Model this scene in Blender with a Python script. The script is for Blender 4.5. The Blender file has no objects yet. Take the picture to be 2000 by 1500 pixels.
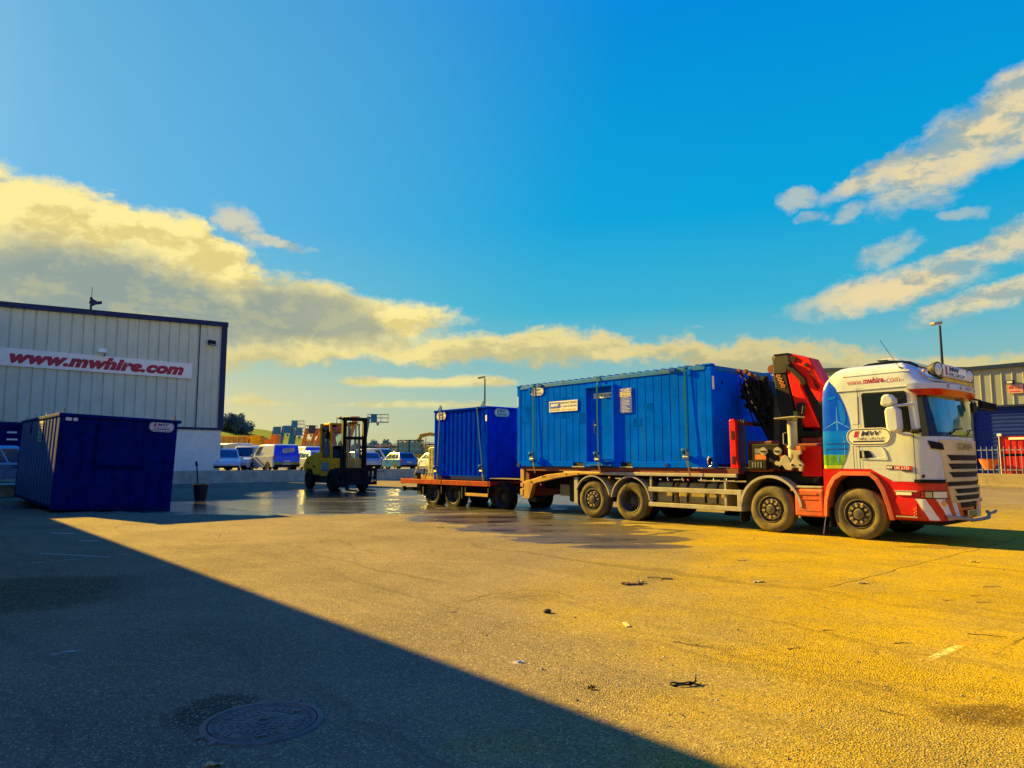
import bpy, bmesh, math, random
from mathutils import Vector, Matrix
from math import sin, cos, pi, radians as RAD
random.seed(7)
D = bpy.data
SC = bpy.context.scene
COL = SC.collection

# ---------------------------------------------------------------- camera
PITCH, CAMZ, FPX = 0.108, 1.601, 1377.0
cam = D.objects.new("camera", D.cameras.new("camera"))
COL.objects.link(cam)
cam.data.sensor_width = 36
cam.data.lens = FPX / 2000 * 36
cam.data.clip_start, cam.data.clip_end = 0.05, 4000
cam.location = (0, 0, CAMZ)
cam.rotation_euler = (pi / 2 + PITCH, 0, 0)
SC.camera = cam

# ---------------------------------------------------------------- light
EXPOSURE = 2.0
SUN_EL, SUN_X, SUN_Y = RAD(25), -0.80, 0.60
SC.view_settings.view_transform = 'Standard'
SC.view_settings.look = 'None'
SC.view_settings.exposure = EXPOSURE
SC.view_settings.gamma = 1
SC.view_settings.use_curve_mapping = False
sl = D.lights.new("sun", 'SUN')
sl.energy = 5.0
sl.angle = RAD(0.5)
sl.color = (1.0, 0.65, 0.065)
sun = D.objects.new("sun", sl)
COL.objects.link(sun)
SUNV = Vector((SUN_X * cos(SUN_EL), SUN_Y * cos(SUN_EL), sin(SUN_EL))).normalized()
sun.rotation_euler = (-SUNV).to_track_quat('-Z', 'Y').to_euler()

# ---------------------------------------------------------------- node helper
class NT:
    def __init__(self, tree):
        self.t = tree
        tree.nodes.clear()
    def n(self, typ, **kw):
        nd = self.t.nodes.new(typ)
        for k, v in kw.items():
            setattr(nd, k, v)
        return nd
    def put(self, sock, v):
        if v is None:
            return
        if hasattr(v, 'is_linked') or isinstance(v, bpy.types.NodeSocket):
            self.t.links.new(v, sock)
        else:
            if isinstance(v, (tuple, list)) and len(v) == 3 and sock.type == 'RGBA':
                v = (*v, 1)
            sock.default_value = v
    def m(self, op, a, b=None, c=None, clamp=False):
        nd = self.n('ShaderNodeMath', operation=op, use_clamp=clamp)
        for i, v in enumerate((a, b, c)):
            if v is not None:
                self.put(nd.inputs[i], v)
        return nd.outputs[0]
    def ss(self, x, a, b):
        nd = self.n('ShaderNodeMapRange', interpolation_type='SMOOTHSTEP')
        self.put(nd.inputs[0], x)
        if a <= b:
            nd.inputs[1].default_value, nd.inputs[2].default_value = a, b
            nd.inputs[3].default_value, nd.inputs[4].default_value = 0, 1
        else:
            nd.inputs[1].default_value, nd.inputs[2].default_value = b, a
            nd.inputs[3].default_value, nd.inputs[4].default_value = 1, 0
        return nd.outputs[0]
    def mix(self, f, a, b, blend='MIX'):
        nd = self.n('ShaderNodeMix', data_type='RGBA', blend_type=blend)
        self.put(nd.inputs[0], f)
        self.put(nd.inputs[6], a)
        self.put(nd.inputs[7], b)
        return nd.outputs[2]
    def noise(self, vec, scale, detail=4, rough=0.55, dist=0, dim='3D'):
        nd = self.n('ShaderNodeTexNoise', noise_dimensions=dim)
        self.put(nd.inputs['Vector'], vec)
        nd.inputs['Scale'].default_value = scale
        nd.inputs['Detail'].default_value = detail
        nd.inputs['Roughness'].default_value = rough
        nd.inputs['Distortion'].default_value = dist
        return nd.outputs[0]
    def ramp(self, f, stops, interp='LINEAR'):
        nd = self.n('ShaderNodeValToRGB')
        cr = nd.color_ramp
        cr.interpolation = interp
        while len(cr.elements) < len(stops):
            cr.elements.new(0.5)
        for e, (p, c) in zip(cr.elements, stops):
            e.position = p
            e.color = (*c, 1) if len(c) == 3 else c
        self.put(nd.inputs[0], f)
        return nd.outputs[0]
    def curve(self, x, pts, x0, x1, y0, y1):
        u = self.n('ShaderNodeMapRange')
        self.put(u.inputs[0], x)
        u.inputs[1].default_value, u.inputs[2].default_value = x0, x1
        nd = self.n('ShaderNodeFloatCurve')
        c = nd.mapping.curves[0]
        P = [((px - x0) / (x1 - x0), (py - y0) / (y1 - y0)) for px, py in pts]
        while len(c.points) < len(P):
            c.points.new(0.5, 0.5)
        for q, (a, b) in zip(c.points, P):
            q.location = (a, b)
            q.handle_type = 'VECTOR'
        nd.mapping.update()
        self.t.links.new(u.outputs[0], nd.inputs[1])
        return self.m('MULTIPLY_ADD', nd.outputs[0], y1 - y0, y0)
    def vscale(self, v, s):
        nd = self.n('ShaderNodeVectorMath', operation='MULTIPLY')
        self.put(nd.inputs[0], v)
        nd.inputs[1].default_value = s
        return nd.outputs[0]

def lin(r, g, b):
    f = lambda c: (c / 255 / 12.92) if c <= 10 else ((c / 255 + 0.055) / 1.055) ** 2.4
    return (f(r), f(g), f(b))

# ---------------------------------------------------------------- sky
def ray(x, y):
    a, u = (x - 1000) / FPX, (750 - y) / FPX
    c, s = cos(PITCH), sin(PITCH)
    return Vector((a, c - u * s, s + u * c))

def azel(x, y):
    r = ray(x, y).normalized()
    return math.degrees(math.atan2(r.x, r.y)), math.degrees(math.asin(r.z))

def build_world():
    w = D.worlds.new("World")
    SC.world = w
    w.use_nodes = True
    t = NT(w.node_tree)
    tc = t.n('ShaderNodeTexCoord')
    d = tc.outputs['Generated']
    sx = t.n('ShaderNodeSeparateXYZ')
    t.put(sx.inputs[0], d)
    x, y, z = sx.outputs
    az = t.m('MULTIPLY', t.m('ARCTAN2', x, y), 180 / pi)
    el = t.m('MULTIPLY', t.m('ARCSINE', z), 180 / pi)
    sky = t.n('ShaderNodeTexSky', sky_type='NISHITA')
    sky.sun_disc = False
    sky.sun_elevation = SUN_EL
    sky.sun_rotation = math.atan2(SUN_X, SUN_Y) % (2 * pi)
    sky.air_density, sky.dust_density, sky.ozone_density = 1.0, 1.2, 3.0
    hs = t.n('ShaderNodeHueSaturation')
    hs.inputs['Saturation'].default_value = 1.45
    hs.inputs['Value'].default_value = 0.5
    t.put(hs.inputs['Color'], sky.outputs[0])
    K = 1 / (0.1 * 2 ** EXPOSURE)          # display colour -> radiance at strength 0.1
    S = lambda r, g, b: tuple(v * K for v in lin(r, g, b))
    # clear air: brighter and greener towards the sun, deep azure away from it
    en = t.m('DIVIDE', el, 60, clamp=True)
    away = t.ramp(en, [(0.0, S(190, 190, 140)), (0.10, S(146, 190, 182)), (0.2, S(58, 178, 208)), (0.32, S(0, 164, 218)),
                       (0.55, S(0, 142, 218)), (1.0, (0.0, 0.17 * K, 1.2 * K))])
    near = t.ramp(en, [(0.0, S(250, 222, 130)), (0.07, S(226, 208, 138)), (0.13, S(170, 196, 170)), (0.2, S(122, 190, 205)), (0.3, S(86, 176, 220)),
                       (0.5, S(80, 168, 214)), (1.0, S(30, 130, 205))])
    sd = t.n('ShaderNodeVectorMath', operation='DOT_PRODUCT')
    t.put(sd.inputs[0], d)
    sd.inputs[1].default_value = SUNV
    f = t.ss(sd.outputs['Value'], 0.56, 0.95)
    away = t.mix(t.m('MULTIPLY', t.ss(sd.outputs['Value'], 0.05, -0.45), t.ss(el, 2, 14)), away, (0.012 * K, 0.17 * K, 0.82 * K, 1))
    air = t.mix(f, away, near)
    glow = t.m('MULTIPLY', t.ss(sd.outputs['Value'], 0.95, 1.0), 0.12)
    air = t.mix(glow, air, S(205, 225, 190))
    air = t.mix(0.05, air, hs.outputs[0])
    # clouds: directions are warped by turbulence so that every edge breaks up
    def nzc(scale, detail, zs):
        nd = t.n('ShaderNodeTexNoise')
        t.put(nd.inputs['Vector'], t.vscale(d, (1, 1, zs)))
        nd.inputs['Scale'].default_value = scale
        nd.inputs['Detail'].default_value = detail
        nd.inputs['Roughness'].default_value = 0.62
        sc = t.n('ShaderNodeSeparateColor')
        t.put(sc.inputs[0], nd.outputs['Color'])
        return [t.m('SUBTRACT', o_, 0.5) for o_ in sc.outputs]
    wA, wB, wC = nzc(6.0, 4, 1.8), nzc(19, 6, 1.5), nzc(60, 5, 1.4)
    def mad(*ts):
        r = None
        for v, k in ts:
            q = t.m('MULTIPLY', v, k)
            r = q if r is None else t.m('ADD', r, q)
        return r
    az0, el0 = az, el
    az = t.m('ADD', az0, mad((wA[0], 7.0), (wB[0], 5.0), (wC[0], 1.6)))
    el = t.m('ADD', el0, mad((wA[1], 2.2), (wB[1], 2.4), (wC[1], 1.1)))
    el_w = el
    n1 = t.noise(t.vscale(d, (1, 1, 2.1)), 7.5, 9, 0.6, 0.25)
    n2 = t.noise(t.vscale(d, (1, 1, 1.7)), 24, 8, 0.64, 0.35)
    n3 = t.noise(t.vscale(d, (1, 1, 4.5)), 5, 6, 0.55, 0.2)
    fl = t.m('ADD', t.m('MULTIPLY', t.m('SUBTRACT', n1, 0.5), 9.0), t.m('MULTIPLY', t.m('SUBTRACT', n2, 0.5), 8.0))
    def prof(pts):
        return sorted(azel(*p) for p in pts)
    def layer(top, bot, amp_t, amp_b, wt, wb, el=None):
        el = el_w if el is None else el
        T = [(-180, top[0])] + prof(top[1]) + [(180, top[2])]
        B = [(-180, bot[0])] + prof(bot[1]) + [(180, bot[2])]
        tt = t.curve(az, T, -180, 180, -10, 40)
        bb = t.curve(az, B, -180, 180, -10, 40)
        up = t.m('SUBTRACT', t.m('ADD', tt, t.m('MULTIPLY', fl, amp_t)), el)
        dn = t.m('SUBTRACT', el, t.m('ADD', bb, t.m('MULTIPLY', fl, amp_b)))
        return t.m('MULTIPLY', t.ss(up, -wt * 0.35, wt), t.ss(dn, -wb * 0.3, wb)), up, dn
    d1, up1, dn1 = layer((24, [(-300, 250), (0, 322), (130, 345), (290, 398), (400, 425), (470, 500), (540, 535), (660, 560), (760, 588), (890, 600), (935, 612), (960, 640)], -8),
                         (0, [(-300, 860), (0, 800), (440, 700), (560, 700), (760, 690), (850, 650), (930, 622), (960, 612)], -8), 0.34, 0.22, 1.1, 1.4)
    d2, up2, dn2 = layer((-8, [(380, 720), (430, 668), (520, 655), (690, 668), (780, 662), (880, 640), (1000, 645), (1150, 642), (1215, 660), (1240, 672), (1330, 652), (1400, 672), (1500, 655), (1600, 668), (1700, 690), (1850, 690), (2000, 684), (2300, 650)], 8),
                         (-8, [(380, 700), (430, 735), (520, 720), (690, 705), (800, 712), (1000, 716), (1220, 712), (1240, 716), (1330, 712), (1400, 770), (1500, 800), (2000, 800), (2300, 800)], 0), 0.15, 0.12, 0.8, 0.9)
    el_s = t.m('ADD', el0, mad((wA[1], .8), (wB[1], .5)))
    d3, up3, dn3 = layer((-8, [(630, 765), (685, 738), (740, 733), (800, 738), (900, 734), (990, 736), (1050, 758)], -8),
                         (-8, [(640, 735), (685, 752), (740, 755), (800, 757), (900, 758), (990, 754), (1040, 738)], -8), 0.07, 0.015, 0.35, 0.35, el_s)
    d4, up4, dn4 = layer((-8, [(400, 790), (440, 770), (520, 768), (600, 790), (680, 790), (720, 781), (930, 780), (1010, 797)], -8),
                         (-8, [(400, 775), (440, 792), (520, 790), (600, 792), (680, 797), (720, 798), (930, 798), (1010, 786)], -8), 0.07, 0.015, 0.4, 0.35, el_s)
    az_b = t.m('ADD', az0, mad((wA[0], 1.6), (wB[0], 2.4), (wC[0], 1.2)))
    el_b = t.m('ADD', el0, mad((wA[1], .7), (wB[1], 1.5), (wC[1], .9)))
    def blob(px, py, rx, ry, ang, amp=1.0, op=1.0):
        a0, e0 = azel(px, py)
        k = 1 / 24.5
        da = t.m('SUBTRACT', az_b, a0)
        de = t.m('SUBTRACT', el_b, e0)
        ca, sa = cos(RAD(ang)), sin(RAD(ang))
        p = t.m('DIVIDE', t.m('ADD', t.m('MULTIPLY', da, ca), t.m('MULTIPLY', de, sa)), rx * k)
        q = t.m('DIVIDE', t.m('SUBTRACT', t.m('MULTIPLY', de, ca), t.m('MULTIPLY', da, sa)), ry * k)
        r = t.m('ADD', t.m('MULTIPLY', p, p), t.m('MULTIPLY', q, q))
        r = t.m('SUBTRACT', r, t.m('MULTIPLY', fl, 0.20 * amp))
        return t.m('MULTIPLY', t.ss(r, 1.7, -0.1), op)
    blobs = [blob(1960, 195, 95, 30, 30, 1, .9), blob(1890, 280, 160, 48, 24, 1.0, 1), blob(1800, 322, 95, 34, 12, 1.0, .95), blob(1695, 342, 80, 18, 22, 1, .85),
             blob(1552, 388, 38, 17, 0, 1.4, .5), blob(1650, 413, 30, 14, 20, 1.4, .42), blob(1580, 425, 24, 10, 0, 1.4, .38), blob(1815, 390, 44, 17, 0, 1.5, .38), blob(1760, 388, 20, 8, 10, 1.5, .3),
             blob(1880, 418, 38, 11, 0, 1.5, .38), blob(1725, 495, 46, 20, 20, 1.4, .48), blob(1930, 485, 115, 19, 12, 1.2, .8), blob(1990, 468, 60, 28, 20, 1, .85),
             blob(1735, 567, 150, 31, 8, .8, 1), blob(1880, 527, 44, 14, 15, 1.2, .6), blob(1975, 568, 140, 22, 14, 1, .95), blob(545, 476, 60, 10, -8, 1.5, .65),
             blob(1740, 350, 66, 14, 10, 1.2, .6), blob(2010, 250, 80, 44, 10, 1, .95), blob(470, 440, 50, 22, -30, 1.2, .7)]
    db = blobs[0]
    for b in blobs[1:]:
        db = t.m('MAXIMUM', db, b)
    # colours: lit rims facing the sun, grey-green undersides
    warm_az = t.ss(az0, 26, -14)
    lit = t.mix(warm_az, S(228, 208, 148), S(255, 238, 158))
    # relief: density compared with density a little nearer the sun
    off = t.n('ShaderNodeVectorMath', operation='ADD')
    t.put(off.inputs[0], d)
    off.inputs[1].default_value = (-.016, .0, .014)
    nb = t.noise(t.vscale(off.outputs[0], (1, 1, 1.7)), 24, 8, 0.64, 0.35)
    nb1 = t.noise(t.vscale(off.outputs[0], (1, 1, 2.1)), 7.5, 9, 0.6, 0.25)
    emb = t.m('ADD', t.m('MULTIPLY', t.m('SUBTRACT', nb, n2), 1.0), t.m('MULTIPLY', t.m('SUBTRACT', nb1, n1), 2.2))
    dark = t.ss(emb, -.10, .26)
    lit = t.mix(t.m('MULTIPLY', dark, .85), lit, t.mix(warm_az, S(186, 182, 146), S(224, 204, 132)))
    shade1 = t.mix(t.ss(az0, -4, -28), S(168, 170, 142), S(146, 163, 156))
    shade1 = t.mix(t.m('MULTIPLY', t.ss(n1, .4, .66), .5), shade1, S(178, 182, 156))
    shade1 = t.mix(t.m('MULTIPLY', t.ss(emb, .0, -.24), .30), shade1, S(206, 200, 146))
    SB = [(-180, -9)] + prof([(-300, 410), (0, 440), (130, 452), (260, 478), (350, 515), (430, 555), (480, 560), (540, 538), (620, 560), (720, 582), (770, 630), (820, 700), (900, 800)]) + [(180, -9)]
    sb = t.m('SUBTRACT', t.curve(az, SB, -180, 180, -10, 40), t.m('ADD', el, t.m('MULTIPLY', fl, -.10)))
    low = t.ss(t.m('ADD', dn1, t.m('MULTIPLY', fl, 0.40)), 2.4, 0.5)
    sh1 = t.m('MULTIPLY', t.ss(sb, -.9, 2.0), t.m('SUBTRACT', 1, t.m('MULTIPLY', low, t.m('MULTIPLY', t.ss(az0, -26, -16), .75))))
    c1 = t.mix(sh1, lit, shade1)
    sh2 = t.m('MULTIPLY', t.ss(t.m('ADD', up2, t.m('MULTIPLY', fl, 0.35)), 0.7, 2.2), 0.7)
    c2 = t.mix(sh2, t.mix(warm_az, S(218, 202, 142), S(252, 232, 150)), t.mix(warm_az, S(165, 166, 132), S(186, 180, 132)))
    cb = t.mix(dark, S(236, 216, 166), S(170, 180, 168))
    c = t.mix(t.m('MULTIPLY', d4, .75), air, t.mix(0.3, lit, S(214, 204, 140)))
    c = t.mix(t.m('MULTIPLY', d3, .92), c, t.mix(0.2, lit, S(214, 204, 140)))
    c = t.mix(t.m('MULTIPLY', d2, .95), c, c2)
    c = t.mix(d1, c, c1)
    c = t.mix(db, c, cb)
    az, el = az0, el0
    # behind the camera: a few soft clouds so that reflections are not empty
    back = t.m('MULTIPLY', t.ss(n3, 0.52, 0.66), t.m('MULTIPLY', t.ss(t.m('ABSOLUTE', az), 60, 85), t.m('MULTIPLY', t.ss(el, 1, 6), t.ss(el, 45, 20))))
    c = t.mix(t.m('MULTIPLY', back, .8), c, S(200, 195, 160))
    bg = t.n('ShaderNodeBackground')
    t.put(bg.inputs[0], c)
    bg.inputs[1].default_value = 0.1
    o = t.n('ShaderNodeOutputWorld')
    t.t.links.new(bg.outputs[0], o.inputs[0])
build_world()
SC.cycles.max_bounces = 6

# ---------------------------------------------------------------- materials
def pm(name, col, rough=0.6, metal=0.0, var=0.12, scale=3.0, bump=0.0, bscale=60, spec=0.5, dirt=None, dirt_amt=0.5, coat=0.0, emis=None, streak=False, stretch=(1, 1, 1), panels=0, rust=0):
    m = D.materials.new(name)
    m.use_nodes = True
    t = NT(m.node_tree)
    tc = t.n('ShaderNodeTexCoord')
    v = tc.outputs['Object']
    vs = t.vscale(v, stretch)
    bs = t.n('ShaderNodeBsdfPrincipled')
    n = t.noise(vs, scale, 5, 0.6)
    lo = tuple(max(0, c * (1 - var)) for c in col)
    hi = tuple(min(1, c * (1 + var)) for c in col)
    c = t.mix(t.ss(n, 0.3, 0.7), lo, hi)
    if dirt:
        vd = t.vscale(v, (1, 1, 0.16)) if streak else v
        dn = t.noise(vd, 4.5 if streak else 2.2, 7, 0.68)
        f = t.m('MULTIPLY', t.ss(dn, 0.47, 0.74), dirt_amt)
        c = t.mix(f, c, dirt)
    t.put(bs.inputs['Base Color'], c)
    if panels:
        sp = t.n('ShaderNodeSeparateXYZ')
        t.put(sp.inputs[0], v)
        wn = t.n('ShaderNodeTexWhiteNoise', noise_dimensions='1D')
        t.put(wn.inputs['W'], t.m('FLOOR', t.m('DIVIDE', sp.outputs[0], panels)))
        c = t.mix(1.0, c, t.ramp(wn.outputs['Value'], [(0, (.78, .84, .86)), (1, (1.1, 1.05, 1.02))]), 'MULTIPLY')
    if rust:
        rz_ = t.noise(v, 5.5, 9, .78, .4)
        rs_ = t.noise(t.vscale(v, (1, 1, .10)), 9, 6, .7)
        fr_ = t.m('MAXIMUM', t.ss(rz_, .66, .70), t.m('MULTIPLY', t.ss(rs_, .64, .76), .55))
        c = t.mix(t.m('MULTIPLY', fr_, rust), c, (.07, .028, .012))
    rn = t.noise(v, scale * 2.3, 3)
    t.put(bs.inputs['Roughness'], t.m('ADD', rough, t.m('MULTIPLY', t.m('SUBTRACT', rn, 0.5), 0.25), clamp=True))
    bs.inputs['Metallic'].default_value = metal
    bs.inputs['Specular IOR Level'].default_value = spec
    if coat:
        bs.inputs['Coat Weight'].default_value = coat
        bs.inputs['Coat Roughness'].default_value = 0.08
    if emis:
        t.put(bs.inputs['Emission Color'], emis[0])
        bs.inputs['Emission Strength'].default_value = emis[1]
    if bump:
        b = t.n('ShaderNodeBump')
        b.inputs['Strength'].default_value = bump
        b.inputs['Distance'].default_value = 0.01
        t.put(b.inputs['Height'], t.noise(v, bscale, 4))
        t.t.links.new(b.outputs[0], bs.inputs['Normal'])
    o = t.n('ShaderNodeOutputMaterial')
    t.t.links.new(bs.outputs[0], o.inputs[0])
    return m

DUST = (0.22, 0.17, 0.09)
MT = {}
def M(key, *a, **k):
    MT[key] = pm(key, *a, **k)
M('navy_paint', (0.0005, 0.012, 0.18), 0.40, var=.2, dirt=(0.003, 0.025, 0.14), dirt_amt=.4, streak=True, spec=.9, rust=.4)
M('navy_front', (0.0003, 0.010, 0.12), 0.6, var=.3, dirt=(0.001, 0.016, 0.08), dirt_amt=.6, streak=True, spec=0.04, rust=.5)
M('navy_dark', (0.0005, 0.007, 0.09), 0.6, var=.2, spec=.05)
M('cabin_blue', (0.0005, 0.112, 0.88), 0.7, var=.16, scale=1.3, spec=0.0, dirt=(0.012, 0.13, 0.50), dirt_amt=.55, streak=True, panels=.265, rust=.35)
M('cabin_dark', (0.001, 0.05, 0.45), 0.6, var=.2, spec=.1)
M('cabin_patch', (0.0005, 0.085, 0.68), 0.7, var=.25, spec=0.0)
M('trailer_blue', (0.0003, 0.034, 0.58), 0.7, var=.18, spec=0.0, dirt=(0.004, 0.05, 0.34), dirt_amt=.55, streak=True, rust=.4)
M('lit_teal', (0.006, 0.15, 0.46), 0.6, var=.2, spec=.1, dirt=(0.10, 0.13, 0.14), dirt_amt=.45)  # roof and rail teal is sunlight painted into the colour
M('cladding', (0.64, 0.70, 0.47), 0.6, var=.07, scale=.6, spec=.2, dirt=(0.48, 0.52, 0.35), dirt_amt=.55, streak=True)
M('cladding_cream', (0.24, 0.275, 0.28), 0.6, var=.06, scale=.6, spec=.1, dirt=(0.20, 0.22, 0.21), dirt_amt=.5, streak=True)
M('fascia_white', (0.93, 0.93, 0.74), 0.5, var=.03, spec=.2)
M('clad_white', (0.86, 0.88, 0.66), 0.55, var=.06, scale=.5, spec=.3, dirt=(0.60, 0.60, 0.46), dirt_amt=.45)
M('navy_trim', (0.006, 0.022, 0.085), 0.45, var=.1, spec=.3)
M('sign_white', (0.68, 0.68, 0.64), 0.45, var=.05, dirt=(.45, .42, .33), dirt_amt=.4)
M('sign_beige', (0.55, 0.46, 0.33), 0.55, var=.08)
M('red_text', (0.42, 0.012, 0.035), 0.45, var=.05)
M('magenta_text', (0.36, 0.012, 0.10), 0.45, var=.05)
M('navy_text', (0.008, 0.014, 0.10), 0.45, var=.05)
M('white_text', (0.75, 0.75, 0.72), 0.5, var=.03)
M('blue_sign', (0.001, 0.06, 0.60), 0.5, var=.1, spec=.3)
M('concrete', (0.46, 0.46, 0.30), 0.9, var=.18, scale=1.4, bump=.4, bscale=25, spec=.1, dirt=(.22, .22, .15), dirt_amt=.6)
M('concrete_warm', (0.34, 0.27, 0.15), 0.9, var=.15, scale=1.4, bump=.4, bscale=25, dirt=(.2, .15, .08), dirt_amt=.5)
M('rubber', (0.012, 0.011, 0.011), 0.9, var=.25, bump=.3, bscale=40, spec=.15)
M('tyre_dusty', (0.13, 0.105, 0.05), 0.95, var=.3, scale=5, bump=.3, bscale=50, spec=.1, dirt=(0.24, 0.185, 0.07), dirt_amt=.85)
M('black', (0.006, 0.006, 0.007), 0.65, var=.3, spec=.2)
M('black_gloss', (0.006, 0.007, 0.010), 0.12, var=.2, spec=.6)
M('chassis', (0.010, 0.009, 0.009), 0.75, var=.4, spec=.2, dirt=(.035, .027, .018), dirt_amt=.6)
M('steel', (0.38, 0.37, 0.35), 0.38, metal=.85, var=.15)
M('chrome', (0.50, 0.47, 0.42), 0.42, metal=.8, var=.1)
M('galv', (0.36, 0.34, 0.28), 0.55, metal=.15, var=.15, spec=.2, dirt=DUST, dirt_amt=.6)
M('sunlit_grey', (0.36, 0.28, 0.12), 0.8, var=.2, spec=.1, dirt=DUST, dirt_amt=.7)  # grey tanks; yellow sunlight painted into the base colour
M('rim_dusty', (0.28, 0.22, 0.09), 0.7, var=.3, dirt=(.05, .04, .03), dirt_amt=.5)
M('rim_dark', (0.045, 0.04, 0.032), 0.7, var=.3)
M('cab_white', (0.50, 0.55, 0.62), 0.25, var=.05, scale=1.2, coat=.3, spec=.35, streak=True, dirt=(.36, .32, .22), dirt_amt=.5)
M('cab_red', (0.50, 0.010, 0.005), 0.3, var=.12, coat=.2, spec=.3, dirt=(.24, .05, .02), dirt_amt=.5)
M('sunlit_red', (0.50, 0.075, 0.02), 0.6, var=.15, dirt=(.42, .20, .08), dirt_amt=.75)  # cab red turned orange: sunlight on it painted into the colour
M('deck_red', (0.16, 0.012, 0.010), 0.6, var=.3, dirt=(.10, .05, .03), dirt_amt=.6)
M('trailer_red', (0.36, 0.018, 0.006), 0.6, var=.3, spec=.15, dirt=(.12, .035, .012), dirt_amt=.7)
M('ramp_yellow', (0.42, 0.22, 0.04), 0.65, var=.2, dirt=(.20, .04, .015), dirt_amt=.7)
M('crane_red', (0.60, 0.006, 0.003), 0.4, var=.08, spec=.2)
M('crane_dark', (0.004, 0.004, 0.005), 0.55, var=.4, spec=.25, dirt=(.016, .010, .008), dirt_amt=.5)
M('rubber_fold', (0.035, 0.033, 0.031), 0.6, var=.3, spec=.2)
M('beige_metal', (0.36, 0.32, 0.22), 0.55, var=.15, dirt=(.16, .12, .06), dirt_amt=.5)
M('warn_yellow', (0.62, 0.32, 0.02), 0.5, var=.1)
M('warn_orange', (0.60, 0.16, 0.02), 0.5, var=.1)
M('glass_dark', (0.004, 0.007, 0.008), 0.06, var=.1, spec=.7)
M('glass_reflection', (0.02, 0.20, 0.19), 0.04, var=.25, scale=1.5, spec=1.0, coat=1.0)  # turquoise reflection painted into the dark screen's base colour
M('glass_blue', (0.015, 0.07, 0.10), 0.06, var=.2, spec=.6, coat=.3)
M('lens', (0.55, 0.58, 0.56), 0.12, var=.1, spec=.8, coat=1)
M('lens_red', (0.55, 0.01, 0.01), 0.2, var=.1, coat=.6)
M('lens_amber', (0.75, 0.28, 0.01), 0.2, var=.1, coat=.6)
M('livery_blue', (0.0005, 0.07, 0.95), 0.25, var=.18, scale=1.0, coat=.15, spec=.2)
M('livery_sky', (0.002, 0.15, 0.95), 0.25, var=.12, scale=1.0, coat=.15, spec=.2)
M('livery_light', (0.06, 0.34, 0.95), 0.3, var=.06, coat=.2, spec=.2)
M('livery_green', (0.10, 0.26, 0.012), 0.25, var=.3, scale=6, coat=.5)
M('livery_lime', (0.36, 0.42, 0.02), 0.25, var=.1, coat=.5)
M('strap_teal', (0.002, 0.11, 0.26), 0.8, var=.2, scale=20, spec=.05)
M('strap_rust', (0.10, 0.035, 0.02), 0.7, var=.2, scale=20)
M('fork_yellow', (0.80, 0.37, 0.002), 0.55, var=.15, spec=.12, dirt=(.28, .13, .005), dirt_amt=.45)
M('plant_orange', (0.60, 0.16, 0.012), 0.45, var=.15)
M('plant_yellow', (0.62, 0.32, 0.01), 0.5, var=.2, spec=.2, dirt=(.2, .09, .02), dirt_amt=.5)
M('plant_blue', (0.006, 0.15, 0.30), 0.5, var=.15, spec=.2)
M('plant_teal', (0.008, 0.08, 0.12), 0.5, var=.3, spec=.3)
M('plant_red', (0.42, 0.02, 0.02), 0.5, var=.2)
M('car_white', (0.56, 0.58, 0.60), 0.24, var=.04, coat=.5, spec=.4)
M('car_silver', (0.36, 0.38, 0.40), 0.28, metal=.4, var=.06, coat=.7)
M('car_blue', (0.03, 0.16, 0.42), 0.2, var=.08, coat=.8)
M('car_bluewhite', (0.36, 0.50, 0.62), 0.2, var=.06, coat=.8)
M('grass', (0.11, 0.17, 0.02), 0.95, var=.25, scale=.06, spec=.05)
M('bark', (0.055, 0.045, 0.035), 0.9, var=.3)
M('twig_wood', (0.10, 0.085, 0.06), 0.9, var=.3)
M('leaf_dark', (0.07, 0.15, 0.17), 0.9, var=.5, scale=.2, spec=.1)
M('door_blue', (0.0005, 0.02, 0.22), 0.6, var=.15, spec=.2)
M('skip_red', (0.50, 0.008, 0.010), 0.4, var=.1)
M('orange_tub', (0.72, 0.13, 0.015), 0.5, var=.1)
M('ibc_plastic', (0.60, 0.56, 0.14), 0.45, var=.15, spec=.3)
M('pallet', (0.36, 0.22, 0.05), 0.8, var=.25)
M('bucket_black', (0.010, 0.010, 0.012), 0.55, var=.2)
M('plate_yellow', (0.55, 0.48, 0.10), 0.5, var=.06)
M('pink_sign', (0.48, 0.25, 0.24), 0.6, var=.12)
M('iron', (0.095, 0.09, 0.078), 0.6, var=.35, scale=9, bump=.3, bscale=70, spec=.25, dirt=(.04, .035, .03), dirt_amt=.8)
M('stone_dark', (0.025, 0.022, 0.02), 0.9, var=.3, bump=.4)
M('mud', (0.10, 0.055, 0.018), 0.95, var=.4, scale=20, bump=.6)
M('paper', (0.52, 0.42, 0.18), 0.85, var=.2, scale=15, spec=.1)
M('pebble', (0.20, 0.185, 0.16), 0.85, var=.6, scale=3)
M('interior', (0.02, 0.022, 0.024), 0.8, var=.2)
M('dusty_tube', (0.30, 0.26, 0.20), 0.65, var=.2, spec=.1)
M('hivis', (0.50, 0.55, 0.02), 0.7, var=.15, scale=9)
M('gold_letter', (0.20, 0.14, 0.03), 0.4, metal=.6, var=.2)
M('cab_pane', (0.16, 0.30, 0.22), 0.15, var=.5, scale=2.0, spec=.4)  # opaque panes; bright light seen through them painted into the colour
M('cab_front_bounce', (0.66, 0.54, 0.26), 0.4, var=.08, scale=2, spec=.2, dirt=(.46, .32, .08), dirt_amt=.7)  # white grille and front; yellow light off the ground painted in as colour
M('fence_steel', (0.26, 0.30, 0.34), 0.5, var=.15, spec=.2)
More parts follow.
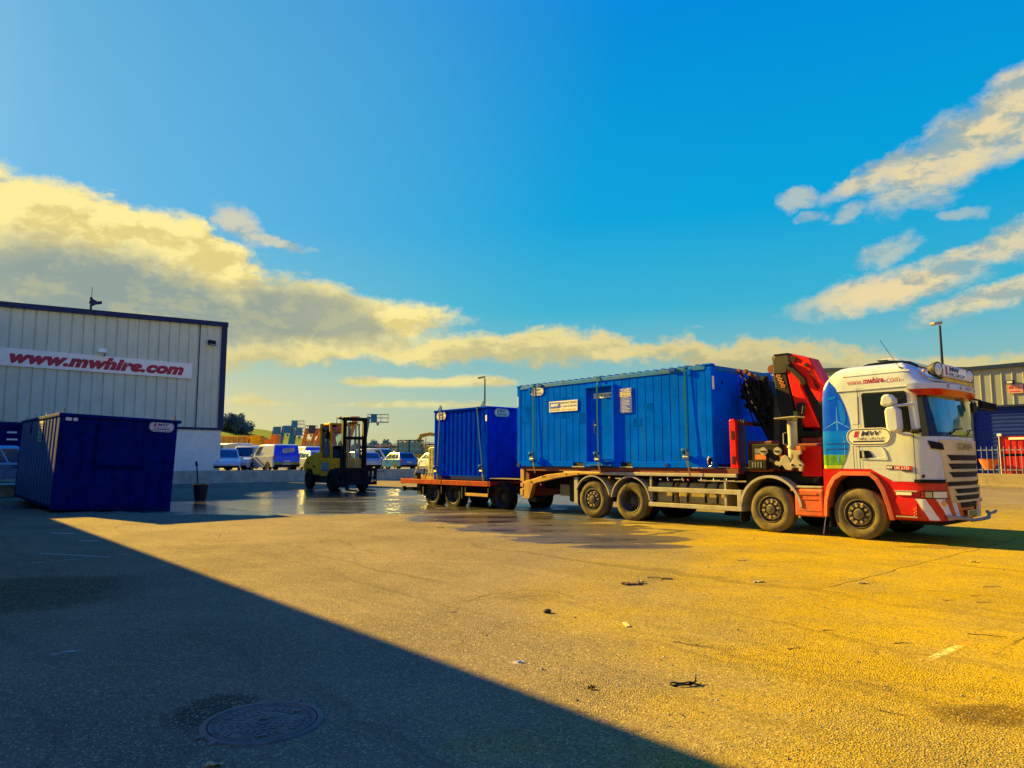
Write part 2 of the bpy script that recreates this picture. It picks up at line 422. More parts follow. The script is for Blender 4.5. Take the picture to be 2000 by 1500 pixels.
def clear_glass():
    m = D.materials.new('clear_glass')
    m.use_nodes = True
    t = NT(m.node_tree)
    tr = t.n('ShaderNodeBsdfTransparent')
    tr.inputs[0].default_value = (.62, .80, .78, 1)
    gl = t.n('ShaderNodeBsdfGlossy')
    gl.inputs['Roughness'].default_value = .03
    fr = t.n('ShaderNodeFresnel')
    mx = t.n('ShaderNodeMixShader')
    t.put(mx.inputs[0], fr.outputs[0])
    t.t.links.new(tr.outputs[0], mx.inputs[1])
    t.t.links.new(gl.outputs[0], mx.inputs[2])
    o = t.n('ShaderNodeOutputMaterial')
    t.t.links.new(mx.outputs[0], o.inputs[0])
    return m
MT['clear_glass'] = clear_glass()

# ---------------------------------------------------------------- mesh helpers
class MB:
    """collects shapes and links them as one mesh object"""
    def __init__(self, X=None):
        self.v, self.f, self.X = [], [], X
    def add(self, verts, faces):
        b = len(self.v)
        for p in verts:
            p = Vector(p)
            self.v.append(self.X @ p if self.X else p)
        self.f += [tuple(i + b for i in f) for f in faces]
        return self
    def box(self, x0, x1, y0, y1, z0, z1):
        return self.add([(x0, y0, z0), (x1, y0, z0), (x1, y1, z0), (x0, y1, z0), (x0, y0, z1), (x1, y0, z1), (x1, y1, z1), (x0, y1, z1)],
                        [(3, 2, 1, 0), (4, 5, 6, 7), (0, 1, 5, 4), (1, 2, 6, 5), (2, 3, 7, 6), (3, 0, 4, 7)])
    def obox(self, c, ax, ay, az, hx, hy, hz):
        c, ax, ay, az = Vector(c), Vector(ax).normalized() * hx, Vector(ay).normalized() * hy, Vector(az).normalized() * hz
        P = [c + sx * ax + sy * ay + sz * az for sz in (-1, 1) for sx, sy in ((-1, -1), (1, -1), (1, 1), (-1, 1))]
        return self.add(P, [(3, 2, 1, 0), (4, 5, 6, 7), (0, 1, 5, 4), (1, 2, 6, 5), (2, 3, 7, 6), (3, 0, 4, 7)])
    def bar(self, p, q, w, h, up=(0, 0, 1)):
        p, q = Vector(p), Vector(q)
        d = (q - p)
        s = d.cross(Vector(up))
        if s.length < 1e-6:
            s = d.cross(Vector((1, 0, 0)))
        u = s.cross(d)
        return self.obox((p + q) / 2, d, s, u, d.length / 2, w / 2, h / 2)
    def prism(self, poly, axis, a, b):
        """poly in the two other axes (in x,y,z order), extruded along axis from a to b"""
        n = len(poly)
        def P(u, v, t):
            return {'x': (t, u, v), 'y': (u, t, v), 'z': (u, v, t)}[axis]
        V = [P(u, v, a) for u, v in poly] + [P(u, v, b) for u, v in poly]
        F = [tuple(range(n)), tuple(range(2 * n - 1, n - 1, -1))] + [(i, i + n, (i + 1) % n + n, (i + 1) % n) for i in range(n)]
        return self.add(V, F)
    def tube(self, pts, r, n=8, caps=True):
        pts = [Vector(p) for p in pts]
        rr = r if isinstance(r, (list, tuple)) else [r] * len(pts)
        V, F = [], []
        d0 = (pts[1] - pts[0]).normalized()
        ref = Vector((0, 0, 1)) if abs(d0.z) < 0.9 else Vector((1, 0, 0))
        s = d0.cross(ref).normalized()
        for i, p in enumerate(pts):
            d = (pts[min(i + 1, len(pts) - 1)] - pts[max(i - 1, 0)]).normalized()
            s = (s - d * s.dot(d)).normalized()
            u = d.cross(s)
            V += [p + (s * cos(2 * pi * k / n) + u * sin(2 * pi * k / n)) * rr[i] for k in range(n)]
        for i in range(len(pts) - 1):
            for k in range(n):
                F.append((i * n + k, i * n + (k + 1) % n, (i + 1) * n + (k + 1) % n, (i + 1) * n + k))
        if caps:
            F += [tuple(range(n - 1, -1, -1)), tuple(range((len(pts) - 1) * n, len(pts) * n))]
        return self.add(V, F)
    def lathe(self, prof, c, axis, n=32, a0=0.0, a1=2 * pi):
        """prof: (t along axis, radius)"""
        c, ax = Vector(c), Vector(axis).normalized()
        s = ax.cross(Vector((0, 0, 1)) if abs(ax.z) < .9 else Vector((1, 0, 0))).normalized()
        u = ax.cross(s)
        full = abs(a1 - a0 - 2 * pi) < 1e-6
        m = n if full else n + 1
        V, F = [], []
        for k in range(m):
            a = a0 + (a1 - a0) * k / n
            e = s * cos(a) + u * sin(a)
            V += [c + ax * t + e * r for t, r in prof]
        L = len(prof)
        for k in range(n):
            k2 = (k + 1) % m
            for i in range(L - 1):
                F.append((k * L + i, k2 * L + i, k2 * L + i + 1, k * L + i + 1))
        return self.add(V, F)
    def disc(self, c, axis, r, n=24):
        c, ax = Vector(c), Vector(axis).normalized()
        s = ax.cross(Vector((0, 0, 1)) if abs(ax.z) < .9 else Vector((1, 0, 0))).normalized()
        u = ax.cross(s)
        return self.add([c + (s * cos(2 * pi * k / n) + u * sin(2 * pi * k / n)) * r for k in range(n)], [tuple(range(n))])
    def cyl(self, p, q, r, n=16, r2=None):
        return self.tube([p, q], [r, r if r2 is None else r2], n)
    def grid(self, rows, close=False):
        m = len(rows[0])
        V = [p for r in rows for p in r]
        F = []
        for i in range(len(rows) - 1):
            for k in range(m if close else m - 1):
                k2 = (k + 1) % m
                F.append((i * m + k, i * m + k2, (i + 1) * m + k2, (i + 1) * m + k))
        return self.add(V, F)
    def poly(self, pts):
        return self.add(pts, [tuple(range(len(pts)))])
    def slab(self, pts, n, th):
        """flat polygon given a thickness th along -n"""
        n = Vector(n).normalized() * th
        k = len(pts)
        P = [Vector(p) for p in pts]
        return self.add(P + [p - n for p in P], [tuple(range(k)), tuple(range(2 * k - 1, k - 1, -1))] + [(i, i + k, (i + 1) % k + k, (i + 1) % k) for i in range(k)])
    def blobby(self, c, r, jit=.25, sub=2, sq=(1, 1, 1), seed=0):
        rnd = random.Random(seed)
        bm = bmesh.new()
        bmesh.ops.create_icosphere(bm, subdivisions=sub, radius=1)
        V = []
        for q in bm.verts:
            k = r * (1 + rnd.uniform(-jit, jit))
            V.append((c[0] + q.co.x * k * sq[0], c[1] + q.co.y * k * sq[1], c[2] + q.co.z * k * sq[2]))
        F = [tuple(w.index for w in f.verts) for f in bm.faces]
        bm.free()
        return self.add(V, F)
    def build(self, name, mat, parent=None, bevel=0, smooth=0, seg=2):
        me = D.meshes.new(name)
        me.from_pydata([tuple(p) for p in self.v], [], self.f)
        bm = bmesh.new()
        bm.from_mesh(me)
        bmesh.ops.recalc_face_normals(bm, faces=bm.faces)
        bm.to_mesh(me)
        bm.free()
        me.materials.append(MT[mat] if isinstance(mat, str) else mat)
        if smooth:
            me.shade_smooth()
            me.set_sharp_from_angle(angle=RAD(smooth))
        o = D.objects.new(name, me)
        COL.objects.link(o)
        if parent:
            o.parent = parent
        if bevel:
            b = o.modifiers.new('bevel', 'BEVEL')
            b.width = bevel
            b.segments = seg
            b.limit_method = 'ANGLE'
            b.angle_limit = RAD(40)
            b.harden_normals = False
        return o

def tag(o, label=None, cat=None, group=None, kind=None):
    for k, v in (('label', label), ('category', cat), ('group', group), ('kind', kind)):
        if v:
            o[k] = v
    return o

def thing(name, label, cat, loc=(0, 0, 0), rz=0, group=None, rot=None):
    o = D.objects.new(name, None)
    COL.objects.link(o)
    o.location = loc
    o.rotation_euler = rot if rot else (0, 0, rz)
    o.empty_display_size = .2
    return tag(o, label, cat, group)

def copy_tree(o, parent=None):
    c = o.copy()
    COL.objects.link(c)
    c.parent = parent
    for ch in list(o.children):
        copy_tree(ch, c)
    return c

def lettering(s, mat, parent, org, right, up, width=None, height=None, bold=0.0, shear=0.0, depth=0.004, align='C', name='lettering', gap=1.0):
    """real letters as a thin mesh; org is the anchor on the surface"""
    cu = D.curves.new('txt', 'FONT')
    cu.body = s
    cu.size = 1
    cu.shear = shear
    cu.offset = bold
    cu.space_character = gap
    cu.resolution_u = 3
    cu.extrude = 0.0
    ob = D.objects.new('txt', cu)
    COL.objects.link(ob)
    dg = bpy.context.evaluated_depsgraph_get()
    me = D.meshes.new_from_object(ob.evaluated_get(dg))
    D.objects.remove(ob)
    D.curves.remove(cu)
    xs = [q.co.x for q in me.vertices]
    ys = [q.co.y for q in me.vertices]
    x0, x1, y0, y1 = min(xs), max(xs), min(ys), max(ys)
    kx = width / (x1 - x0) if width else None
    ky = height / (y1 - y0) if height else kx
    kx = kx or ky
    r, u = Vector(right).normalized(), Vector(up).normalized()
    n = r.cross(u)
    org = Vector(org)
    cx = {'C': (x0 + x1) / 2, 'L': x0, 'R': x1}[align]
    cy = (y0 + y1) / 2
    for q in me.vertices:
        q.co = org + r * (q.co.x - cx) * kx + u * (q.co.y - cy) * ky + n * depth
    me.name = name
    me.materials.clear()
    me.materials.append(MT[mat])
    o = D.objects.new(name, me)
    COL.objects.link(o)
    o.parent = parent
    return o

def rrect(w, h, r, n=8):
    P = []
    for cx, cy, a in ((w / 2 - r, h / 2 - r, 0), (-w / 2 + r, h / 2 - r, pi / 2), (-w / 2 + r, -h / 2 + r, pi), (w / 2 - r, -h / 2 + r, 3 * pi / 2)):
        P += [(cx + r * cos(a + pi / 2 * k / n), cy + r * sin(a + pi / 2 * k / n)) for k in range(n + 1)]
    return P

def logo_plate(parent, org, right, up, W, H, ring=True, small='HIRE GROUP', name='logo_plate', lines=True, mat='sign_white'):
    """pill-shaped company plate: red slash, MW, HIRE GROUP, bar"""
    org, r, u = Vector(org), Vector(right).normalized(), Vector(up).normalized()
    n = r.cross(u)
    P = lambda x, y, d=0: org + r * x + u * y + n * d
    pl = MB().slab([P(x, y, .006) for x, y in rrect(W, H, H * .48)], n, .006).build(name, mat, parent)
    if ring:
        a, b = rrect(W * .965, H * .90, H * .43), rrect(W * .93, H * .80, H * .385)
        k = len(a)
        MB().add([P(x, y, .009) for x, y in a] + [P(x, y, .009) for x, y in b], [(i, (i + 1) % k, (i + 1) % k + k, i + k) for i in range(k)]).build('border', 'navy_text', pl)
    s = .18 * H
    MB().poly([P(-.34 * W, -.02 * H, .009), (P(-.245 * W, -.02 * H, .009)), P(-.20 * W, .33 * H, .009), P(-.295 * W, .33 * H, .009)]).build('slash', 'red_text', pl)
    lettering('MW', 'navy_text', pl, P(.06 * W, .19 * H, .008), r, u, width=.46 * W, height=.29 * H, bold=.02, shear=.25)
    if small:
        lettering(small, 'navy_text', pl, P(.05 * W, -.10 * H, .008), r, u, width=.60 * W, height=.15 * H, bold=.005, shear=.2)
    if lines:
        MB().poly([P(-.36 * W, -.30 * H, .009), P(.33 * W, -.30 * H, .009), P(.35 * W, -.22 * H, .009), P(-.345 * W, -.22 * H, .009)]).build('bar', 'navy_text', pl)
    return pl

# frame of the yard: everything is parked along H or I
O_T = Vector((2.255, 20.126, 0))
TH = -0.852
HV = Vector((cos(TH), sin(TH), 0))
IV = Vector((-sin(TH), cos(TH), 0))

def at(px, py, Y):
    """the point Y metres ahead that the photograph shows at px, py"""
    r = ray(px, py)
    return Vector((0, 0, CAMZ)) + r * (Y / r.y)

def gnd(px, py, z=0):
    r = ray(px, py)
    return Vector((0, 0, CAMZ)) + r * ((z - CAMZ) / r.z)

# ---------------------------------------------------------------- ground
def ground_material():
    m = D.materials.new('tarmac')
    m.use_nodes = True
    t = NT(m.node_tree)
    geo = t.n('ShaderNodeNewGeometry')
    p = geo.outputs['Position']
    sx = t.n('ShaderNodeSeparateXYZ')
    t.put(sx.inputs[0], p)
    X, Y, _ = sx.outputs
    s = t.m('ADD', t.m('MULTIPLY', t.m('SUBTRACT', X, O_T.x), HV.x), t.m('MULTIPLY', t.m('SUBTRACT', Y, O_T.y), HV.y))
    w = t.m('ADD', t.m('MULTIPLY', t.m('SUBTRACT', X, O_T.x), IV.x), t.m('MULTIPLY', t.m('SUBTRACT', Y, O_T.y), IV.y))
    big = t.noise(p, .16, 5, .6, .4)
    mid = t.noise(p, .9, 6, .65, .3)
    fine = t.noise(p, 42, 4, .7)
    streak = t.noise(t.vscale(p, (.35, 1.6, 1)), 1.1, 6, .65, .6)
    # dusty tarmac, ochre dirt towards the near right, dark oily patches
    c = t.mix(t.ss(big, .35, .65), (.150, .134, .104), (.222, .192, .142))
    c = t.mix(t.m('MULTIPLY', t.ss(mid, .45, .75), .55), c, (.120, .108, .088))
    c = t.mix(t.m('MULTIPLY', t.ss(streak, .5, .75), .5), c, (.252, .208, .132))
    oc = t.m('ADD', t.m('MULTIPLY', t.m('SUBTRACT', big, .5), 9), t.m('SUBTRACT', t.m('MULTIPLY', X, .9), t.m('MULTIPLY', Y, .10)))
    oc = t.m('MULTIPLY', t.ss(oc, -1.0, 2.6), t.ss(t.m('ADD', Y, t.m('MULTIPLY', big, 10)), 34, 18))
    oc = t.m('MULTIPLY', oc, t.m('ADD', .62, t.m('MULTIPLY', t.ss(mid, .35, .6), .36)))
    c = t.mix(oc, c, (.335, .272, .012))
    # brown mud lower right and by the shaded left edge
    def spot(px, py, rx, ry, soft=.5, ns=3.0):
        g = gnd(px, py)
        a = t.m('DIVIDE', t.m('SUBTRACT', X, g.x), rx)
        b = t.m('DIVIDE', t.m('SUBTRACT', Y, g.y), ry)
        r = t.m('ADD', t.m('MULTIPLY', a, a), t.m('MULTIPLY', b, b))
        return t.ss(t.m('ADD', r, t.m('MULTIPLY', t.m('SUBTRACT', mid, .5), ns)), 1 + soft, 1 - soft)
    c = t.mix(t.m('MULTIPLY', spot(1965, 1395, .42, .20, .7, 6.0), .75), c, (.070, .040, .012))
    c = t.mix(t.m('MULTIPLY', spot(1830, 1068, .9, .25), .6), c, (.105, .055, .015))
    c = t.mix(t.m('MULTIPLY', spot(30, 1160, 1.3, 1.3), .7), c, (.050, .042, .024))
    c = t.mix(t.m('MULTIPLY', spot(420, 1390, .28, .33), .7), c, (.030, .026, .022))
    # aggregate: pale and dark chippings
    vo = t.n('ShaderNodeTexVoronoi', feature='F1')
    t.put(vo.inputs['Vector'], p)
    vo.inputs['Scale'].default_value = 85
    chip = t.n('ShaderNodeSeparateColor')
    t.put(chip.inputs[0], vo.outputs['Color'])
    c = t.mix(t.m('MULTIPLY', t.ss(chip.outputs[0], .82, .96), .75), c, (.46, .40, .25))
    c = t.mix(t.m('MULTIPLY', t.ss(chip.outputs[1], .66, .92), .6), c, (.045, .04, .034))
    c = t.mix(t.m('MULTIPLY', t.ss(fine, .4, .7), .35), c, (.09, .08, .062))
    # joints and cracks
    wob = t.m('MULTIPLY', t.m('SUBTRACT', mid, .5), .25)
    lines = None
    for sv, a, b, th in ((11.75, -7.5, 1.0, .018), (15.2, -9, -1, .022), (9.4, -6, 3.2, .014), (13.4, -1, 6, .014), (17.0, -6.5, -1, .02)):
        l = t.ss(t.m('ABSOLUTE', t.m('ADD', t.m('SUBTRACT', s, sv), wob)), th * 1.5, th * .3)
        l = t.m('MULTIPLY', l, t.m('MULTIPLY', t.ss(w, a - .6, a + .6), t.ss(w, b + .6, b - .6)))
        lines = l if lines is None else t.m('MAXIMUM', lines, l)
    vc = t.n('ShaderNodeTexVoronoi', feature='DISTANCE_TO_EDGE')
    wv = t.n('ShaderNodeVectorMath', operation='MULTIPLY_ADD')
    nz = t.n('ShaderNodeTexNoise')
    t.put(nz.inputs['Vector'], p)
    nz.inputs['Scale'].default_value = 1.5
    nz.inputs['Detail'].default_value = 5
    t.put(wv.inputs[0], nz.outputs['Color'])
    wv.inputs[1].default_value = (.9, .9, 0)
    t.put(wv.inputs[2], p)
    t.put(vc.inputs['Vector'], wv.outputs[0])
    vc.inputs['Scale'].default_value = .55
    crk = t.m('MULTIPLY', t.ss(vc.outputs['Distance'], .012, .002), t.ss(big, .52, .62))
    lines = t.m('MAXIMUM', lines, t.m('MULTIPLY', crk, .9))
    c = t.mix(t.m('MULTIPLY', lines, .75), c, (.035, .03, .024))
    # tyre tracks run along the yard
    cs = t.n('ShaderNodeCombineXYZ')
    t.put(cs.inputs[0], t.m('MULTIPLY', s, .05))
    t.put(cs.inputs[1], t.m('MULTIPLY', t.m('ADD', w, t.m('MULTIPLY', t.m('SUBTRACT', big, .5), 3.0)), 1.5))
    trk = t.noise(cs.outputs[0], 1.4, 5, .7, .3)
    c = t.mix(t.m('MULTIPLY', t.ss(trk, .53, .70), .45), c, (.075, .066, .050))
    c = t.mix(t.m('MULTIPLY', t.ss(trk, .42, .30), .30), c, (.27, .225, .15))
    blot = t.noise(p, 3.2, 7, .72, .6)
    c = t.mix(t.m('MULTIPLY', t.ss(blot, .54, .70), .38), c, (.100, .085, .055))
    grit = t.noise(p, 16, 5, .75)
    c = t.mix(t.m('MULTIPLY', t.ss(grit, .50, .68), .34), c, (.085, .072, .05))
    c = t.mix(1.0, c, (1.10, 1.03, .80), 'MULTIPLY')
    # old paint: scraps of worn line under the shade and the orange/white dash on the right
    def dash(px0, py0, px1, py1, half, keep=.5):
        a, b = gnd(px0, py0), gnd(px1, py1)
        dv = (b - a)
        L = dv.length
        dv.normalize()
        u = t.m('ADD', t.m('MULTIPLY', t.m('SUBTRACT', X, a.x), dv.x), t.m('MULTIPLY', t.m('SUBTRACT', Y, a.y), dv.y))
        q = t.m('SUBTRACT', t.m('MULTIPLY', t.m('SUBTRACT', X, a.x), dv.y), t.m('MULTIPLY', t.m('SUBTRACT', Y, a.y), dv.x))
        k = t.m('MULTIPLY', t.ss(t.m('ABSOLUTE', q), half * 1.15, half * .85), t.m('MULTIPLY', t.ss(u, -.03, .05), t.ss(u, L + .03, L - .05)))
        return t.m('MULTIPLY', k, t.ss(t.noise(p, 9, 5, .7), keep - .05, keep + .06)), u, L
    k1, u1, L1 = dash(1812, 1288, 1895, 1252, .032, .47)
    c = t.mix(k1, c, t.mix(t.ss(u1, L1 * .62, L1 * .86), (.55, .46, .30), (.62, .22, .05)))
    for a in ((75, 1080, 215, 1088, .035, .42), (60, 1100, 250, 1082, .03, .5), (98, 1041, 146, 1042, .09, .45), (155, 1056, 190, 1056, .08, .4), (100, 1278, 152, 1270, .035, .3), (1000, 1295, 1018, 1292, .04, .3)):
        k, _, _ = dash(*a)
        c = t.mix(t.m('MULTIPLY', k, .85), c, (.40, .38, .33))
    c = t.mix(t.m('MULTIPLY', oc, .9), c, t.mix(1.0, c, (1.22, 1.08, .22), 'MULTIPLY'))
    # wet ground
    def wband(s0, w0, rs, rw, k=1.0):
        a = t.m('DIVIDE', t.m('SUBTRACT', s, s0), rs)
        b = t.m('DIVIDE', t.m('SUBTRACT', w, w0), rw)
        return t.m('SUBTRACT', 1.0, t.m('ADD', t.m('MULTIPLY', a, a), t.m('MULTIPLY', b, b)))
    def tl(px, py):
        g = gnd(px, py) - O_T
        return g.dot(HV), g.dot(IV)
    wet = None
    for px, py, rx, ry in ((420, 988, 5.2, 3.4), (620, 985, 5.5, 5.5), (760, 990, 4.2, 3.6), (690, 962, 5, 6), (900, 992, 3.4, 3.0), (1000, 1012, 3.1, 2.2), (1085, 1032, 2.5, 1.6), (1175, 1053, 2.0, .95), (1230, 1067, 1.2, .42), (990, 975, 5, 5), (50, 990, 3.6, 1.6)):
        g = gnd(px, py)
        a = t.m('DIVIDE', t.m('SUBTRACT', X, g.x), rx)
        b = t.m('DIVIDE', t.m('SUBTRACT', Y, g.y), ry)
        e = t.m('SUBTRACT', 1.0, t.m('ADD', t.m('MULTIPLY', a, a), t.m('MULTIPLY', b, b)))
        wet = e if wet is None else t.m('MAXIMUM', wet, e)
    wn = t.noise(t.vscale(p, (.8, 1.2, 1)), .75, 7, .66, .8)
    wf = t.ss(t.m('ADD', wet, t.m('MULTIPLY', t.m('SUBTRACT', wn, .5), 1.7)), .02, .16)
    # streams that run out of it between the rear wheels
    st = t.m('MULTIPLY', t.ss(vc.outputs['Distance'], .10, .03), t.m('MAXIMUM', spot(1130, 1030, 2.6, 3.2, .3, 1.0), 0))
    wf = t.m('MAXIMUM', wf, st)
    pud = t.m('MULTIPLY', wf, t.ss(t.m('ADD', t.noise(t.vscale(p, (.40, 1.4, 1)), .8, 8, .68, .8), t.m('ADD', t.m('MULTIPLY', wet, .10), t.m('MULTIPLY', t.m('ADD', X, 2.0), -.016))), .48, .64))
    wc = t.mix(1.0, c, (.33, .33, .37), 'MULTIPLY')
    c = t.mix(wf, c, wc)
    c = t.mix(t.m('MULTIPLY', pud, .6), c, (.012, .012, .012))
    rough = t.m('ADD', .92, t.m('MULTIPLY', wf, -.50))
    rough = t.m('ADD', rough, t.m('MULTIPLY', pud, -.24), clamp=True)
    bs = t.n('ShaderNodeBsdfPrincipled')
    t.put(bs.inputs['Base Color'], c)
    t.put(bs.inputs['Roughness'], rough)
    t.put(bs.inputs['Specular IOR Level'], t.m('ADD', .04, t.m('MULTIPLY', wf, .55)))
    bu = t.n('ShaderNodeBump')
    bu.inputs['Distance'].default_value = .02
    t.put(bu.inputs['Strength'], t.m('MULTIPLY', t.m('ADD', .20, t.m('MULTIPLY', t.ss(t.noise(p, .55, 4, .6), .38, .66), .42)), t.m('SUBTRACT', 1.0, t.m('MULTIPLY', t.m('MAXIMUM', t.m('MULTIPLY', wf, .55), pud), .93))))
    hgt = t.m('ADD', t.m('ADD', t.m('ADD', t.m('MULTIPLY', fine, .55), t.m('MULTIPLY', grit, .9)), t.m('MULTIPLY', vo.outputs['Distance'], .9)), t.m('ADD', t.m('MULTIPLY', mid, 1.6), t.m('MULTIPLY', lines, -.8)))
    t.put(bu.inputs['Height'], hgt)
    t.t.links.new(bu.outputs[0], bs.inputs['Normal'])
    o = t.n('ShaderNodeOutputMaterial')
    t.t.links.new(bs.outputs[0], o.inputs[0])
    return m
MT['tarmac'] = ground_material()
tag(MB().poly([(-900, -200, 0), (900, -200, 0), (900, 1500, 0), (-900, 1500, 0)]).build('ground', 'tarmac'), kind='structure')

# raised yard behind the low wall, fields and low hills beyond it
YZ = 0.78
MT['yard_surface'] = pm('yard_surface', (.17, .155, .13), .95, var=.25, scale=.4, bump=.3)
wa = Vector((-8.78, 60.9, 0))
a = wa - IV * 60 - HV * .05
b = wa + IV * 200 - HV * .05
tag(MB().add([(a.x, a.y, YZ), (b.x, b.y, YZ), (500, 420, YZ), (-500, 420, YZ)], [(0, 1, 2, 3)]).build('yard', 'yard_surface'), kind='structure')

def hill(name, pts, Y0, Y1, mat):
    """a long rise: profile of crest heights along x"""
    rows = []
    for j, f in enumerate((0, .25, .55, .8, 1.0)):
        rows.append([(x * (1 + .25 * f), Y0 + (Y1 - Y0) * f, .8 + (z - .8) * sin(f * pi / 2)) for x, z in pts])
    tag(MB().grid(rows).build(name, mat, smooth=60), kind='structure')
hill('field', [(-260, 17), (-170, 18), (-128, 17.8), (-108, 17.2), (-92, 15.8), (-82, 13.2), (-68, 9.0), (-52, 5.6), (0, 4.2), (60, 4), (200, 4), (400, 5)], 170, 330, 'grass')

# ---------------------------------------------------------------- left warehouse with the web address
def ribbed_wall(mb, x0, x1, zb, ztop, pitch=.65, groove=.05, depth=.035, y=0.0, flip=1):
    """sheet cladding: flat pans and narrow grooves, seen from -y"""
    xs = []
    n = max(1, round((x1 - x0) / pitch))
    p = (x1 - x0) / n
    for k in range(n):
        a = x0 + k * p
        xs += [(a, y), (a + p - groove * 2, y), (a + p - groove * 1.6, y + depth * flip), (a + p - groove * .4, y + depth * flip)]
    xs.append((x1, y))
    zt = ztop if callable(ztop) else (lambda x: ztop)
    zbf = zb if callable(zb) else (lambda x: zb)
    mb.grid([[(x, yy, zbf(x)) for x, yy in xs], [(x, yy, zt(x)) for x, yy in xs]])

BW = thing('warehouse', 'tall grey sheet clad warehouse with navy roof trim and white base panels', 'warehouse', (-21.2, 51.5, 0), TH + pi / 2)
LW = 32
ztop = lambda x: 11.45 + x * .033
mb = MB()
ribbed_wall(mb, -LW, -1.85, 3.95, ztop, groove=.055, depth=.07)
ribbed_wall(mb, -1.78, -.3, 3.95, ztop, pitch=.48)
mb.build('cladding', 'cladding', BW)
MB().box(-1.85, -1.78, -.03, .05, 3.95, ztop(-1.8)).build('downpipe_seam', 'navy_trim', BW)
mb = MB()
for a, b in ((-LW, -22), (-21.98, -12.6), (-12.58, -3.2), (-3.18, -.02)):
    mb.box(a, b, -.02, .2, .4, 3.78)
mb.build('base_panel', 'clad_white', BW, bevel=.01)
MB().box(-LW, 0.0, -.10, .12, 3.78, 3.95).build('drip_flashing', 'navy_trim', BW)
mb = MB()
mb.prism([(-LW, ztop(-LW) - .02), (.12, ztop(.12) - .02), (.12, ztop(0) + .32), (-LW, ztop(-LW) + .32)], 'y', -.16, .25)
mb.build('roof_trim', 'navy_trim', BW)
MB().box(-.3, .1, -.08, .25, 3.95, 11.42).build('corner_trim', 'navy_trim', BW)
MB().box(-LW, -.05, .26, 15, .05, 10.3).build('hall_body', 'cladding', BW)
MB().add([(-LW, .25, 10.5), (0, .25, 11.6), (0, 15.2, 11.6), (-LW, 15.2, 10.5)], [(0, 1, 2, 3)]).build('roof', 'navy_trim', BW)
MB().box(-LW, -.8, -.14, -.02, .55, .85).build('plinth', 'concrete', BW)

def on_b(x, y, z):
    return BW.matrix_basis @ Vector((x, y, z))
SG = thing('fascia_sign', 'long white fascia sign with red italic web address on the grey warehouse', 'sign', on_b(0, 0, 0), TH + pi / 2)
MB().box(-16.2, -2.27, -.12, -.05, 7.38, 8.48).build('board', 'fascia_white', SG, bevel=.01)
zc = 7.93
lettering('www.mwhire.com', 'red_text', SG, (-7.9, -.125, zc + .05), (1, 0, 0), (0, 0, 1), width=10.15, height=.82, bold=.06, shear=.3, gap=1.05)
fl = thing('flood_light', 'black flood light bracketed high at the right end of the grey warehouse', 'flood light', on_b(-1.05, 0, 10.1), TH + pi / 2, 'flood lights on the left warehouse')
MB().obox((0, -.28, 0), (1, 0, 0), (0, 1, -.35), (0, .35, 1), .27, .09, .17).build('housing', 'black', fl, bevel=.02)
MB().obox((0, -.375, -.03), (1, 0, 0), (0, 1, -.35), (0, .35, 1), .2, .01, .12).build('lens', 'lens', fl)
MB().bar((0, .02, .0), (0, -.22, 0), .06, .06).build('bracket', 'black', fl)
fl = thing('flood_light', 'pale grey flood light over the middle of the web address sign', 'flood light', on_b(-8.05, 0, 8.78), TH + pi / 2, 'flood lights on the left warehouse')
MB().obox((0, -.4, 0), (1, 0, 0), (0, 1, -.2), (0, .2, 1), .26, .12, .15).build('housing', 'clad_white', fl, bevel=.04)
MB().tube([(.2, .02, -.3), (.2, -.25, -.28), (.2, -.4, -.15)], .03, 6).build('bracket', 'navy_trim', fl)
an = thing('roof_antenna', 'slim antenna mast with a sideways bracket standing on the warehouse roof edge', 'antenna', on_b(-8.75, .1, 11.3), TH + pi / 2)
MB().tube([(0, 0, 0), (0, 0, 1.05)], .07, 8).build('mast', 'navy_trim', an)
MB().tube([(0, 0, 1.05), (0, 0, 1.75)], .022, 6).build('whip', 'navy_trim', an)
MB().prism([(0, .98), (.35, .82), (.62, .88), (.62, .68), (.3, .6), (.05, .45)], 'y', -.05, .05).build('bracket', 'navy_trim', an)
MB().box(-.14, .1, -.06, .06, .62, .8).box(-.12, .06, -.05, .05, .9, 1.0).build('clamp', 'navy_trim', an)

# low retaining wall in front of the yard
RW = thing('retaining_wall', 'low stained concrete wall running behind the yellow forklift', 'wall', wa, TH + pi / 2)
mb = MB()
for k in range(-12, 12):
    mb.box(k * 4.5 + .008, k * 4.5 + 4.492, -.02, .3, -.05, .90)
mb.build('wall_panel', 'concrete', RW, bevel=.015)
MB().box(-54, 54, -.10, -.03, -.02, .06).build('footing', 'concrete', RW)
mb = MB()
for x in (-8.2, -3.1, 3.6):
    mb.tube([(x - .45, -.06, .82), (x - .45, -.14, .72), (x + .45, -.14, .72), (x + .45, -.06, .82)], .025, 6)
mb.build('hand_rail', 'navy_trim', RW)

# building outside the frame whose shade the photograph shows
WS = thing('workshop', 'long clad workshop left of the view that throws the big foreground shadow', 'workshop', (0, 0, 0), TH)
base = Vector((1.15, 3.89, 0)) + Vector((SUN_X, SUN_Y, 0)) * (7.0 / math.tan(SUN_EL))
rel = base
WS.location = base
mb = MB()
mb.box(-28.5, 9.5, 0.0, -14, -.02, 7.0)
mb.build('hall_body', 'cladding', WS)
MB().box(-28.6, 9.6, .02, -.2, 6.85, 7.0).build('gutter', 'navy_trim', WS)
MB().box(-45, -28.6, 2.2, -14, -.02, 10.6).build('annexe', 'cladding', WS)

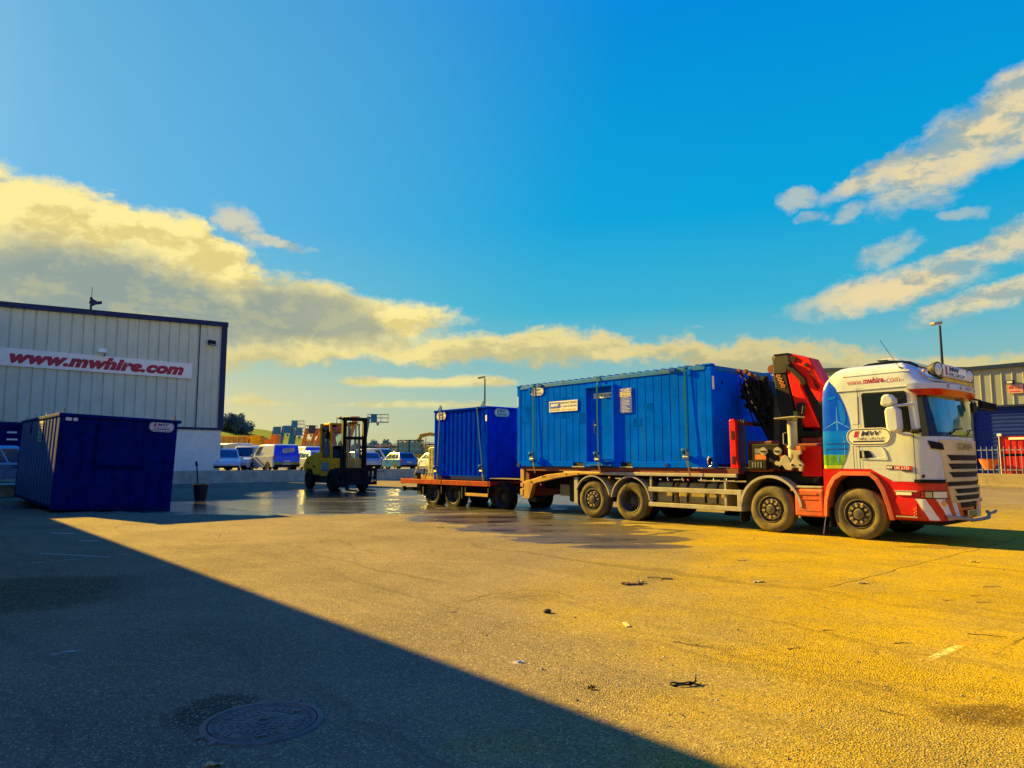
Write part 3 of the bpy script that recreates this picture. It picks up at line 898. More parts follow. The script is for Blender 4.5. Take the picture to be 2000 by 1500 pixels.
# ---------------------------------------------------------------- right warehouse, wall, fence
KW = 1.12
RH = thing('warehouse', 'cream ribbed warehouse with blue roller door behind the white cab', 'warehouse', (31.2 * KW, 43 * KW, 0), TH)
def rz_top(x):
    P = [(-34, 7.6), (-14.5, 9.05), (-12.7, 8.97), (-3.0, 8.07), (46, 8.07)]
    for (a, za), (b, zb) in zip(P, P[1:]):
        if a <= x <= b:
            return za + (zb - za) * (x - a) / (b - a)
    return 8
dl, dr, dt = -2.95, 6.0, 5.32
mb = MB()
def zb2(x):
    return dt if dl - .02 <= x <= dr + .02 else .7
for a, b, z in ((-34, -13, .7), (-13, -3, .7), (-3, dl, .7), (dl, dr, dt), (dr, 46, .7)):
    if b - a > .01:
        nn = max(1, round((b - a) / .62))
        for k in range(nn):
            x0, x1 = a + (b - a) * k / nn, a + (b - a) * (k + 1) / nn
            q = x1 - .1
            mb.grid([[(x0, 0, z), (q, 0, z), (q + .03, -.045, z), (x1 - .02, -.045, z), (x1, 0, z)], [(x0, 0, rz_top(x0)), (q, 0, rz_top(q)), (q + .03, -.045, rz_top(q)), (x1 - .02, -.045, rz_top(x1 - .02)), (x1, 0, rz_top(x1))]])
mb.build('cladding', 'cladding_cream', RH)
mb = MB()
P = [-34, -14.5, -12.7, -3, 46]
for a, b in zip(P, P[1:]):
    mb.prism([(a, rz_top(a) - .04), (b, rz_top(b) - .04), (b, rz_top(b) + .22), (a, rz_top(a) + .22)], 'y', -.2, .3)
mb.build('roof_trim', 'navy_trim', RH)
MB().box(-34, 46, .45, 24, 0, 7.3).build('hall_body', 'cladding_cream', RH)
mb = MB()
nz = 34
mb.grid([[(x, .16 + (.03 if k % 2 else 0), .7 + (dt - .7) * k / nz) for k in range(nz + 1)] for x in (dl, dr)])
dj = mb.build('roller_door', 'door_blue', RH)
MB().box(dl - .16, dl, -.05, .2, .7, dt + .12).box(dr, dr + .16, -.05, .2, .7, dt + .12).box(dl, dr, -.05, .2, dt, dt + .12).build('door_frame', 'navy_trim', RH)
lt = thing('flood_light', 'small black wall light above the pink sign on the cream warehouse', 'flood light', RH.matrix_basis @ Vector((-.56, 0, 6.98)), TH)
MB().box(-.24, .24, -.3, -.06, -.12, .12).build('housing', 'black', lt, bevel=.02)
MB().box(-.16, .16, -.31, -.301, -.08, .07).build('lens', 'lens', lt)
MB().box(-.05, .05, -.06, .0, -.05, .05).build('bracket', 'black', lt)
ps = thing('wall_sign', 'faded pink square sign below the wall light on the cream warehouse', 'sign', RH.matrix_basis @ Vector((-.3, 0, 6.5)), TH)
MB().box(-.44, .44, -.09, -.05, -.3, .3).build('board', 'pink_sign', ps)
MB().box(-.36, -.12, -.095, -.091, .02, .2).box(-.04, .3, -.095, -.091, .08, .14).box(-.04, .24, -.095, -.091, -.02, .03).box(-.34, .3, -.095, -.091, -.2, -.14).build('print', 'red_text', ps)

W2 = Vector((30.4, 43.5, 0))
bw = thing('boundary_wall', 'low sunlit concrete boundary wall carrying the pale steel fence', 'wall', W2, TH)
MB().box(-30, 18, 0, .25, -.02, .78).build('wall_panel', 'concrete_warm', bw, bevel=.015)
MB().box(-30, 18, -.28, -.03, -.02, .12).build('kerb', 'concrete_warm', bw, bevel=.02)
MB().box(-30, 18, .27, 4.6, .0, .70).build('bank', 'concrete', bw)
pf = thing('palisade_fence', 'pale galvanised palisade fence standing on the low boundary wall', 'fence', W2, TH)
mb = MB()
x = -26.0
while x < 17:
    mb.box(x - .017, x + .017, .09, .105, .80, 2.42)
    mb.add([(x - .017, .097, 2.42), (x + .017, .097, 2.42), (x, .097, 2.5)], [(0, 1, 2)])
    x += .30
mb.build('picket', 'fence_steel', pf)
MB().box(-26, 17, .107, .14, 2.22, 2.27).box(-26, 17, .107, .14, 1.0, 1.05).build('rail', 'fence_steel', pf)
mb = MB()
for x in (-19, -13, -7, 1.75, 8, 14):
    mb.box(x - .05, x + .05, .142, .22, .78, 2.45)
mb.build('post', 'galv', pf)
rs = thing('red_container', 'red steel container behind the palisade fence at the right edge', 'container', W2, TH)
mb = MB()
ribbed_wall(mb, -.72, 5.4, 2.02, 3.12, pitch=.34, groove=.06, depth=.03, y=1.4)
mb.box(-.72, 5.4, 1.45, 3.8, 2.02, 3.1)
mb.build('upper_body', 'skip_red', rs)
mb = MB()
ribbed_wall(mb, -.72, 5.4, .74, 1.86, pitch=.34, groove=.06, depth=.03, y=1.4)
mb.box(-.72, 5.4, 1.45, 3.8, .74, 1.85)
mb.build('lower_body', 'skip_red', rs)
MB().box(-.68, 5.4, 1.5, 3.7, 1.86, 2.02).build('forklift_gap', 'black', rs)
MB().box(-.74, -.70, 1.36, 1.44, .74, 3.14).box(-.2, 1.9, 1.36, 1.395, 2.9, 3.04).box(2.0, 4.6, 1.36, 1.395, 2.9, 3.04).build('edge_trim', 'clad_white', rs)
MB().box(-.8, -.58, 1.3, 1.5, 3.14, 3.3).box(1.2, 1.4, 1.34, 1.5, 3.12, 3.26).box(3.6, 3.8, 1.34, 1.5, 3.12, 3.26).build('lifting_lug', 'clad_white', rs)
tb = thing('mixing_tub', 'bright orange tub with tapered base behind the fence beside the red container', 'tub', W2, TH)
MB().grid([[Vector((-1.25 + cos(a) * r * 1.05, .95 + sin(a) * r * .5, z)) for a in [2 * pi * k / 24 for k in range(24)]] for z, r in ((1.0, .02), (1.0, .22), (1.1, .30), (1.5, .48), (1.68, .52), (1.70, .55), (1.70, .50), (1.5, .42))], close=True).build('bowl', 'orange_tub', tb, smooth=40)
MB().tube([(-1.7, .95, 1.62), (-1.5, .95, .72)], .03, 6).tube([(-.8, .95, 1.62), (-1.0, .95, .72)], .03, 6).build('leg', 'black', tb)

def lamp_post(px, py, Y, label, hd):
    P = at(px, py, Y)
    z0 = YZ if Y > 60 else .0
    o = thing('lamp_post', label, 'lamp post', (P.x, P.y, z0), hd, 'yard lamp posts')
    H = P.z - z0
    MB().tube([(0, 0, 0), (0, 0, H * .35), (0, 0, H - .12)], [.13, .11, .07], 12).build('pole', 'navy_trim', o, smooth=40)
    MB().cyl((0, 0, 0), (0, 0, 1.1), .16, 12).build('base', 'navy_trim', o)
    hm = MB()
    hm.obox((-.36, 0, H - .02), (1, 0, .18), (0, 1, 0), (-.18, 0, 1), .42, .17, .09).build('lamp_head', 'galv', o, bevel=.05)
    MB().obox((-.40, 0, H - .125), (1, 0, .18), (0, 1, 0), (-.18, 0, 1), .26, .12, .015).build('lens', 'lens', o)
lamp_post(947, 737, 75, 'slim lamp post rising behind the small blue container on the trailer', 0)
lamp_post(1835, 632, 43.0, 'tall lamp post against the blue sky behind the lorry cab', .5)

# ---------------------------------------------------------------- leaning store at the left
ST = thing('storage_container', 'dark navy steel store leaning slightly on wet tarmac with a shuttered window', 'container', (-14.154, 21.87, .054), rot=(.011, .035, .722))
SW, SD, SH = 3.46, 8.33, 3.03
def corrugate(mb, axis, fixed, a0, a1, z0, z1, pitch, depth, sgn, flat=.5):
    """trapezoid ribs on a wall; axis 'x' or 'y' is the running axis, ribs go from fixed towards fixed+sgn*depth"""
    n = max(1, round((a1 - a0) / pitch))
    p = (a1 - a0) / n
    pr = []
    for k in range(n):
        a = a0 + k * p
        pr += [(a, 0), (a + p * flat * .62, 0), (a + p * (flat * .62 + .19), 1), (a + p * (1 - .19), 1)]
    pr.append((a1, 0))
    rows = []
    for z in (z0, z1):
        rows.append([((a, fixed + sgn * depth * t, z) if axis == 'x' else (fixed + sgn * depth * t, a, z)) for a, t in pr])
    mb.grid(rows)
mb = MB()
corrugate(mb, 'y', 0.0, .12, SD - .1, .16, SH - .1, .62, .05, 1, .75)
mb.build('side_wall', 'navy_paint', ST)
mb = MB()
n0 = [(0.1, .0), (.62, .0), (.66, .03), (.74, .03), (.78, 0), (1.02, 0)]
rows = []
for z in (.16, SH - .1):
    rows.append([(x, y, z) for x, y in [(.1, .02), (.58, .02), (.61, .055), (.70, .055), (.73, .02), (.98, .02), (1.01, .055), (1.1, .055), (1.13, .02), (1.55, .02), (1.58, .055), (1.66, .055), (1.69, .02), (2.05, .02), (2.08, .055), (2.17, .055), (2.2, .02), (2.6, .02), (2.63, .055), (2.72, .055), (2.75, .02), (3.02, .02), (3.05, .055), (3.13, .055), (3.16, .02), (3.38, .02)]])
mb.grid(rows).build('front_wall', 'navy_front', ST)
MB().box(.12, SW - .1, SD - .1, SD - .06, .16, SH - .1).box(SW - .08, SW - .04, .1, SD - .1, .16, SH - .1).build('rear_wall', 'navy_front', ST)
for x, y in ((0, 0), (SW - .14, 0), (0, SD - .12), (SW - .14, SD - .12)):
    MB().box(x, x + .14, y, y + .12, .04, SH - .02).build('corner_post', 'navy_front', ST, bevel=.012)
MB().box(-.03, SW + .10, -.05, SD + .03, SH - .10, SH).build('roof', 'navy_front', ST, bevel=.012)
MB().box(.14, SW - .14, -.01, .10, .03, .17).box(.0, .10, .12, SD - .12, .06, .18).build('base_rail', 'navy_dark', ST, bevel=.01)
MB().box(.3, .6, .3, SD - .3, -.08, .05).box(SW - .6, SW - .3, .3, SD - .3, -.08, .05).build('skid', 'black', ST)
sh = MB().box(1.12, 2.40, -.035, .03, 1.45, 2.72).build('window_shutter', 'navy_front', ST, bevel=.01)
MB().box(1.08, 1.12, -.05, .0, 1.41, 2.76).box(2.40, 2.44, -.05, .0, 1.41, 2.76).box(1.12, 2.40, -.05, 0, 2.72, 2.76).box(1.12, 2.40, -.05, 0, 1.41, 1.45).build('frame', 'navy_dark', sh)
for x in (1.35, 2.15):
    MB().box(x - .05, x + .05, -.06, -.036, 2.55, 2.68).build('hinge', 'navy_dark', sh)
for (x, y) in ((.1, .12), (SW - .1, .12), (.1, SD - .2), (.08, 3.2), (.08, 5.6)):
    MB().prism([(y - .09, SH - .005), (y + .09, SH - .005), (y + .03, SH + .15), (y - .03, SH + .15)], 'x', x - .012, x + .012).build('lifting_lug', 'galv' if x < .2 and y > .3 else 'navy_dark', ST)
mb = MB()
for y in (3.2, 5.6):
    mb.box(-.03, -.005, y - .05, y + .05, SH - .55, SH - .12).box(-.045, -.03, y - .12, y + .12, SH - .55, SH - .46)
mb.build('door_hasp', 'navy_front', ST)
logo_plate(ST, (2.95, -.012, 2.78), (1, 0, 0), (0, 0, 1), .78, .34)
MB().box(.15, .32, -.03, -.021, 2.80, 2.90).box(.36, .48, -.03, -.021, 2.80, 2.90).build('number_label', 'sign_white', ST)
pl = MB().box(-.035, -.022, 2.9, 3.75, 2.15, 2.86).build('notice_plate', 'sign_beige', ST, bevel=.01)
mb = MB()
for z, a, b in ((2.76, 3.0, 3.5), (2.68, 2.98, 3.62), (2.58, 3.0, 3.66), (2.40, 2.98, 3.66), (2.30, 3.0, 3.55), (2.22, 3.0, 3.64)):
    mb.box(-.041, -.036, a, b, z - .018, z + .022)
mb.build('print', 'navy_text', pl)

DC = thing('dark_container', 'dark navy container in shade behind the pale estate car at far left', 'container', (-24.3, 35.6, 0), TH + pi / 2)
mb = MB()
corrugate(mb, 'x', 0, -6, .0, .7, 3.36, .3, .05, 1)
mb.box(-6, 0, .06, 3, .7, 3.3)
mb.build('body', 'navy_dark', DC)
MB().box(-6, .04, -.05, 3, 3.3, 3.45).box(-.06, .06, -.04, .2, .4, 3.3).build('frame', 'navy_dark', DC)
MB().box(-.95, -.55, -.03, -.01, 2.95, 3.03).build('marking', 'clad_white', DC)
MB().box(-.95, -.5, -.03, -.01, 2.6, 2.68).build('marking', 'clad_white', DC)
tag(MB(Matrix.Translation((-24.2, 33.6, 0)) @ Matrix.Rotation(TH + pi / 2, 4, 'Z')).box(-9, 3.2, -2.6, 6, -.02, .5).build('loading_slab', 'concrete', bevel=.03), kind='structure')

# ---------------------------------------------------------------- bucket and brush
g = gnd(391, 977)
bk = thing('bucket', 'black bucket with wire handle standing on wet tarmac by the wall', 'bucket', (g.x, g.y, 0))
MB().lathe([(.02, .01), (0, .16), (.03, .215), (.60, .29), (.60, .315), (.64, .32), (.64, .275), (.10, .20), (.06, .01)], (0, 0, 0), (0, 0, 1), 28).build('body', 'bucket_black', bk, smooth=40)
MB().tube([(.30, 0, .58), (.315, 0, .75), (.30, .02, .92), (.26, .03, 1.0), (.20, .05, .62)], .012, 6).build('handle', 'steel', bk)
br = thing('brush', 'dark brush handle leaning up out of the black bucket', 'brush', (g.x, g.y, 0))
MB().tube([(-.05, .02, .16), (-.12, 0, .6), (-.20, -.02, 1.42)], [.028, .028, .028], 8).build('shaft', 'navy_trim', br)
MB().tube([(-.195, -.02, 1.38), (-.225, -.025, 1.56)], [.05, .045], 8).build('grip', 'black', br)
MB().box(-.16, .06, -.04, .08, .08, .17).build('head', 'black', br)

MT['bar_yellow'] = pm('bar_yellow', (.85, .55, .02), .4, var=.15, spec=.2)

# ---------------------------------------------------------------- the lorry (local x = along it, y = across, away from us)
TR = thing('crane_lorry', 'white and red flatbed lorry with blue livery panel and folded red crane', 'lorry', O_T, TH)
WHEELBASE = (0.0, 1.37, 5.40, 7.33)

def wheel(parent, x, y0, side, dual=False, style='hub', R=.525, dusty=True, seed=0):
    """tyre with outer face at y0; side -1 faces us, +1 the far side"""
    ax = (0, -side, 0)             # towards the lorry's middle
    W = .36
    prof = [(.10, .285), (.03, .30), (.012, .34), (.0, .40), (.012, .46), (.035, .50), (.07, R), (W - .07, R), (W - .03, .50), (W, .40), (W - .03, .30), (W - .1, .285)]
    c = (x, y0, R - .012)
    tw = MB().lathe(prof, c, ax, 48)
    for k in range(40):
        a = 2 * pi * k / 40
    ty = tw.build('wheel', 'tyre_dusty' if dusty else 'rubber', parent, smooth=35)
    # raised ring and tread blocks
    if dual:
        t2 = MB().lathe([(p + .37, r) for p, r in prof], c, ax, 40)
        t2.build('inner_tyre', 'rubber', ty, smooth=35)
    rim = MB()
    if style == 'hub':
        rim.lathe([(.02, .30), (.015, .285), (.05, .275), (.09, .26), (.10, .21), (.055, .20), (.05, .165), (.05, .10), (-.005, .095), (-.02, .08), (-.03, .0)], c, ax, 40)
    else:
        rim.lathe([(.01, .30), (.02, .285), (.10, .27), (.20, .262), (.21, .15), (.16, .14), (.15, .09), (.12, .08), (.12, .0)], c, ax, 40)
    r_ = rim.build('rim', 'rim_dark', ty, smooth=30)
    if style == 'hub':
        nb = MB()
        for k in range(10):
            a = 2 * pi * k / 10 + seed
            p = Vector((x + cos(a) * .168, y0, R - .012 + sin(a) * .168))
            nb.cyl(p + Vector(ax) * .06, p + Vector(ax) * .005, .03, 8)
            p = Vector((x + cos(a) * .205, y0, R - .012 + sin(a) * .205))
            nb.blobby(p + Vector(ax) * .05, .032, .1, 1, seed=k)
        nb.lathe([(.048, .235), (.04, .225), (.04, .20), (.05, .19)], c, ax, 32)
        nb.lathe([(.0, .10), (-.015, .092), (-.014, .06), (-.004, .055)], c, ax, 24)
        nb.build('wheel_nut', 'rim_dusty', ty, smooth=40)
    else:
        nb = MB()
        for k in range(10):
            a = 2 * pi * k / 10
            p = Vector((x + cos(a) * .19, y0, R - .012 + sin(a) * .19))
            nb.cyl(p + Vector(ax) * .21, p + Vector(ax) * .185, .022, 6)
        nb.build('wheel_nut', 'chassis', ty)
    return ty
for i, x in enumerate(WHEELBASE):
    wheel(TR, x, 0.0 if i > 1 else .01, -1, dual=(i == 1), style='deep' if i == 1 else 'hub', seed=i * .4)
    wheel(TR, x, 2.50, 1, dual=(i == 1), style='deep' if i == 1 else 'hub', dusty=False)

# chassis and deck
mb = MB()
mb.box(-2.7, 8.2, .78, .90, .72, 1.04).box(-2.7, 8.2, 1.60, 1.72, .72, 1.04)
for x in (-2.4, -1.2, .7, 2.0, 3.3, 4.6, 6.2):
    mb.box(x, x + .12, .90, 1.60, .78, .98)
for x in WHEELBASE:
    mb.cyl((x, .3, .51), (x, 2.2, .51), .09, 10)
mb.box(-.4, 1.8, .4, .7, .45, .78).box(-.4, 1.8, 1.8, 2.1, .45, .78)
mb.build('chassis', 'chassis', TR)
MB().box(-3.0, 4.62, .02, 2.48, 1.285, 1.405).build('deck', 'deck_red', TR, bevel=.008)
MB().box(-1.1, 4.57, -.015, .06, 1.20, 1.284).build('deck_rail', 'galv', TR, bevel=.01)
MB().box(-1.1, 4.57, 2.44, 2.515, 1.20, 1.284).build('deck_rail', 'galv', TR, bevel=.01)
mb = MB()
for k in range(14):
    x = -.6 + k * .39
    mb.box(x, x + .05, .08, 2.42, 1.12, 1.283)
mb.build('cross_member', 'chassis', TR)
mb = MB()
for x in (2.6, 3.05, 3.6, 3.95, 4.3):
    mb.tube([(x, .03, 1.20), (x + .01, .0, 1.13), (x + .05, .0, 1.09)], .012, 6)
mb.build('rope_hook', 'steel', TR)
rp = MB().prism([(-2.86, .42), (-2.60, .42), (-2.42, .87), (-2.28, .92), (-1.32, 1.09), (-.4, 1.20), (.45, 1.205), (.45, 1.275), (-.61, 1.275), (-1.21, 1.235), (-1.83, 1.175), (-2.31, 1.06), (-2.86, .95)], 'y', -.02, .14)
rp.build('beavertail_beam', 'ramp_yellow', TR, bevel=.012)
MB().prism([(-2.86, .42), (-2.60, .42), (-2.42, .87), (-2.28, .92), (-1.32, 1.09), (-.4, 1.20), (.45, 1.205), (.45, 1.275), (-.61, 1.275), (-1.21, 1.235), (-1.83, 1.175), (-2.31, 1.06), (-2.86, .95)], 'y', 2.36, 2.52).build('beavertail_beam', 'ramp_yellow', TR, bevel=.012)
MB().box(-2.9, -2.75, .14, 2.36, .5, 1.28).build('tail_panel', 'deck_red', TR)
mb = MB()
for x, z in ((-2.0, 1.10), (-1.9, 1.115), (-2.52, .93), (-2.46, .94), (-1.0, 1.2), (-.5, 1.23)):
    mb.cyl((x, -.026, z), (x, -.019, z), .022, 8)
mb.build('slot', 'black', TR)
mb = MB()
mb.box(-3.02, -2.86, .0, .09, .95, 1.33).box(-3.0, -2.87, -.03, .02, .52, .72).box(-2.99, -2.87, -.03, .02, .78, .9).box(-2.93, -2.86, -.01, .1, .42, .95)
mb.build('hinge', 'ramp_yellow', TR, bevel=.01)
MB().box(-2.7, -2.35, .05, .4, .33, .46).build('ramp_foot', 'black', TR)
MB().box(-2.0, -1.45, .75, .8, .52, .86).build('number_board', 'galv', TR)
MB().box(-1.25, -.95, .35, .7, .38, 1.08).build('air_tank', 'black', TR, bevel=.06)
MB().box(-.72, -.58, .03, .5, .36, 1.12).build('side_post', 'galv', TR, bevel=.01)
MB().box(-.58, -.42, .06, .5, .30, 1.12).build('side_post', 'black', TR)
def arch(name, x, r0, r1, a0, a1, y0, y1, mat, zc=.513, n=22):
    V = []
    rows = []
    for k in range(n + 1):
        a = RAD(a0 + (a1 - a0) * k / n)
        rows.append([(x + cos(a) * r, y, zc + sin(a) * r) for r, y in ((r1, y0), (r1, y1), (r0, y1), (r0, y0))])
    return MB().grid(rows, close=True).build(name, mat, TR, smooth=35)
arch('mudguard', 0.0, .640, .672, 12, 158, -.01, .62, 'galv')
arch('mudguard', 1.37, .640, .672, 5, 172, -.01, .62, 'galv')
arch('mudguard', 5.40, .70, .755, 6, 172, -.02, .42, 'galv')
for x in WHEELBASE[:3]:
    arch('mudguard', x, .66, .69, 10, 165, 1.95, 2.51, 'black')
MB().box(4.63, 4.66, .0, .40, .18, .78).build('mud_flap', 'rubber', TR)
MB().box(6.70, 6.73, .05, .42, .20, .60).build('mud_flap', 'rubber', TR)
MB().bar((6.66, -.015, .44), (6.60, -.03, .06), .02, .02).build('ground_strap', 'galv', TR)
# side guard with tanks behind
mb = MB()
mb.box(2.0, 4.58, -.01, .03, .80, .915).box(2.0, 4.58, -.01, .03, .42, .525).box(4.58, 4.69, -.012, .05, .42, .915)
mb.box(4.60, 4.69, .05, .5, .42, .90)
mb.build('side_guard', 'galv', TR, bevel=.008)
for x in (2.02, 4.22):
    MB().box(x, x + .05, .03, .08, .40, 1.20).build('guard_bracket', 'galv', TR)
def tank(name, x0, x1, mat, strap):
    prof = [(.12, .56), (.12, .94), (.18, 1.03), (.28, 1.06), (.62, 1.06), (.70, .98), (.70, .52), (.62, .47), (.2, .47)]
    o = MB().prism(prof, 'x', x0, x1).build(name, mat, TR, bevel=.025)
    P2 = [(.105, .56), (.105, .945), (.17, 1.045), (.28, 1.075), (.62, 1.075), (.62, 1.06), (.28, 1.06), (.18, 1.03), (.12, .94), (.12, .56)]
    for x in strap:
        MB().prism(P2, 'x', x, x + .06).build('strap', 'chassis', o)
tank('fuel_tank', 2.86, 4.20, 'sunlit_grey', (3.10, 3.62, 3.95))
tank('air_tank', 2.12, 2.74, 'sunlit_grey', (2.14, 2.66))
MB().box(1.3, 2.6, .9, 1.4, .45, .75).build('gearbox', 'chassis', TR)
MB().prism([(2.95, .14), (3.55, .14), (3.5, .40), (3.0, .40)], 'y', 2.0, 2.4).build('spare_carrier', 'chassis', TR)
mb = MB().blobby((.68, -.02, 1.13), .035, 0, 1)
mb.build('marker_lamp', 'lens_amber', TR)
MB().blobby((3.25, -.02, 1.12), .035, 0, 1).build('marker_lamp', 'lens_red', TR)
MB().blobby((-2.05, -.03, .87), .03, 0, 1).build('marker_lamp', 'lens_amber', TR)
# red side tank behind the front wheel
tk = MB().prism([(.0, .43), (.02, .40), (.5, .40), (.5, 1.0), (.04, 1.0), (.0, .96)], 'x', 5.985, 6.60).build('side_locker', 'sunlit_red', TR, bevel=.025, seg=3)
MB().box(6.08, 6.48, -.012, -.001, .86, .90).box(6.08, 6.48, -.012, -.001, .76, .78).box(6.04, 6.54, -.008, -.001, .52, .535).build('rib', 'sunlit_red', tk, bevel=.004)
MB().box(5.98, 6.58, .02, .45, 1.002, 1.05).build('cover', 'galv', tk, bevel=.01)
MB().box(5.90, 5.965, -.01, .05, .94, 1.05).build('reflector', 'lens_amber', TR)
MB().cyl((6.75, .25, 1.0), (6.75, .6, 1.0), .2, 14).box(5.0, 6.6, .6, 1.9, .5, 1.2).build('engine_bay', 'black', TR)

# ---------------------------------------------------------------- folded crane
MB().box(4.66, 6.45, .25, 2.3, 1.08, 1.34).build('crane_base', 'black', TR, bevel=.03)
MB().box(4.78, 5.42, .16, .5, 1.34, 2.05).box(5.3, 6.55, .32, .9, 1.34, 1.98).build('crane_pedestal', 'deck_red', TR, bevel=.03)
MB().box(6.05, 6.5, .24, .32, 1.25, 1.92).box(6.0, 6.5, .95, 1.6, 1.3, 2.4).build('crane_column', 'crane_red', TR, bevel=.02)
mb = MB()
mb.box(4.86, 5.62, .10, .30, 1.40, 1.98)
mb.build('control_box', 'crane_dark', TR, bevel=.02)
MB().box(4.90, 5.36, -.02, .099, 1.39, 1.60).build('step_box', 'black', TR, bevel=.02)
mb = MB()
for k in range(4):
    mb.box(5.0 + k * .07, 5.03 + k * .07, -.025, -.019, 1.44, 1.56)
mb.build('step_slot', 'steel', TR)
MB().box(5.02, 5.26, .085, .099, 1.76, 1.87).build('load_plate', 'steel', TR)
MB().box(5.02, 5.29, .085, .099, 1.62, 1.74).build('warning_label', 'warn_orange', TR)
MB().box(5.62, 5.80, .085, .099, 1.62, 1.72).build('warning_label', 'warn_orange', TR)
for x in (5.26, 5.60):
    k = MB().lathe([(.0, .0), (.0, .085), (.02, .09), (.06, .088), (.07, .04), (.07, .0)], (x, .02, 1.81), (0, 1, 0), 20).build('gauge', 'beige_metal', TR, smooth=40)
    MB().box(x - .06, x + .06, .0, .018, 1.795, 1.825).build('lever', 'black', k)
MB().lathe([(0, 0), (0, .05), (.05, .05)], (5.58, .03, 1.54), (0, 1, 0), 14).build('cap', 'beige_metal', TR)
# upright stabiliser with its tilted foot plate and claw brackets
MB().cyl((5.93, .12, 1.55), (5.93, .12, 2.48), .105, 20).build('stabiliser_leg', 'galv', TR, smooth=40)
MB().cyl((5.93, .12, 1.88), (5.93, .12, 1.93), .125, 20).cyl((5.93, .12, 2.40), (5.93, .12, 2.50), .06, 16).build('stabiliser_collar', 'beige_metal', TR, smooth=40)
MB().obox((5.87, .12, 2.55), (1, 0, .05), (0, 1, 0), (-.05, 0, 1), .26, .2, .014).obox((5.93, .12, 2.52), (1, 0, 0), (0, 1, 0), (0, 0, 1), .09, .09, .03).build('foot_plate', 'beige_metal', TR, bevel=.006)
MB().tube([(5.82, .05, 1.95), (5.76, .03, 1.97), (5.76, .03, 2.2), (5.82, .05, 2.22)], .012, 6).build('grab_handle', 'steel', TR)
MB().prism([(5.72, 1.50), (5.64, 1.46), (5.64, 1.54), (5.72, 1.68), (5.79, 1.72), (5.86, 1.68), (5.93, 1.54), (5.95, 1.42), (5.90, 1.38), (5.80, 1.40)], 'y', .0, .06).build('claw_bracket', 'beige_metal', TR, bevel=.008)
MB().prism([(5.93, 1.82), (6.17, 1.82), (6.17, 1.74), (6.10, 1.71), (6.10, 1.63), (6.21, 1.52), (6.19, 1.45), (6.17, 1.36), (6.11, 1.37), (6.10, 1.44), (5.97, 1.44), (5.90, 1.50), (6.0, 1.64), (6.0, 1.72), (5.93, 1.74)], 'y', -.01, .06).build('claw_bracket', 'beige_metal', TR, bevel=.008)
MB().cyl((6.14, -.02, 1.50), (6.14, -.011, 1.50), .022, 10).cyl((5.97, -.02, 1.50), (5.97, -.011, 1.50), .03, 10).box(5.88, 5.90, .001, .05, 1.4, 1.55).build('pivot_pin', 'black', TR)
MB().box(5.96, 6.16, .02, .3, 1.822, 1.91).build('lamp_housing', 'warn_orange', TR, bevel=.015)
# head board post
MB().prism([(4.42, 1.41), (4.64, 1.41), (4.62, 1.52), (4.58, 1.62), (4.58, 2.52), (4.54, 2.58), (4.44, 2.58), (4.41, 2.54)], 'y', .02, .14).build('headboard_post', 'crane_red', TR, bevel=.015)
MB().box(4.46, 4.52, .012, .019, 2.1, 2.3).box(4.47, 4.53, .012, .019, 1.52, 1.70).build('slot', 'black', TR)
MB().box(4.42, 4.58, 2.36, 2.48, 1.41, 2.58).box(4.46, 4.56, .14, 2.36, 2.44, 2.54).build('headboard_frame', 'deck_red', TR, bevel=.01)
mb = MB()
for x in (4.64, 4.70, 4.76):
    mb.tube([(x, .10, 1.36), (x, .10, 2.56)], .022, 8)
mb.build('hydraulic_pipe', 'rubber_fold', TR)
# boom: red side plates, dark folded inner booms, links and hoses
by0, by1 = .58, 1.06
MB().prism([(5.70, 4.045), (5.80, 4.05), (6.17, 3.92), (6.46, 3.30), (6.36, 2.90), (6.30, 2.95), (6.02, 3.46), (5.94, 3.30), (6.33, 2.33), (5.98, 2.35), (5.80, 2.72), (5.62, 3.66), (5.62, 3.92)], 'y', by0, by1).build('main_boom', 'crane_red', TR, bevel=.02)
MB().prism([(5.97, 3.42), (6.12, 3.32), (6.38, 2.86), (6.36, 2.3), (6.31, 2.31)], 'y', by0 + .06, by1 - .04).build('boom_gap_plate', 'crane_dark', TR)
MB().prism([(5.29, 3.62), (5.29, 3.98), (5.36, 4.06), (5.46, 4.085), (5.60, 4.08), (5.68, 4.04), (5.71, 3.95), (5.66, 3.80), (5.62, 3.62)], 'y', by0 - .02, 1.30).build('boom_bellows', 'rubber_fold', TR, bevel=.02)
mb = MB()
for k in range(9):
    a = k / 8
    mb.box(5.275 - .0, 5.30, by0 - .01, 1.29, 3.62 + a * .36, 3.635 + a * .36)
for k in range(8):
    x = 5.33 + k * .045
    mb.box(x, x + .014, by0 - .03, 1.29, 4.055, 4.092)
mb.build('bellows_rib', 'crane_dark', TR)
MB().prism([(5.29, 3.62), (5.60, 3.62), (5.76, 2.74), (5.70, 2.55), (5.45, 2.55), (5.36, 2.85)], 'y', by0, 1.25).build('outer_boom', 'crane_dark', TR, bevel=.02)
mb = MB()
for k in range(4):
    z = 3.60 - k * .082
    x = 5.345 + k * .035
    mb.obox((x + .07, by0 - .006, z - .03), (1, 0, -.12), (0, 1, 0), (.12, 0, 1), .05, .003, .034)
mb.build('warning_label', 'warn_orange', TR)
mb = MB()
for k in range(4):
    z = 3.60 - k * .082
    x = 5.345 + k * .035
    mb.obox((x + .07, by0 - .010, z - .03), (1, 0, -.12), (0, 1, 0), (.12, 0, 1), .03, .002, .014)
mb.build('warning_mark', 'black', TR)
d = Vector((6.38 - 6.17, 0, 3.18 - 3.69)).normalized()
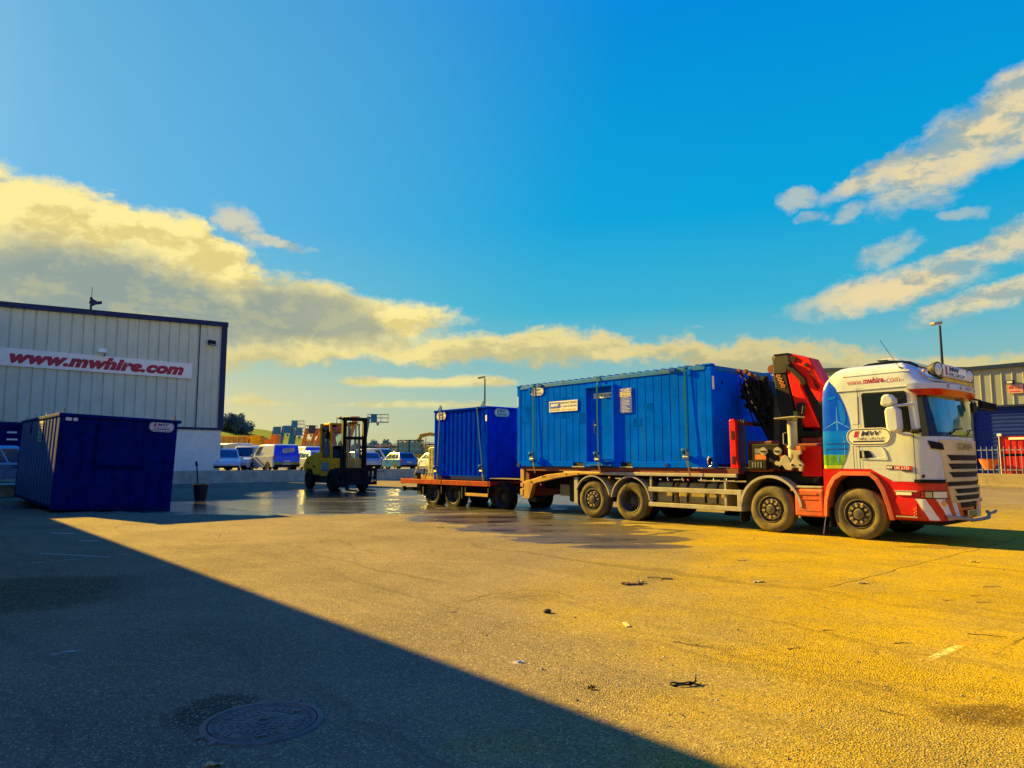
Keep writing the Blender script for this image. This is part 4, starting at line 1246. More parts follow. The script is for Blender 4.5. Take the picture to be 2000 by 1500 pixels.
lp = MB().slab([Vector((6.155, by0 - .004, 3.72)), Vector((6.135, by0 - .004, 3.62)), Vector((6.34, by0 - .004, 3.12)), Vector((6.40, by0 - .004, 3.14)), Vector((6.22, by0 - .004, 3.66))], (0, -1, 0), .004).build('maker_plate', 'crane_red', TR)
lettering('PALFINGER', 'black', lp, (6.26, by0 - .006, 3.42), d, (-d.z, 0, d.x), width=.50, height=.085, bold=.03)
# folded link lever
MB().prism([(5.67, 3.86), (5.74, 3.87), (5.79, 3.78), (5.86, 3.68), (6.08, 3.46), (6.12, 3.36), (6.06, 3.28), (5.98, 3.31), (5.93, 3.44), (5.78, 3.60), (5.68, 3.70)], 'y', by0 - .08, by0 - .005).build('link_lever', 'crane_dark', TR, bevel=.015)
MB().cyl((6.06, by0 - .10, 3.36), (6.06, by0, 3.36), .045, 14).cyl((5.70, by0 - .10, 3.80), (5.70, by0, 3.80), .035, 14).cyl((5.82, by0 - .03, 3.93), (5.82, by0, 3.93), .05, 14).cyl((6.10, by0 - .03, 3.76), (6.10, by0, 3.76), .045, 14).cyl((5.92, by0 - .03, 3.57), (5.92, by0, 3.57), .04, 14).build('pivot_pin', 'crane_dark', TR)
MB().prism([(5.72, 3.98), (5.82, 4.0), (5.90, 3.90), (5.76, 3.86)], 'y', by0 - .02, by0 - .003).build('gusset', 'crane_dark', TR)
MB().tube([(6.0, by0 - .05, 2.88), (6.06, by0 - .12, 2.80), (6.03, by0 - .12, 2.66), (5.90, by0 - .08, 2.58), (5.80, by0 - .06, 2.60)], .045, 8).box(5.86, 6.0, by0 - .1, by0 - .01, 2.70, 2.90).build('load_hook', 'crane_dark', TR)
MB().box(5.78, 5.86, by0 - .08, by0 - .01, 2.60, 2.72).build('indicator_lamp', 'livery_green', TR)
MB().box(5.6, 6.34, .50, .9, 2.12, 2.26).box(5.7, 6.34, .50, .9, 1.74, 1.86).box(5.4, 5.95, .55, 1.3, 1.95, 2.6).build('slew_cylinder', 'crane_dark', TR, bevel=.02)
MB().box(5.9, 6.36, .55, 1.0, 1.86, 2.12).build('column_block', 'deck_red', TR, bevel=.02)
# stowed extension booms with valve bank and hoses at the rear
MB().prism([(4.16, 3.32), (4.30, 3.62), (4.90, 3.55), (5.08, 3.14), (5.02, 2.0), (4.90, 2.02), (4.66, 2.50)], 'y', .95, 1.55).build('extension_boom', 'crane_dark', TR, bevel=.02)
rnd = random.Random(3)
mb = MB()
for k in range(46):
    x, z = rnd.uniform(4.3, 5.0), rnd.uniform(2.45, 3.6)
    if x < 4.25 + (3.3 - z) * .45 and z < 3.3:
        x += .35
    r = rnd.uniform(.025, .06)
    mb.cyl((x, rnd.uniform(.74, .93), z), (x, .96, z), r, 8) if k % 2 else mb.box(x - r, x + r, rnd.uniform(.78, .92), .96, z - r, z + r * 1.4)
mb.build('valve_bank', 'crane_dark', TR)
mb = MB()
for k in range(12):
    x0, z0 = rnd.uniform(4.25, 4.7), rnd.uniform(3.5, 3.75)
    x1, z1 = rnd.uniform(4.6, 5.05), rnd.uniform(2.2, 3.0)
    bow = rnd.uniform(-.12, .2)
    mb.tube([(x0, .85, z0), ((x0 * 2 + x1) / 3 + bow, .72, (z0 * 2 + z1) / 3 + .1), ((x0 + 2 * x1) / 3 + bow, .70, (z0 + 2 * z1) / 3), (x1, .85, z1)], .017, 6)
mb.build('hose', 'rubber', TR)
mb = MB()
for x, z, r in ((4.22, 3.82, .055), (4.40, 3.80, .05), (4.52, 3.72, .05), (4.66, 3.66, .045)):
    mb.lathe([(0, .0), (0, r), (.05, r * 1.15), (.1, r), (.1, 0)], (x, .82, z), (0, 1, 0), 14)
    mb.cyl((x, .9, z), (x + .1, 1.0, z - .2), .03, 8)
mb.build('hose_fitting', 'deck_red', TR)
mb = MB()
for x, z in ((4.35, 3.70), (4.47, 3.62), (4.50, 3.48), (4.62, 3.05), (4.72, 2.9), (4.55, 3.28)):
    mb.cyl((x, .68, z), (x + .02, .72, z - .07), .016, 8)
mb.build('bolt', 'steel', TR)
for x, z, r in ((5.22, 3.76, .10), (5.30, 4.0, .06)):
    MB().lathe([(0, 0), (0, r), (.04, r), (.04, r * .6), (.12, r * .6), (.12, r), (.16, r), (.16, 0)], (x, .62, z), (0, 1, 0), 18).build('cable_reel', 'deck_red', TR, smooth=30)

# ---------------------------------------------------------------- cab
YC = 1.25
PLAN = [(8.20, .0), (8.40, .002), (8.55, .015), (8.66, .05), (8.75, .105), (8.81, .17), (8.85, .25), (8.88, .36), (8.905, .55), (8.93, .85), (8.94, 1.25)]
LEV = [  # z, front shift, side inset, rear x, corner
    (.80, .00, .012, 6.64), (1.19, .00, .006, 6.64), (1.43, .0, .003, 6.64), (1.70, .0, .0, 6.64), (2.06, -.012, .0, 6.64), (2.10, -.02, .004, 6.64), (2.5, -.075, .02, 6.645), (2.93, -.135, .038, 6.65),
    (2.965, -.06, .040, 6.66), (3.08, -.05, .044, 6.67), (3.14, -.09, .05, 6.69), (3.20, -.20, .058, 6.71), (3.30, -.32, .075, 6.755), (3.40, -.42, .10, 6.83), (3.48, -.52, .15, 6.91), (3.545, -.64, .24, 7.0), (3.58, -.80, .38, 7.1), (3.60, -1.0, .6, 7.25)]
def lev(z):
    for a, b in zip(LEV, LEV[1:]):
        if a[0] <= z <= b[0]:
            f = (z - a[0]) / (b[0] - a[0])
            return [a[i] + (b[i] - a[i]) * f for i in range(4)]
    return LEV[0] if z < LEV[0][0] else LEV[-1]
def plan_pt(x, y, z):
    _, df, di, xr = lev(z)
    k = max(0, (x - 8.2) / .74)
    return (x + df * k, di + y * (YC - di) / YC, z)
def outline(z):
    _, df, di, xr = lev(z)
    half = [(xr, di + .10, z), (xr + .02, di + .03, z), (xr + .09, di + .002, z)]
    for f in (.25, .5, .75):
        half.append((xr + .09 + (8.2 - xr - .09) * f, di, z))
    half += [plan_pt(x, y, z) for x, y in PLAN]
    other = [(x, 2 * YC - y, z) for x, y, z in half[:-1]][::-1]
    return half + other
# arc-length parameter along the nose, from x = 8.0 on our side
_n = [(8.0, 0.0)] + PLAN
_l = [0]
for (x0, y0), (x1, y1) in zip(_n, _n[1:]):
    _l.append(_l[-1] + math.hypot(x1 - x0, y1 - y0))
UMID = _l[-1]
def nose(u, z, off=0.0):
    """point on the nose; u beyond UMID continues round the far side"""
    far = u > UMID
    if far:
        u = 2 * UMID - u
    u = max(0, u)
    for i in range(len(_n) - 1):
        if u <= _l[i + 1] + 1e-9:
            f = (u - _l[i]) / (_l[i + 1] - _l[i])
            x = _n[i][0] + (_n[i + 1][0] - _n[i][0]) * f
            y = _n[i][1] + (_n[i + 1][1] - _n[i][1]) * f
            tx, ty = _n[i + 1][0] - _n[i][0], _n[i + 1][1] - _n[i][1]
            break
    L = math.hypot(tx, ty)
    nx, ny = ty / L, -tx / L
    p = plan_pt(x + nx * off, y + ny * off, z)
    p = Vector(p)
    if far:
        p.y = 2 * YC - p.y
    return p
def u_of_y(y):
    """arc parameter of the nose point at a given y"""
    if y > YC:
        return 2 * UMID - u_of_y(2 * YC - y)
    for i in range(len(_n) - 1, 0, -1):
        if _n[i - 1][1] <= y <= _n[i][1]:
            return _l[i - 1] + (_l[i] - _l[i - 1]) * (y - _n[i - 1][1]) / max(1e-9, _n[i][1] - _n[i - 1][1])
    return 0
def wrap(mb, q, off, nu=10, nz=1, th=0.0):
    """q = four (u,z): bl, br, tr, tl ; bilinear patch on the nose"""
    rows = []
    for j in range(nz + 1):
        v = j / nz
        row = []
        for i in range(nu + 1):
            f = i / nu
            ub = q[0][0] + (q[1][0] - q[0][0]) * f
            zb = q[0][1] + (q[1][1] - q[0][1]) * f
            ut = q[3][0] + (q[2][0] - q[3][0]) * f
            zt = q[3][1] + (q[2][1] - q[3][1]) * f
            row.append((ub + (ut - ub) * v, zb + (zt - zb) * v))
        rows.append(row)
    mb.grid([[nose(u, z, off) for u, z in r] for r in rows])
    if th:
        edge = rows[0] + [r[-1] for r in rows[1:]] + rows[-1][::-1][1:] + [r[0] for r in rows[1:-1]][::-1]
        mb.grid([[nose(u, z, off) for u, z in edge], [nose(u, z, off - th) for u, z in edge]], close=True)
    return mb
rows = [outline(z) for z in [1.43, 1.7, 2.06, 2.10, 2.3, 2.5, 2.7, 2.93, 2.965, 3.08, 3.14, 3.20, 3.30, 3.40, 3.48, 3.545, 3.58, 3.60]]
mb = MB().grid(rows, close=True)
mb.poly(rows[-1])
mb.build('cab_shell', 'cab_white', TR, smooth=38)
# lower white part of the door and front, red skirt below
mb = MB().grid([[nose(u, z) for u in [0.02 + (UMID * 2 - .04) * k / 40 for k in range(41)]] for z in (1.19, 1.43)])
mb.prism([(7.60, 1.429), (8.03, 1.195), (8.03, 1.429)], 'y', .005, .1)
mb.build('front_panel', 'cab_white', TR, smooth=40)
mb = MB().grid([[nose(u, z, o) for u in [0.02 + (UMID * 2 - .04) * k / 44 for k in range(45)]] for z, o in ((.44, -.05), (.46, .0), (.80, .02), (.86, .006), (1.185, .004), (1.19, -.03))])
mb.build('bumper', 'cab_red', TR, smooth=35)
fb = MB()
fen = [(6.64, 1.425), (7.62, 1.425), (8.02, 1.19), (8.06, 1.19), (8.06, .45), (7.99, .43), (7.93, .70), (7.83, 1.02), (7.72, 1.22), (7.60, 1.33), (7.05, 1.33), (6.88, 1.22), (6.76, 1.02), (6.69, .75), (6.655, .43), (6.64, .43)]
fb.prism(fen, 'y', .004, .30)
fb.build('wheel_arch_panel', 'cab_red', TR)
rim_o = [(6.625, .43), (6.65, .78), (6.72, 1.06), (6.85, 1.26), (7.02, 1.375), (7.62, 1.375), (7.76, 1.26), (7.88, 1.05), (7.98, .70), (8.03, .43)]
rim_i = [(6.70, .43), (6.725, .75), (6.79, 1.0), (6.90, 1.19), (7.06, 1.29), (7.59, 1.29), (7.70, 1.19), (7.80, 1.0), (7.89, .70), (7.95, .43)]
mb = MB()
k = len(rim_o)
V = [(x, -.035, z) for x, z in rim_o] + [(x, -.045, z) for x, z in rim_i] + [(x, .02, z) for x, z in rim_o] + [(x, .30, z) for x, z in rim_i]
F = []
for i in range(k - 1):
    F += [(i, i + 1, i + 1 + k, i + k), (i, i + 2 * k, i + 1 + 2 * k, i + 1), (i + k, i + 1 + k, i + 1 + 3 * k, i + 3 * k)]
mb.add(V, F).build('wheel_arch_lip', 'sunlit_red', TR, bevel=.008)
MB().box(6.7, 8.0, .42, 2.1, .55, 1.40).build('arch_liner', 'black', TR)
MB().box(6.66, 8.1, 2.2, 2.496, .45, 1.42).build('far_skirt', 'cab_red', TR)
MB().box(8.0, 8.75, .35, 2.15, .35, 1.15).build('engine_cover', 'black', TR)
# blue livery panel on the cab side with a turbine landscape
def side_y(z):
    return lev(z)[2]
def cside(pts, off):
    return [Vector((x, side_y(z) - off, z)) for x, z in pts]
edge = [(6.80, 3.29), (6.93, 3.16), (7.04, 2.98), (7.14, 2.75), (7.215, 2.5), (7.245, 2.3), (7.235, 2.05), (7.19, 1.8), (7.12, 1.6), (7.03, 1.43)]
def livery(name, mat, z0, z1, off):
    E_ = [(x, z) for x, z in edge if z0 < z < z1]
    def xe(z):
        for (xa, za), (xb, zb) in zip(edge, edge[1:]):
            if zb <= z <= za:
                return xa + (xb - xa) * (z - za) / (zb - za)
        return edge[0][0] if z > edge[0][1] else edge[-1][0]
    zs = sorted({z0, z1, *[z for _, z in E_], *[z for z, *_ in LEV if z0 < z < z1]})
    rows = []
    for z in zs:
        xr, di = lev(z)[3], side_y(z)
        a = [(xr - .004, di + .10, z), (xr + .015, di + .03 - off, z), (xr + .085, di - off, z)]
        x_e = xe(z)
        rows.append(a + [(xr + .09 + (x_e - xr - .09) * f, di - off, z) for f in (.3, .65, 1)])
    MB().grid(rows).build(name, mat, TR, smooth=40)
livery('livery_panel', 'livery_blue', 2.22, 3.28, .005)
livery('livery_sky', 'livery_sky', 1.72, 2.22, .005)
livery('livery_field', 'livery_green', 1.50, 1.72, .005)
livery('livery_meadow', 'livery_lime', 1.43, 1.50, .005)
def turbine(x, z, zb, r, a0, w):
    mb = MB()
    def ln(p, q, wa, wb):
        d = Vector((q[0] - p[0], 0, q[1] - p[1])).normalized()
        s = Vector((-d.z, 0, d.x))
        P = []
        for (xx, zz), ww, sg in ((p, wa, 1), (q, wb, 1), (q, wb, -1), (p, wa, -1)):
            P.append(Vector((xx, 0, zz)) + s * ww * sg)
        mb.poly([Vector((v.x, side_y(v.z) - .009, v.z)) for v in P])
    ln((x, z), (x, zb), w * .8, w * 1.3)
    for k in range(3):
        a = RAD(a0 + 120 * k)
        ln((x, z), (x + cos(a) * r, z + sin(a) * r), w, w * .35)
    mb.build('livery_turbine', 'livery_light', TR)
turbine(6.98, 2.42, 1.58, .30, 90, .014)
turbine(7.12, 2.0, 1.70, .09, 100, .007)
MB().poly(cside([(6.80, 2.93), (6.97, 2.97), (6.97, 2.90), (6.80, 2.87)], .010)).build('livery_highlight', 'livery_sky', TR)
MB().poly(cside([(7.02, 2.90), (7.10, 2.80), (7.16, 2.62), (7.17, 2.45), (7.12, 2.32), (7.05, 2.45), (7.02, 2.65)], .010)).build('livery_highlight', 'livery_sky', TR)
# grey seam lines of doors and lockers
mb = MB()
def seam(p, q, w=.006):
    d = Vector((q[0] - p[0], 0, q[1] - p[1]))
    n = max(1, int(d.length / .15))
    dn = d.normalized()
    s = Vector((-dn.z, 0, dn.x)) * w
    for k in range(n):
        a, b = Vector((p[0], 0, p[1])) + d * k / n, Vector((p[0], 0, p[1])) + d * (k + 1) / n
        mb.poly([Vector((v.x, side_y(v.z) - .011, v.z)) for v in (a + s, b + s, b - s, a - s)])
for p, q in (((7.42, 3.07), (7.42, 1.43)), ((7.42, 3.07), (8.44, 3.05)), ((7.30, 1.43), (7.30, 1.95)), ((6.72, 1.95), (7.18, 1.95)), ((6.72, 1.84), (7.2, 1.84)), ((8.455, 2.14), (8.455, 1.2)), ((6.74, 1.84), (6.74, 1.45)), ((6.95, 3.02), (7.42, 3.07))):
    seam(p, q)
mb.build('door_seam', 'black', TR)
mb = MB()
for z, o in ((3.05, .018), (3.36, .012)):
    P0 = [(7.0 if z < 3.2 else 7.1, z - .015), (8.42, z - .015 + .02), (8.42, z + .015 + .02), (7.0 if z < 3.2 else 7.1, z + .012)]
    mb.slab([Vector((x, side_y(zz) - o, zz)) for x, zz in P0], (0, -1, 0), o + .004)
mb.build('drip_rail', 'cab_white', TR, bevel=.006)
wi = MB()
wi.slab(cside([(7.55, 2.25), (8.37, 2.18), (8.40, 2.21), (8.335, 2.90), (8.30, 2.945), (7.54, 2.955), (7.51, 2.92)], .012), (0, -1, 0), .012)
wi.build('side_window', 'glass_dark', TR)
MB().slab(cside([(7.535, 2.235), (7.55, 2.22), (8.40, 2.15), (8.42, 2.20), (8.35, 2.94), (8.31, 2.975), (7.52, 2.985), (7.49, 2.95)], .008), (0, -1, 0), .010).build('window_seal', 'black', TR)
MB().slab(cside([(7.20, 2.90), (7.42, 2.92), (7.42, 2.35), (7.30, 2.35)], .006), (0, -1, 0), .01).build('rear_quarter_panel', 'cab_white', TR)
hp = MB().slab(cside([(7.415, 1.80), (7.60, 1.80), (7.67, 1.70), (7.675, 1.66), (7.415, 1.645)], .014), (0, -1, 0), .014).build('door_handle', 'black_gloss', TR)
MB().slab(cside([(7.47, 1.79), (7.51, 1.79), (7.52, 1.66), (7.475, 1.66)], .03), (0, -1, 0), .016).build('grip', 'galv', hp)
MB().slab(cside([(7.43, 1.62), (7.95, 1.60), (7.97, 1.64), (7.92, 1.80), (7.85, 1.88), (7.88, 1.78), (7.90, 1.66), (7.43, 1.64)], .014), (0, -1, 0), .014).build('door_crease', 'cab_white', TR, bevel=.006)
lettering('www.', 'magenta_text', TR, (7.37, side_y(3.21) - .003, 3.205), (1, 0, .01), (0, -.1, 1), width=.32, height=.085, bold=.0, depth=.012, name='web_address')
lettering('mwhire', 'magenta_text', TR, (7.745, side_y(3.22) - .003, 3.235), (1, 0, .01), (0, -.1, 1), width=.40, height=.13, bold=.04, depth=.012, name='web_address')
lettering('.com', 'magenta_text', TR, (8.11, side_y(3.21) - .003, 3.205), (1, 0, .01), (0, -.1, 1), width=.28, height=.085, bold=.0, depth=.012, name='web_address')
logo_plate(TR, (7.615, side_y(2.08) - .012, 2.08), (1, 0, 0), (0, -.015, 1), .88, .36)
pl = MB().slab(cside([(7.92, 1.43), (8.40, 1.41), (8.40, 1.49), (7.92, 1.505)], .010), (0, -1, 0), .008).build('name_strip', 'red_text', TR)
MB().slab(cside([(7.92, 1.43), (8.06, 1.425), (8.06, 1.503), (7.92, 1.505)], .013), (0, -1, 0), .002).build('strip_end', 'navy_text', pl)
MB().slab(cside([(8.21, 1.385), (8.40, 1.38), (8.40, 1.41), (8.21, 1.415)], .012), (0, -1, 0), .004).build('strip_foot', 'navy_text', pl)
lettering('MW', 'white_text', pl, (7.985, side_y(1.46) - .013, 1.464), (1, 0, -.04), (0, 0, 1), width=.11, height=.052, bold=.03)
lettering('UK LTD', 'white_text', pl, (8.21, side_y(1.46) - .012, 1.455), (1, 0, -.04), (0, 0, 1), width=.27, height=.052, bold=.015)
# windscreen, visor and front
U = u_of_y
mb = MB()
wrap(mb, [(U(.03), 2.065), (2 * UMID - U(.03), 2.065), (2 * UMID - U(.03) , 2.93), (U(.03), 2.93)], .006, 40, 6)
mb.build('windscreen_surround', 'black_gloss', TR, smooth=40)
mb = MB()
wrap(mb, [(U(.20), 2.15), (2 * UMID - U(.20), 2.15), (2 * UMID - U(.13), 2.88), (U(.13), 2.88)], .012, 40, 6)
ws = mb.build('windscreen', 'glass_reflection', TR, smooth=60)
for y0, y1, za in ((.55, 1.25, 2.17), (1.45, 2.1, 2.17)):
    ua, ub = U(y0), U(y1)
    MB().tube([nose(ua, 2.10, .04), nose((ua + ub) / 2, za + .05, .04), nose(ub, za + .07, .035)], .012, 6).build('wiper', 'black', ws)
hv = MB()
wrap(hv, [(U(.62), 2.10), (U(1.75), 2.10), (U(1.70), 2.17), (U(.70), 2.19)], .018, 16, 1)
hv.build('dashboard_jacket', 'hivis', ws)
mb = MB()
wrap(mb, [(U(.0) + .42, 2.865), (2 * UMID - .42, 2.865), (2 * UMID - .42, 2.985), (.42, 2.985)], .15, 44, 1, th=.16)
mb.build('sun_visor', 'cab_red', TR, smooth=35)
mb = MB()
wrap(mb, [(.42, 2.985), (2 * UMID - .42, 2.985), (2 * UMID - .42, 3.10), (.42, 3.10)], .145, 44, 1, th=.16)
mb.build('roof_brow', 'cab_white', TR, smooth=35)
for y, w in ((.42, .10), (1.02, .08), (2.0, .08)):
    mb = MB()
    wrap(mb, [(U(y), 3.02), (U(y) + w, 3.02), (U(y) + w, 3.075), (U(y), 3.075)], .152, 3, 1)
    o = mb.build('marker_lamp', 'navy_trim', TR)
    mb = MB()
    wrap(mb, [(U(y) + .012, 3.032), (U(y) + w - .012, 3.032), (U(y) + w - .012, 3.064), (U(y) + .012, 3.064)], .155, 3, 1)
    mb.build('lens', 'lens', o)
mb = MB()
wrap(mb, [(U(1.40), 3.03), (U(1.72), 3.03), (U(1.72), 3.07), (U(1.40), 3.075)], .152, 4, 1)
mb.build('brow_label', 'pink_sign', TR)
# front grille
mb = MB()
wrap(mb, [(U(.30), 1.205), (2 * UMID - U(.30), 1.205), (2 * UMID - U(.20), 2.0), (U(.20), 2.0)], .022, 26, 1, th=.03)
gr = mb.build('grille', 'cab_front_bounce', TR, smooth=40)
for z0, z1, a, b in ((1.592, 1.708, .36, .42), (1.425, 1.542, .38, .44), (1.265, 1.378, .40, .46)):
    mb = MB()
    wrap(mb, [(U(b + .10), z0), (2 * UMID - U(b + .10), z0), (2 * UMID - U(a), z1), (U(a), z1)], .026, 24, 1)
    mb.build('grille_slot', 'black', gr)
    mb = MB()
    wrap(mb, [(U(b + .12), z0 - .012), (2 * UMID - U(b + .12), z0 - .012), (2 * UMID - U(b + .10), z0 + .008), (U(b + .10), z0 + .008)], .034, 24, 1, th=.02)
    mb.build('grille_bar', 'sign_beige', gr)
for a, b in ((.06, .30), (2.20, 2.44)):
    mb = MB()
    if a < 1:
        wrap(mb, [(U(a) + .05, 1.83), (U(b), 1.80), (U(b) - .04, 1.93), (U(a), 1.985)], .028, 8, 1, th=.01)
    else:
        wrap(mb, [(U(a), 1.80), (U(b) - .05, 1.83), (U(b), 1.985), (U(a) + .04, 1.93)], .028, 8, 1, th=.01)
    mb.build('air_vent', 'black', gr)
c = nose(UMID, 1.875, .03)
lettering('SCANIA', 'gold_letter', gr, (c.x, YC, 1.875), (0, 1, 0), (0, 0, 1), width=.86, height=.135, bold=.02, depth=.006)
mb = MB()
wrap(mb, [(U(.36), 1.115), (2 * UMID - U(.36), 1.115), (2 * UMID - U(.36), 1.185), (U(.36), 1.185)], .012, 24, 1)
mb.build('grille_slot', 'black', gr)
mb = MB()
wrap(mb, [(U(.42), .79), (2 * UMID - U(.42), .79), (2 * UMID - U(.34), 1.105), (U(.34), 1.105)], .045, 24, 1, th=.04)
lg = mb.build('lower_grille', 'cab_front_bounce', TR, bevel=.01)
for z0, z1 in ((.965, 1.055), (.835, .925)):
    mb = MB()
    wrap(mb, [(U(.62), z0), (2 * UMID - U(.62), z0), (2 * UMID - U(.52), z1), (U(.52), z1)], .050, 24, 1)
    mb.build('grille_slot', 'black', lg)
mb = MB()
wrap(mb, [(U(.62), .68), (2 * UMID - U(.62), .68), (2 * UMID - U(.58), .785), (U(.58), .785)], .03, 24, 1)
mb.build('bumper_intake', 'black', TR)
for mir in (0, 1):
    fu = (lambda u: 2 * UMID - u) if mir else (lambda u: u)
    def wq(mb, u0, u1, z0, z1, off, n=8, sk=0, th=0, nz=1):
        q = [(fu(u0 + sk), z0), (fu(u1 + sk), z0), (fu(u1), z1), (fu(u0), z1)]
        wrap(mb, q, off, n, nz, th)
        return mb
    hl = wq(MB(), .50, 1.02, .875, 1.02, .012).build('headlight', 'black_gloss', TR, smooth=40)
    wq(MB(), .52, .575, .89, 1.005, .016, 4).build('indicator', 'lens_red', hl)
    wq(MB(), .59, .70, .895, 1.0, .016, 4).build('reflector_bowl', 'steel', hl)
    wq(MB(), .72, 1.0, .89, 1.005, .018, 8).build('lens', 'lens', hl, smooth=40)
    ch = MB()
    for k in range(3):
        wq(ch, .42 + k * .33, .42 + k * .33 + .165, .465, .865, .034, 12, sk=.22, nz=8)
    ch.build('chevron_stripe', 'sign_white', TR)
    ch = MB()
    for k in range(3):
        wq(ch, .42 + k * .33 + .165, .42 + k * .33 + .33, .465, .865, .034, 12, sk=.22, nz=8)
    ch.build('chevron_stripe', 'cab_red', TR)
    p = nose(fu(.88), .79, .03)
    MB().blobby(p, .055, 0, 2).build('fog_lamp', 'lens_amber', TR, smooth=60)
    wq(MB(), .42, .98, 1.165, 1.235, .02, 10, th=.01).build('front_vent', 'black', TR)
MB().slab(cside([(8.08, .93), (8.36, .93), (8.36, .99), (8.08, .99)], .03), (0, -1, 0), .02).build('step_plate', 'sign_white', TR)
MB().slab(cside([(8.05, .995), (8.46, .995), (8.46, 1.02), (8.05, 1.015)], .035), (0, -1, 0), .03).build('step_edge', 'galv', TR)
MB().slab(cside([(8.06, .50), (8.45, .50), (8.45, .525), (8.06, .525)], .045), (0, -1, 0), .04).build('step_edge', 'chrome', TR)
MB().slab(cside([(8.05, .55), (8.44, .55), (8.44, .86), (8.05, .86)], .014), (0, -1, 0), .008).build('step_well', 'cab_red', TR, bevel=.004)
mb = MB()
for k in range(6):
    mb.blobby((8.40 + (k % 2) * .035, -.03, .54 + (k // 2) * .06 + (k % 2) * .03), .013, 0, 1)
mb.build('side_marker', 'lens_amber', TR)
mb = MB()
mb.blobby((8.58, .0, 1.30), .035, 0, 2, (1, .5, 1))
mb.build('tow_cap', 'black', TR)
# number plate and chrome bull bar
c = nose(UMID, .58, .06)
np_ = MB().box(c.x, c.x + .012, .98, 1.58, .515, .63).build('number_plate', 'plate_yellow', TR, bevel=.004)
lettering('02 E 5', 'black', np_, (c.x + .012, 1.28, .572), (0, 1, 0), (0, 0, 1), width=.40, height=.075, bold=.01, depth=.003)
bb = MB()
P = [nose(.92, .53, .05), nose(1.0, .52, .12), nose(1.1, .51, .16)] + [nose(1.25, .50, .20), nose(1.45, .46, .22), nose(UMID, .455, .22), nose(2 * UMID - 1.45, .46, .22), nose(2 * UMID - 1.25, .52, .2), nose(2 * UMID - 1.0, .55, .14)]
bb.tube(P, .033, 12)
bb.tube([nose(2 * UMID - 1.2, .53, .2), nose(2 * UMID - 1.08, .55, .27), nose(2 * UMID - .96, .57, .29)], .026, 10)
bb.build('bull_bar', 'dusty_tube', TR, smooth=50)
# mirrors
MB().prism([(8.02, 2.68), (8.05, 2.84), (8.10, 2.885), (8.20, 2.89), (8.28, 2.80), (8.29, 2.70), (8.22, 2.665), (8.08, 2.655)], 'y', -.42, -.20).build('wide_mirror', 'cab_white', TR, bevel=.04, seg=3)
MB().prism([(8.10, 2.55), (8.13, 2.63), (8.28, 2.645), (8.35, 2.58), (8.365, 2.20), (8.30, 2.14), (8.17, 2.15), (8.12, 2.22)], 'y', -.44, -.20).build('main_mirror', 'cab_white', TR, bevel=.04, seg=3)
MB().tube([(8.22, -.30, 2.66), (8.36, -.14, 2.68), (8.46, .02, 2.70)], .028, 8).tube([(8.25, -.30, 2.16), (8.34, -.14, 2.10), (8.40, .01, 2.09)], .03, 8).tube([(8.18, -.32, 2.62), (8.18, -.32, 2.70)], .05, 8).build('mirror_arm', 'cab_white', TR)
MB().prism([(8.02, 2.20), (8.08, 2.85), (8.26, 2.85), (8.30, 2.2)], 'y', 2.72, 2.92).build('main_mirror', 'black', TR, bevel=.04)
mb = MB().tube([(8.75, 2.42, 2.93), (8.92, 2.56, 2.88), (8.98, 2.62, 2.80)], .022, 8)
mb.obox((9.02, 2.66, 2.76), (.6, .8, -.2), (-.8, .6, 0), (0, 0, 1), .17, .06, .075)
mb.build('kerb_mirror', 'black', TR, bevel=.02)
MB().tube([nose(U(2.0), 2.90, .10), nose(U(2.0), 2.80, .16)], .018, 6).obox(nose(U(1.98), 2.70, .17), (0, 1, .1), (1, 0, 0), (0, -.1, 1), .13, .03, .10).build('front_mirror', 'black', TR, bevel=.02)
MB().obox((8.52, -.04, 2.17), (1, 0, .1), (0, 1, 0), (-.1, 0, 1), .09, .05, .04).build('mirror_base', 'black', TR, bevel=.02)
# roof equipment
MB().prism([(7.25, 3.60), (7.42, 3.655), (7.9, 3.68), (8.25, 3.63), (8.42, 3.53), (8.40, 3.50), (8.2, 3.56), (7.3, 3.56)], 'y', .62, 1.88).build('roof_hatch', 'black_gloss', TR, bevel=.015)
rv = MB().prism([(7.52, 3.72), (7.58, 3.77), (7.78, 3.775), (7.92, 3.74), (8.02, 3.685), (7.56, 3.685)], 'y', .95, 1.55).build('roof_vent', 'cab_white', TR, bevel=.02)
MB().box(7.50, 7.7, .93, 1.57, 3.728, 3.748).build('vent_slot', 'black', rv)
wi = MB().tube([(8.31, .15, 3.33), (8.27, .13, 3.43), (8.22, .12, 3.47)], [.035, .018, .012], 8)
wi.tube([(8.22, .12, 3.47), (7.93, .02, 4.03)], .005, 5)
wi.build('whip_aerial', 'black', TR)
bx = 8.83
lb = MB()
lb.tube([(8.10, .32, 3.545), (8.36, .30, 3.47), (8.52, .28, 3.36), (8.66, .28, 3.22), (8.80, .30, 3.16), (bx + .05, .42, 3.15), (bx + .05, 2.12, 3.15), (8.80, 2.22, 3.17), (8.52, 2.22, 3.36), (8.10, 2.2, 3.54)], .028, 10)
lb.build('light_bar', 'chrome', TR, smooth=50)
for z in (3.19, 3.22):
    pass
mb = MB()
for k in range(11):
    y = .50 + k * .155
    mb.box(bx + .02, bx + .075, y, y + .10, 3.185, 3.222)
mb.build('bar_lamp', 'bar_yellow', TR, bevel=.008)
MB().box(bx - .02, bx + .085, .42, 2.14, 3.16, 3.186).build('bar_tray', 'bar_yellow', TR)
sg = MB().prism([(bx - .16, 3.24), (bx + .04, 3.24), (bx + .01, 3.52), (bx - .12, 3.53)], 'y', .55, 2.08).build('roof_sign', 'sign_beige', TR, bevel=.03, seg=3)
sn = Vector((.28, 0, .03)).normalized()
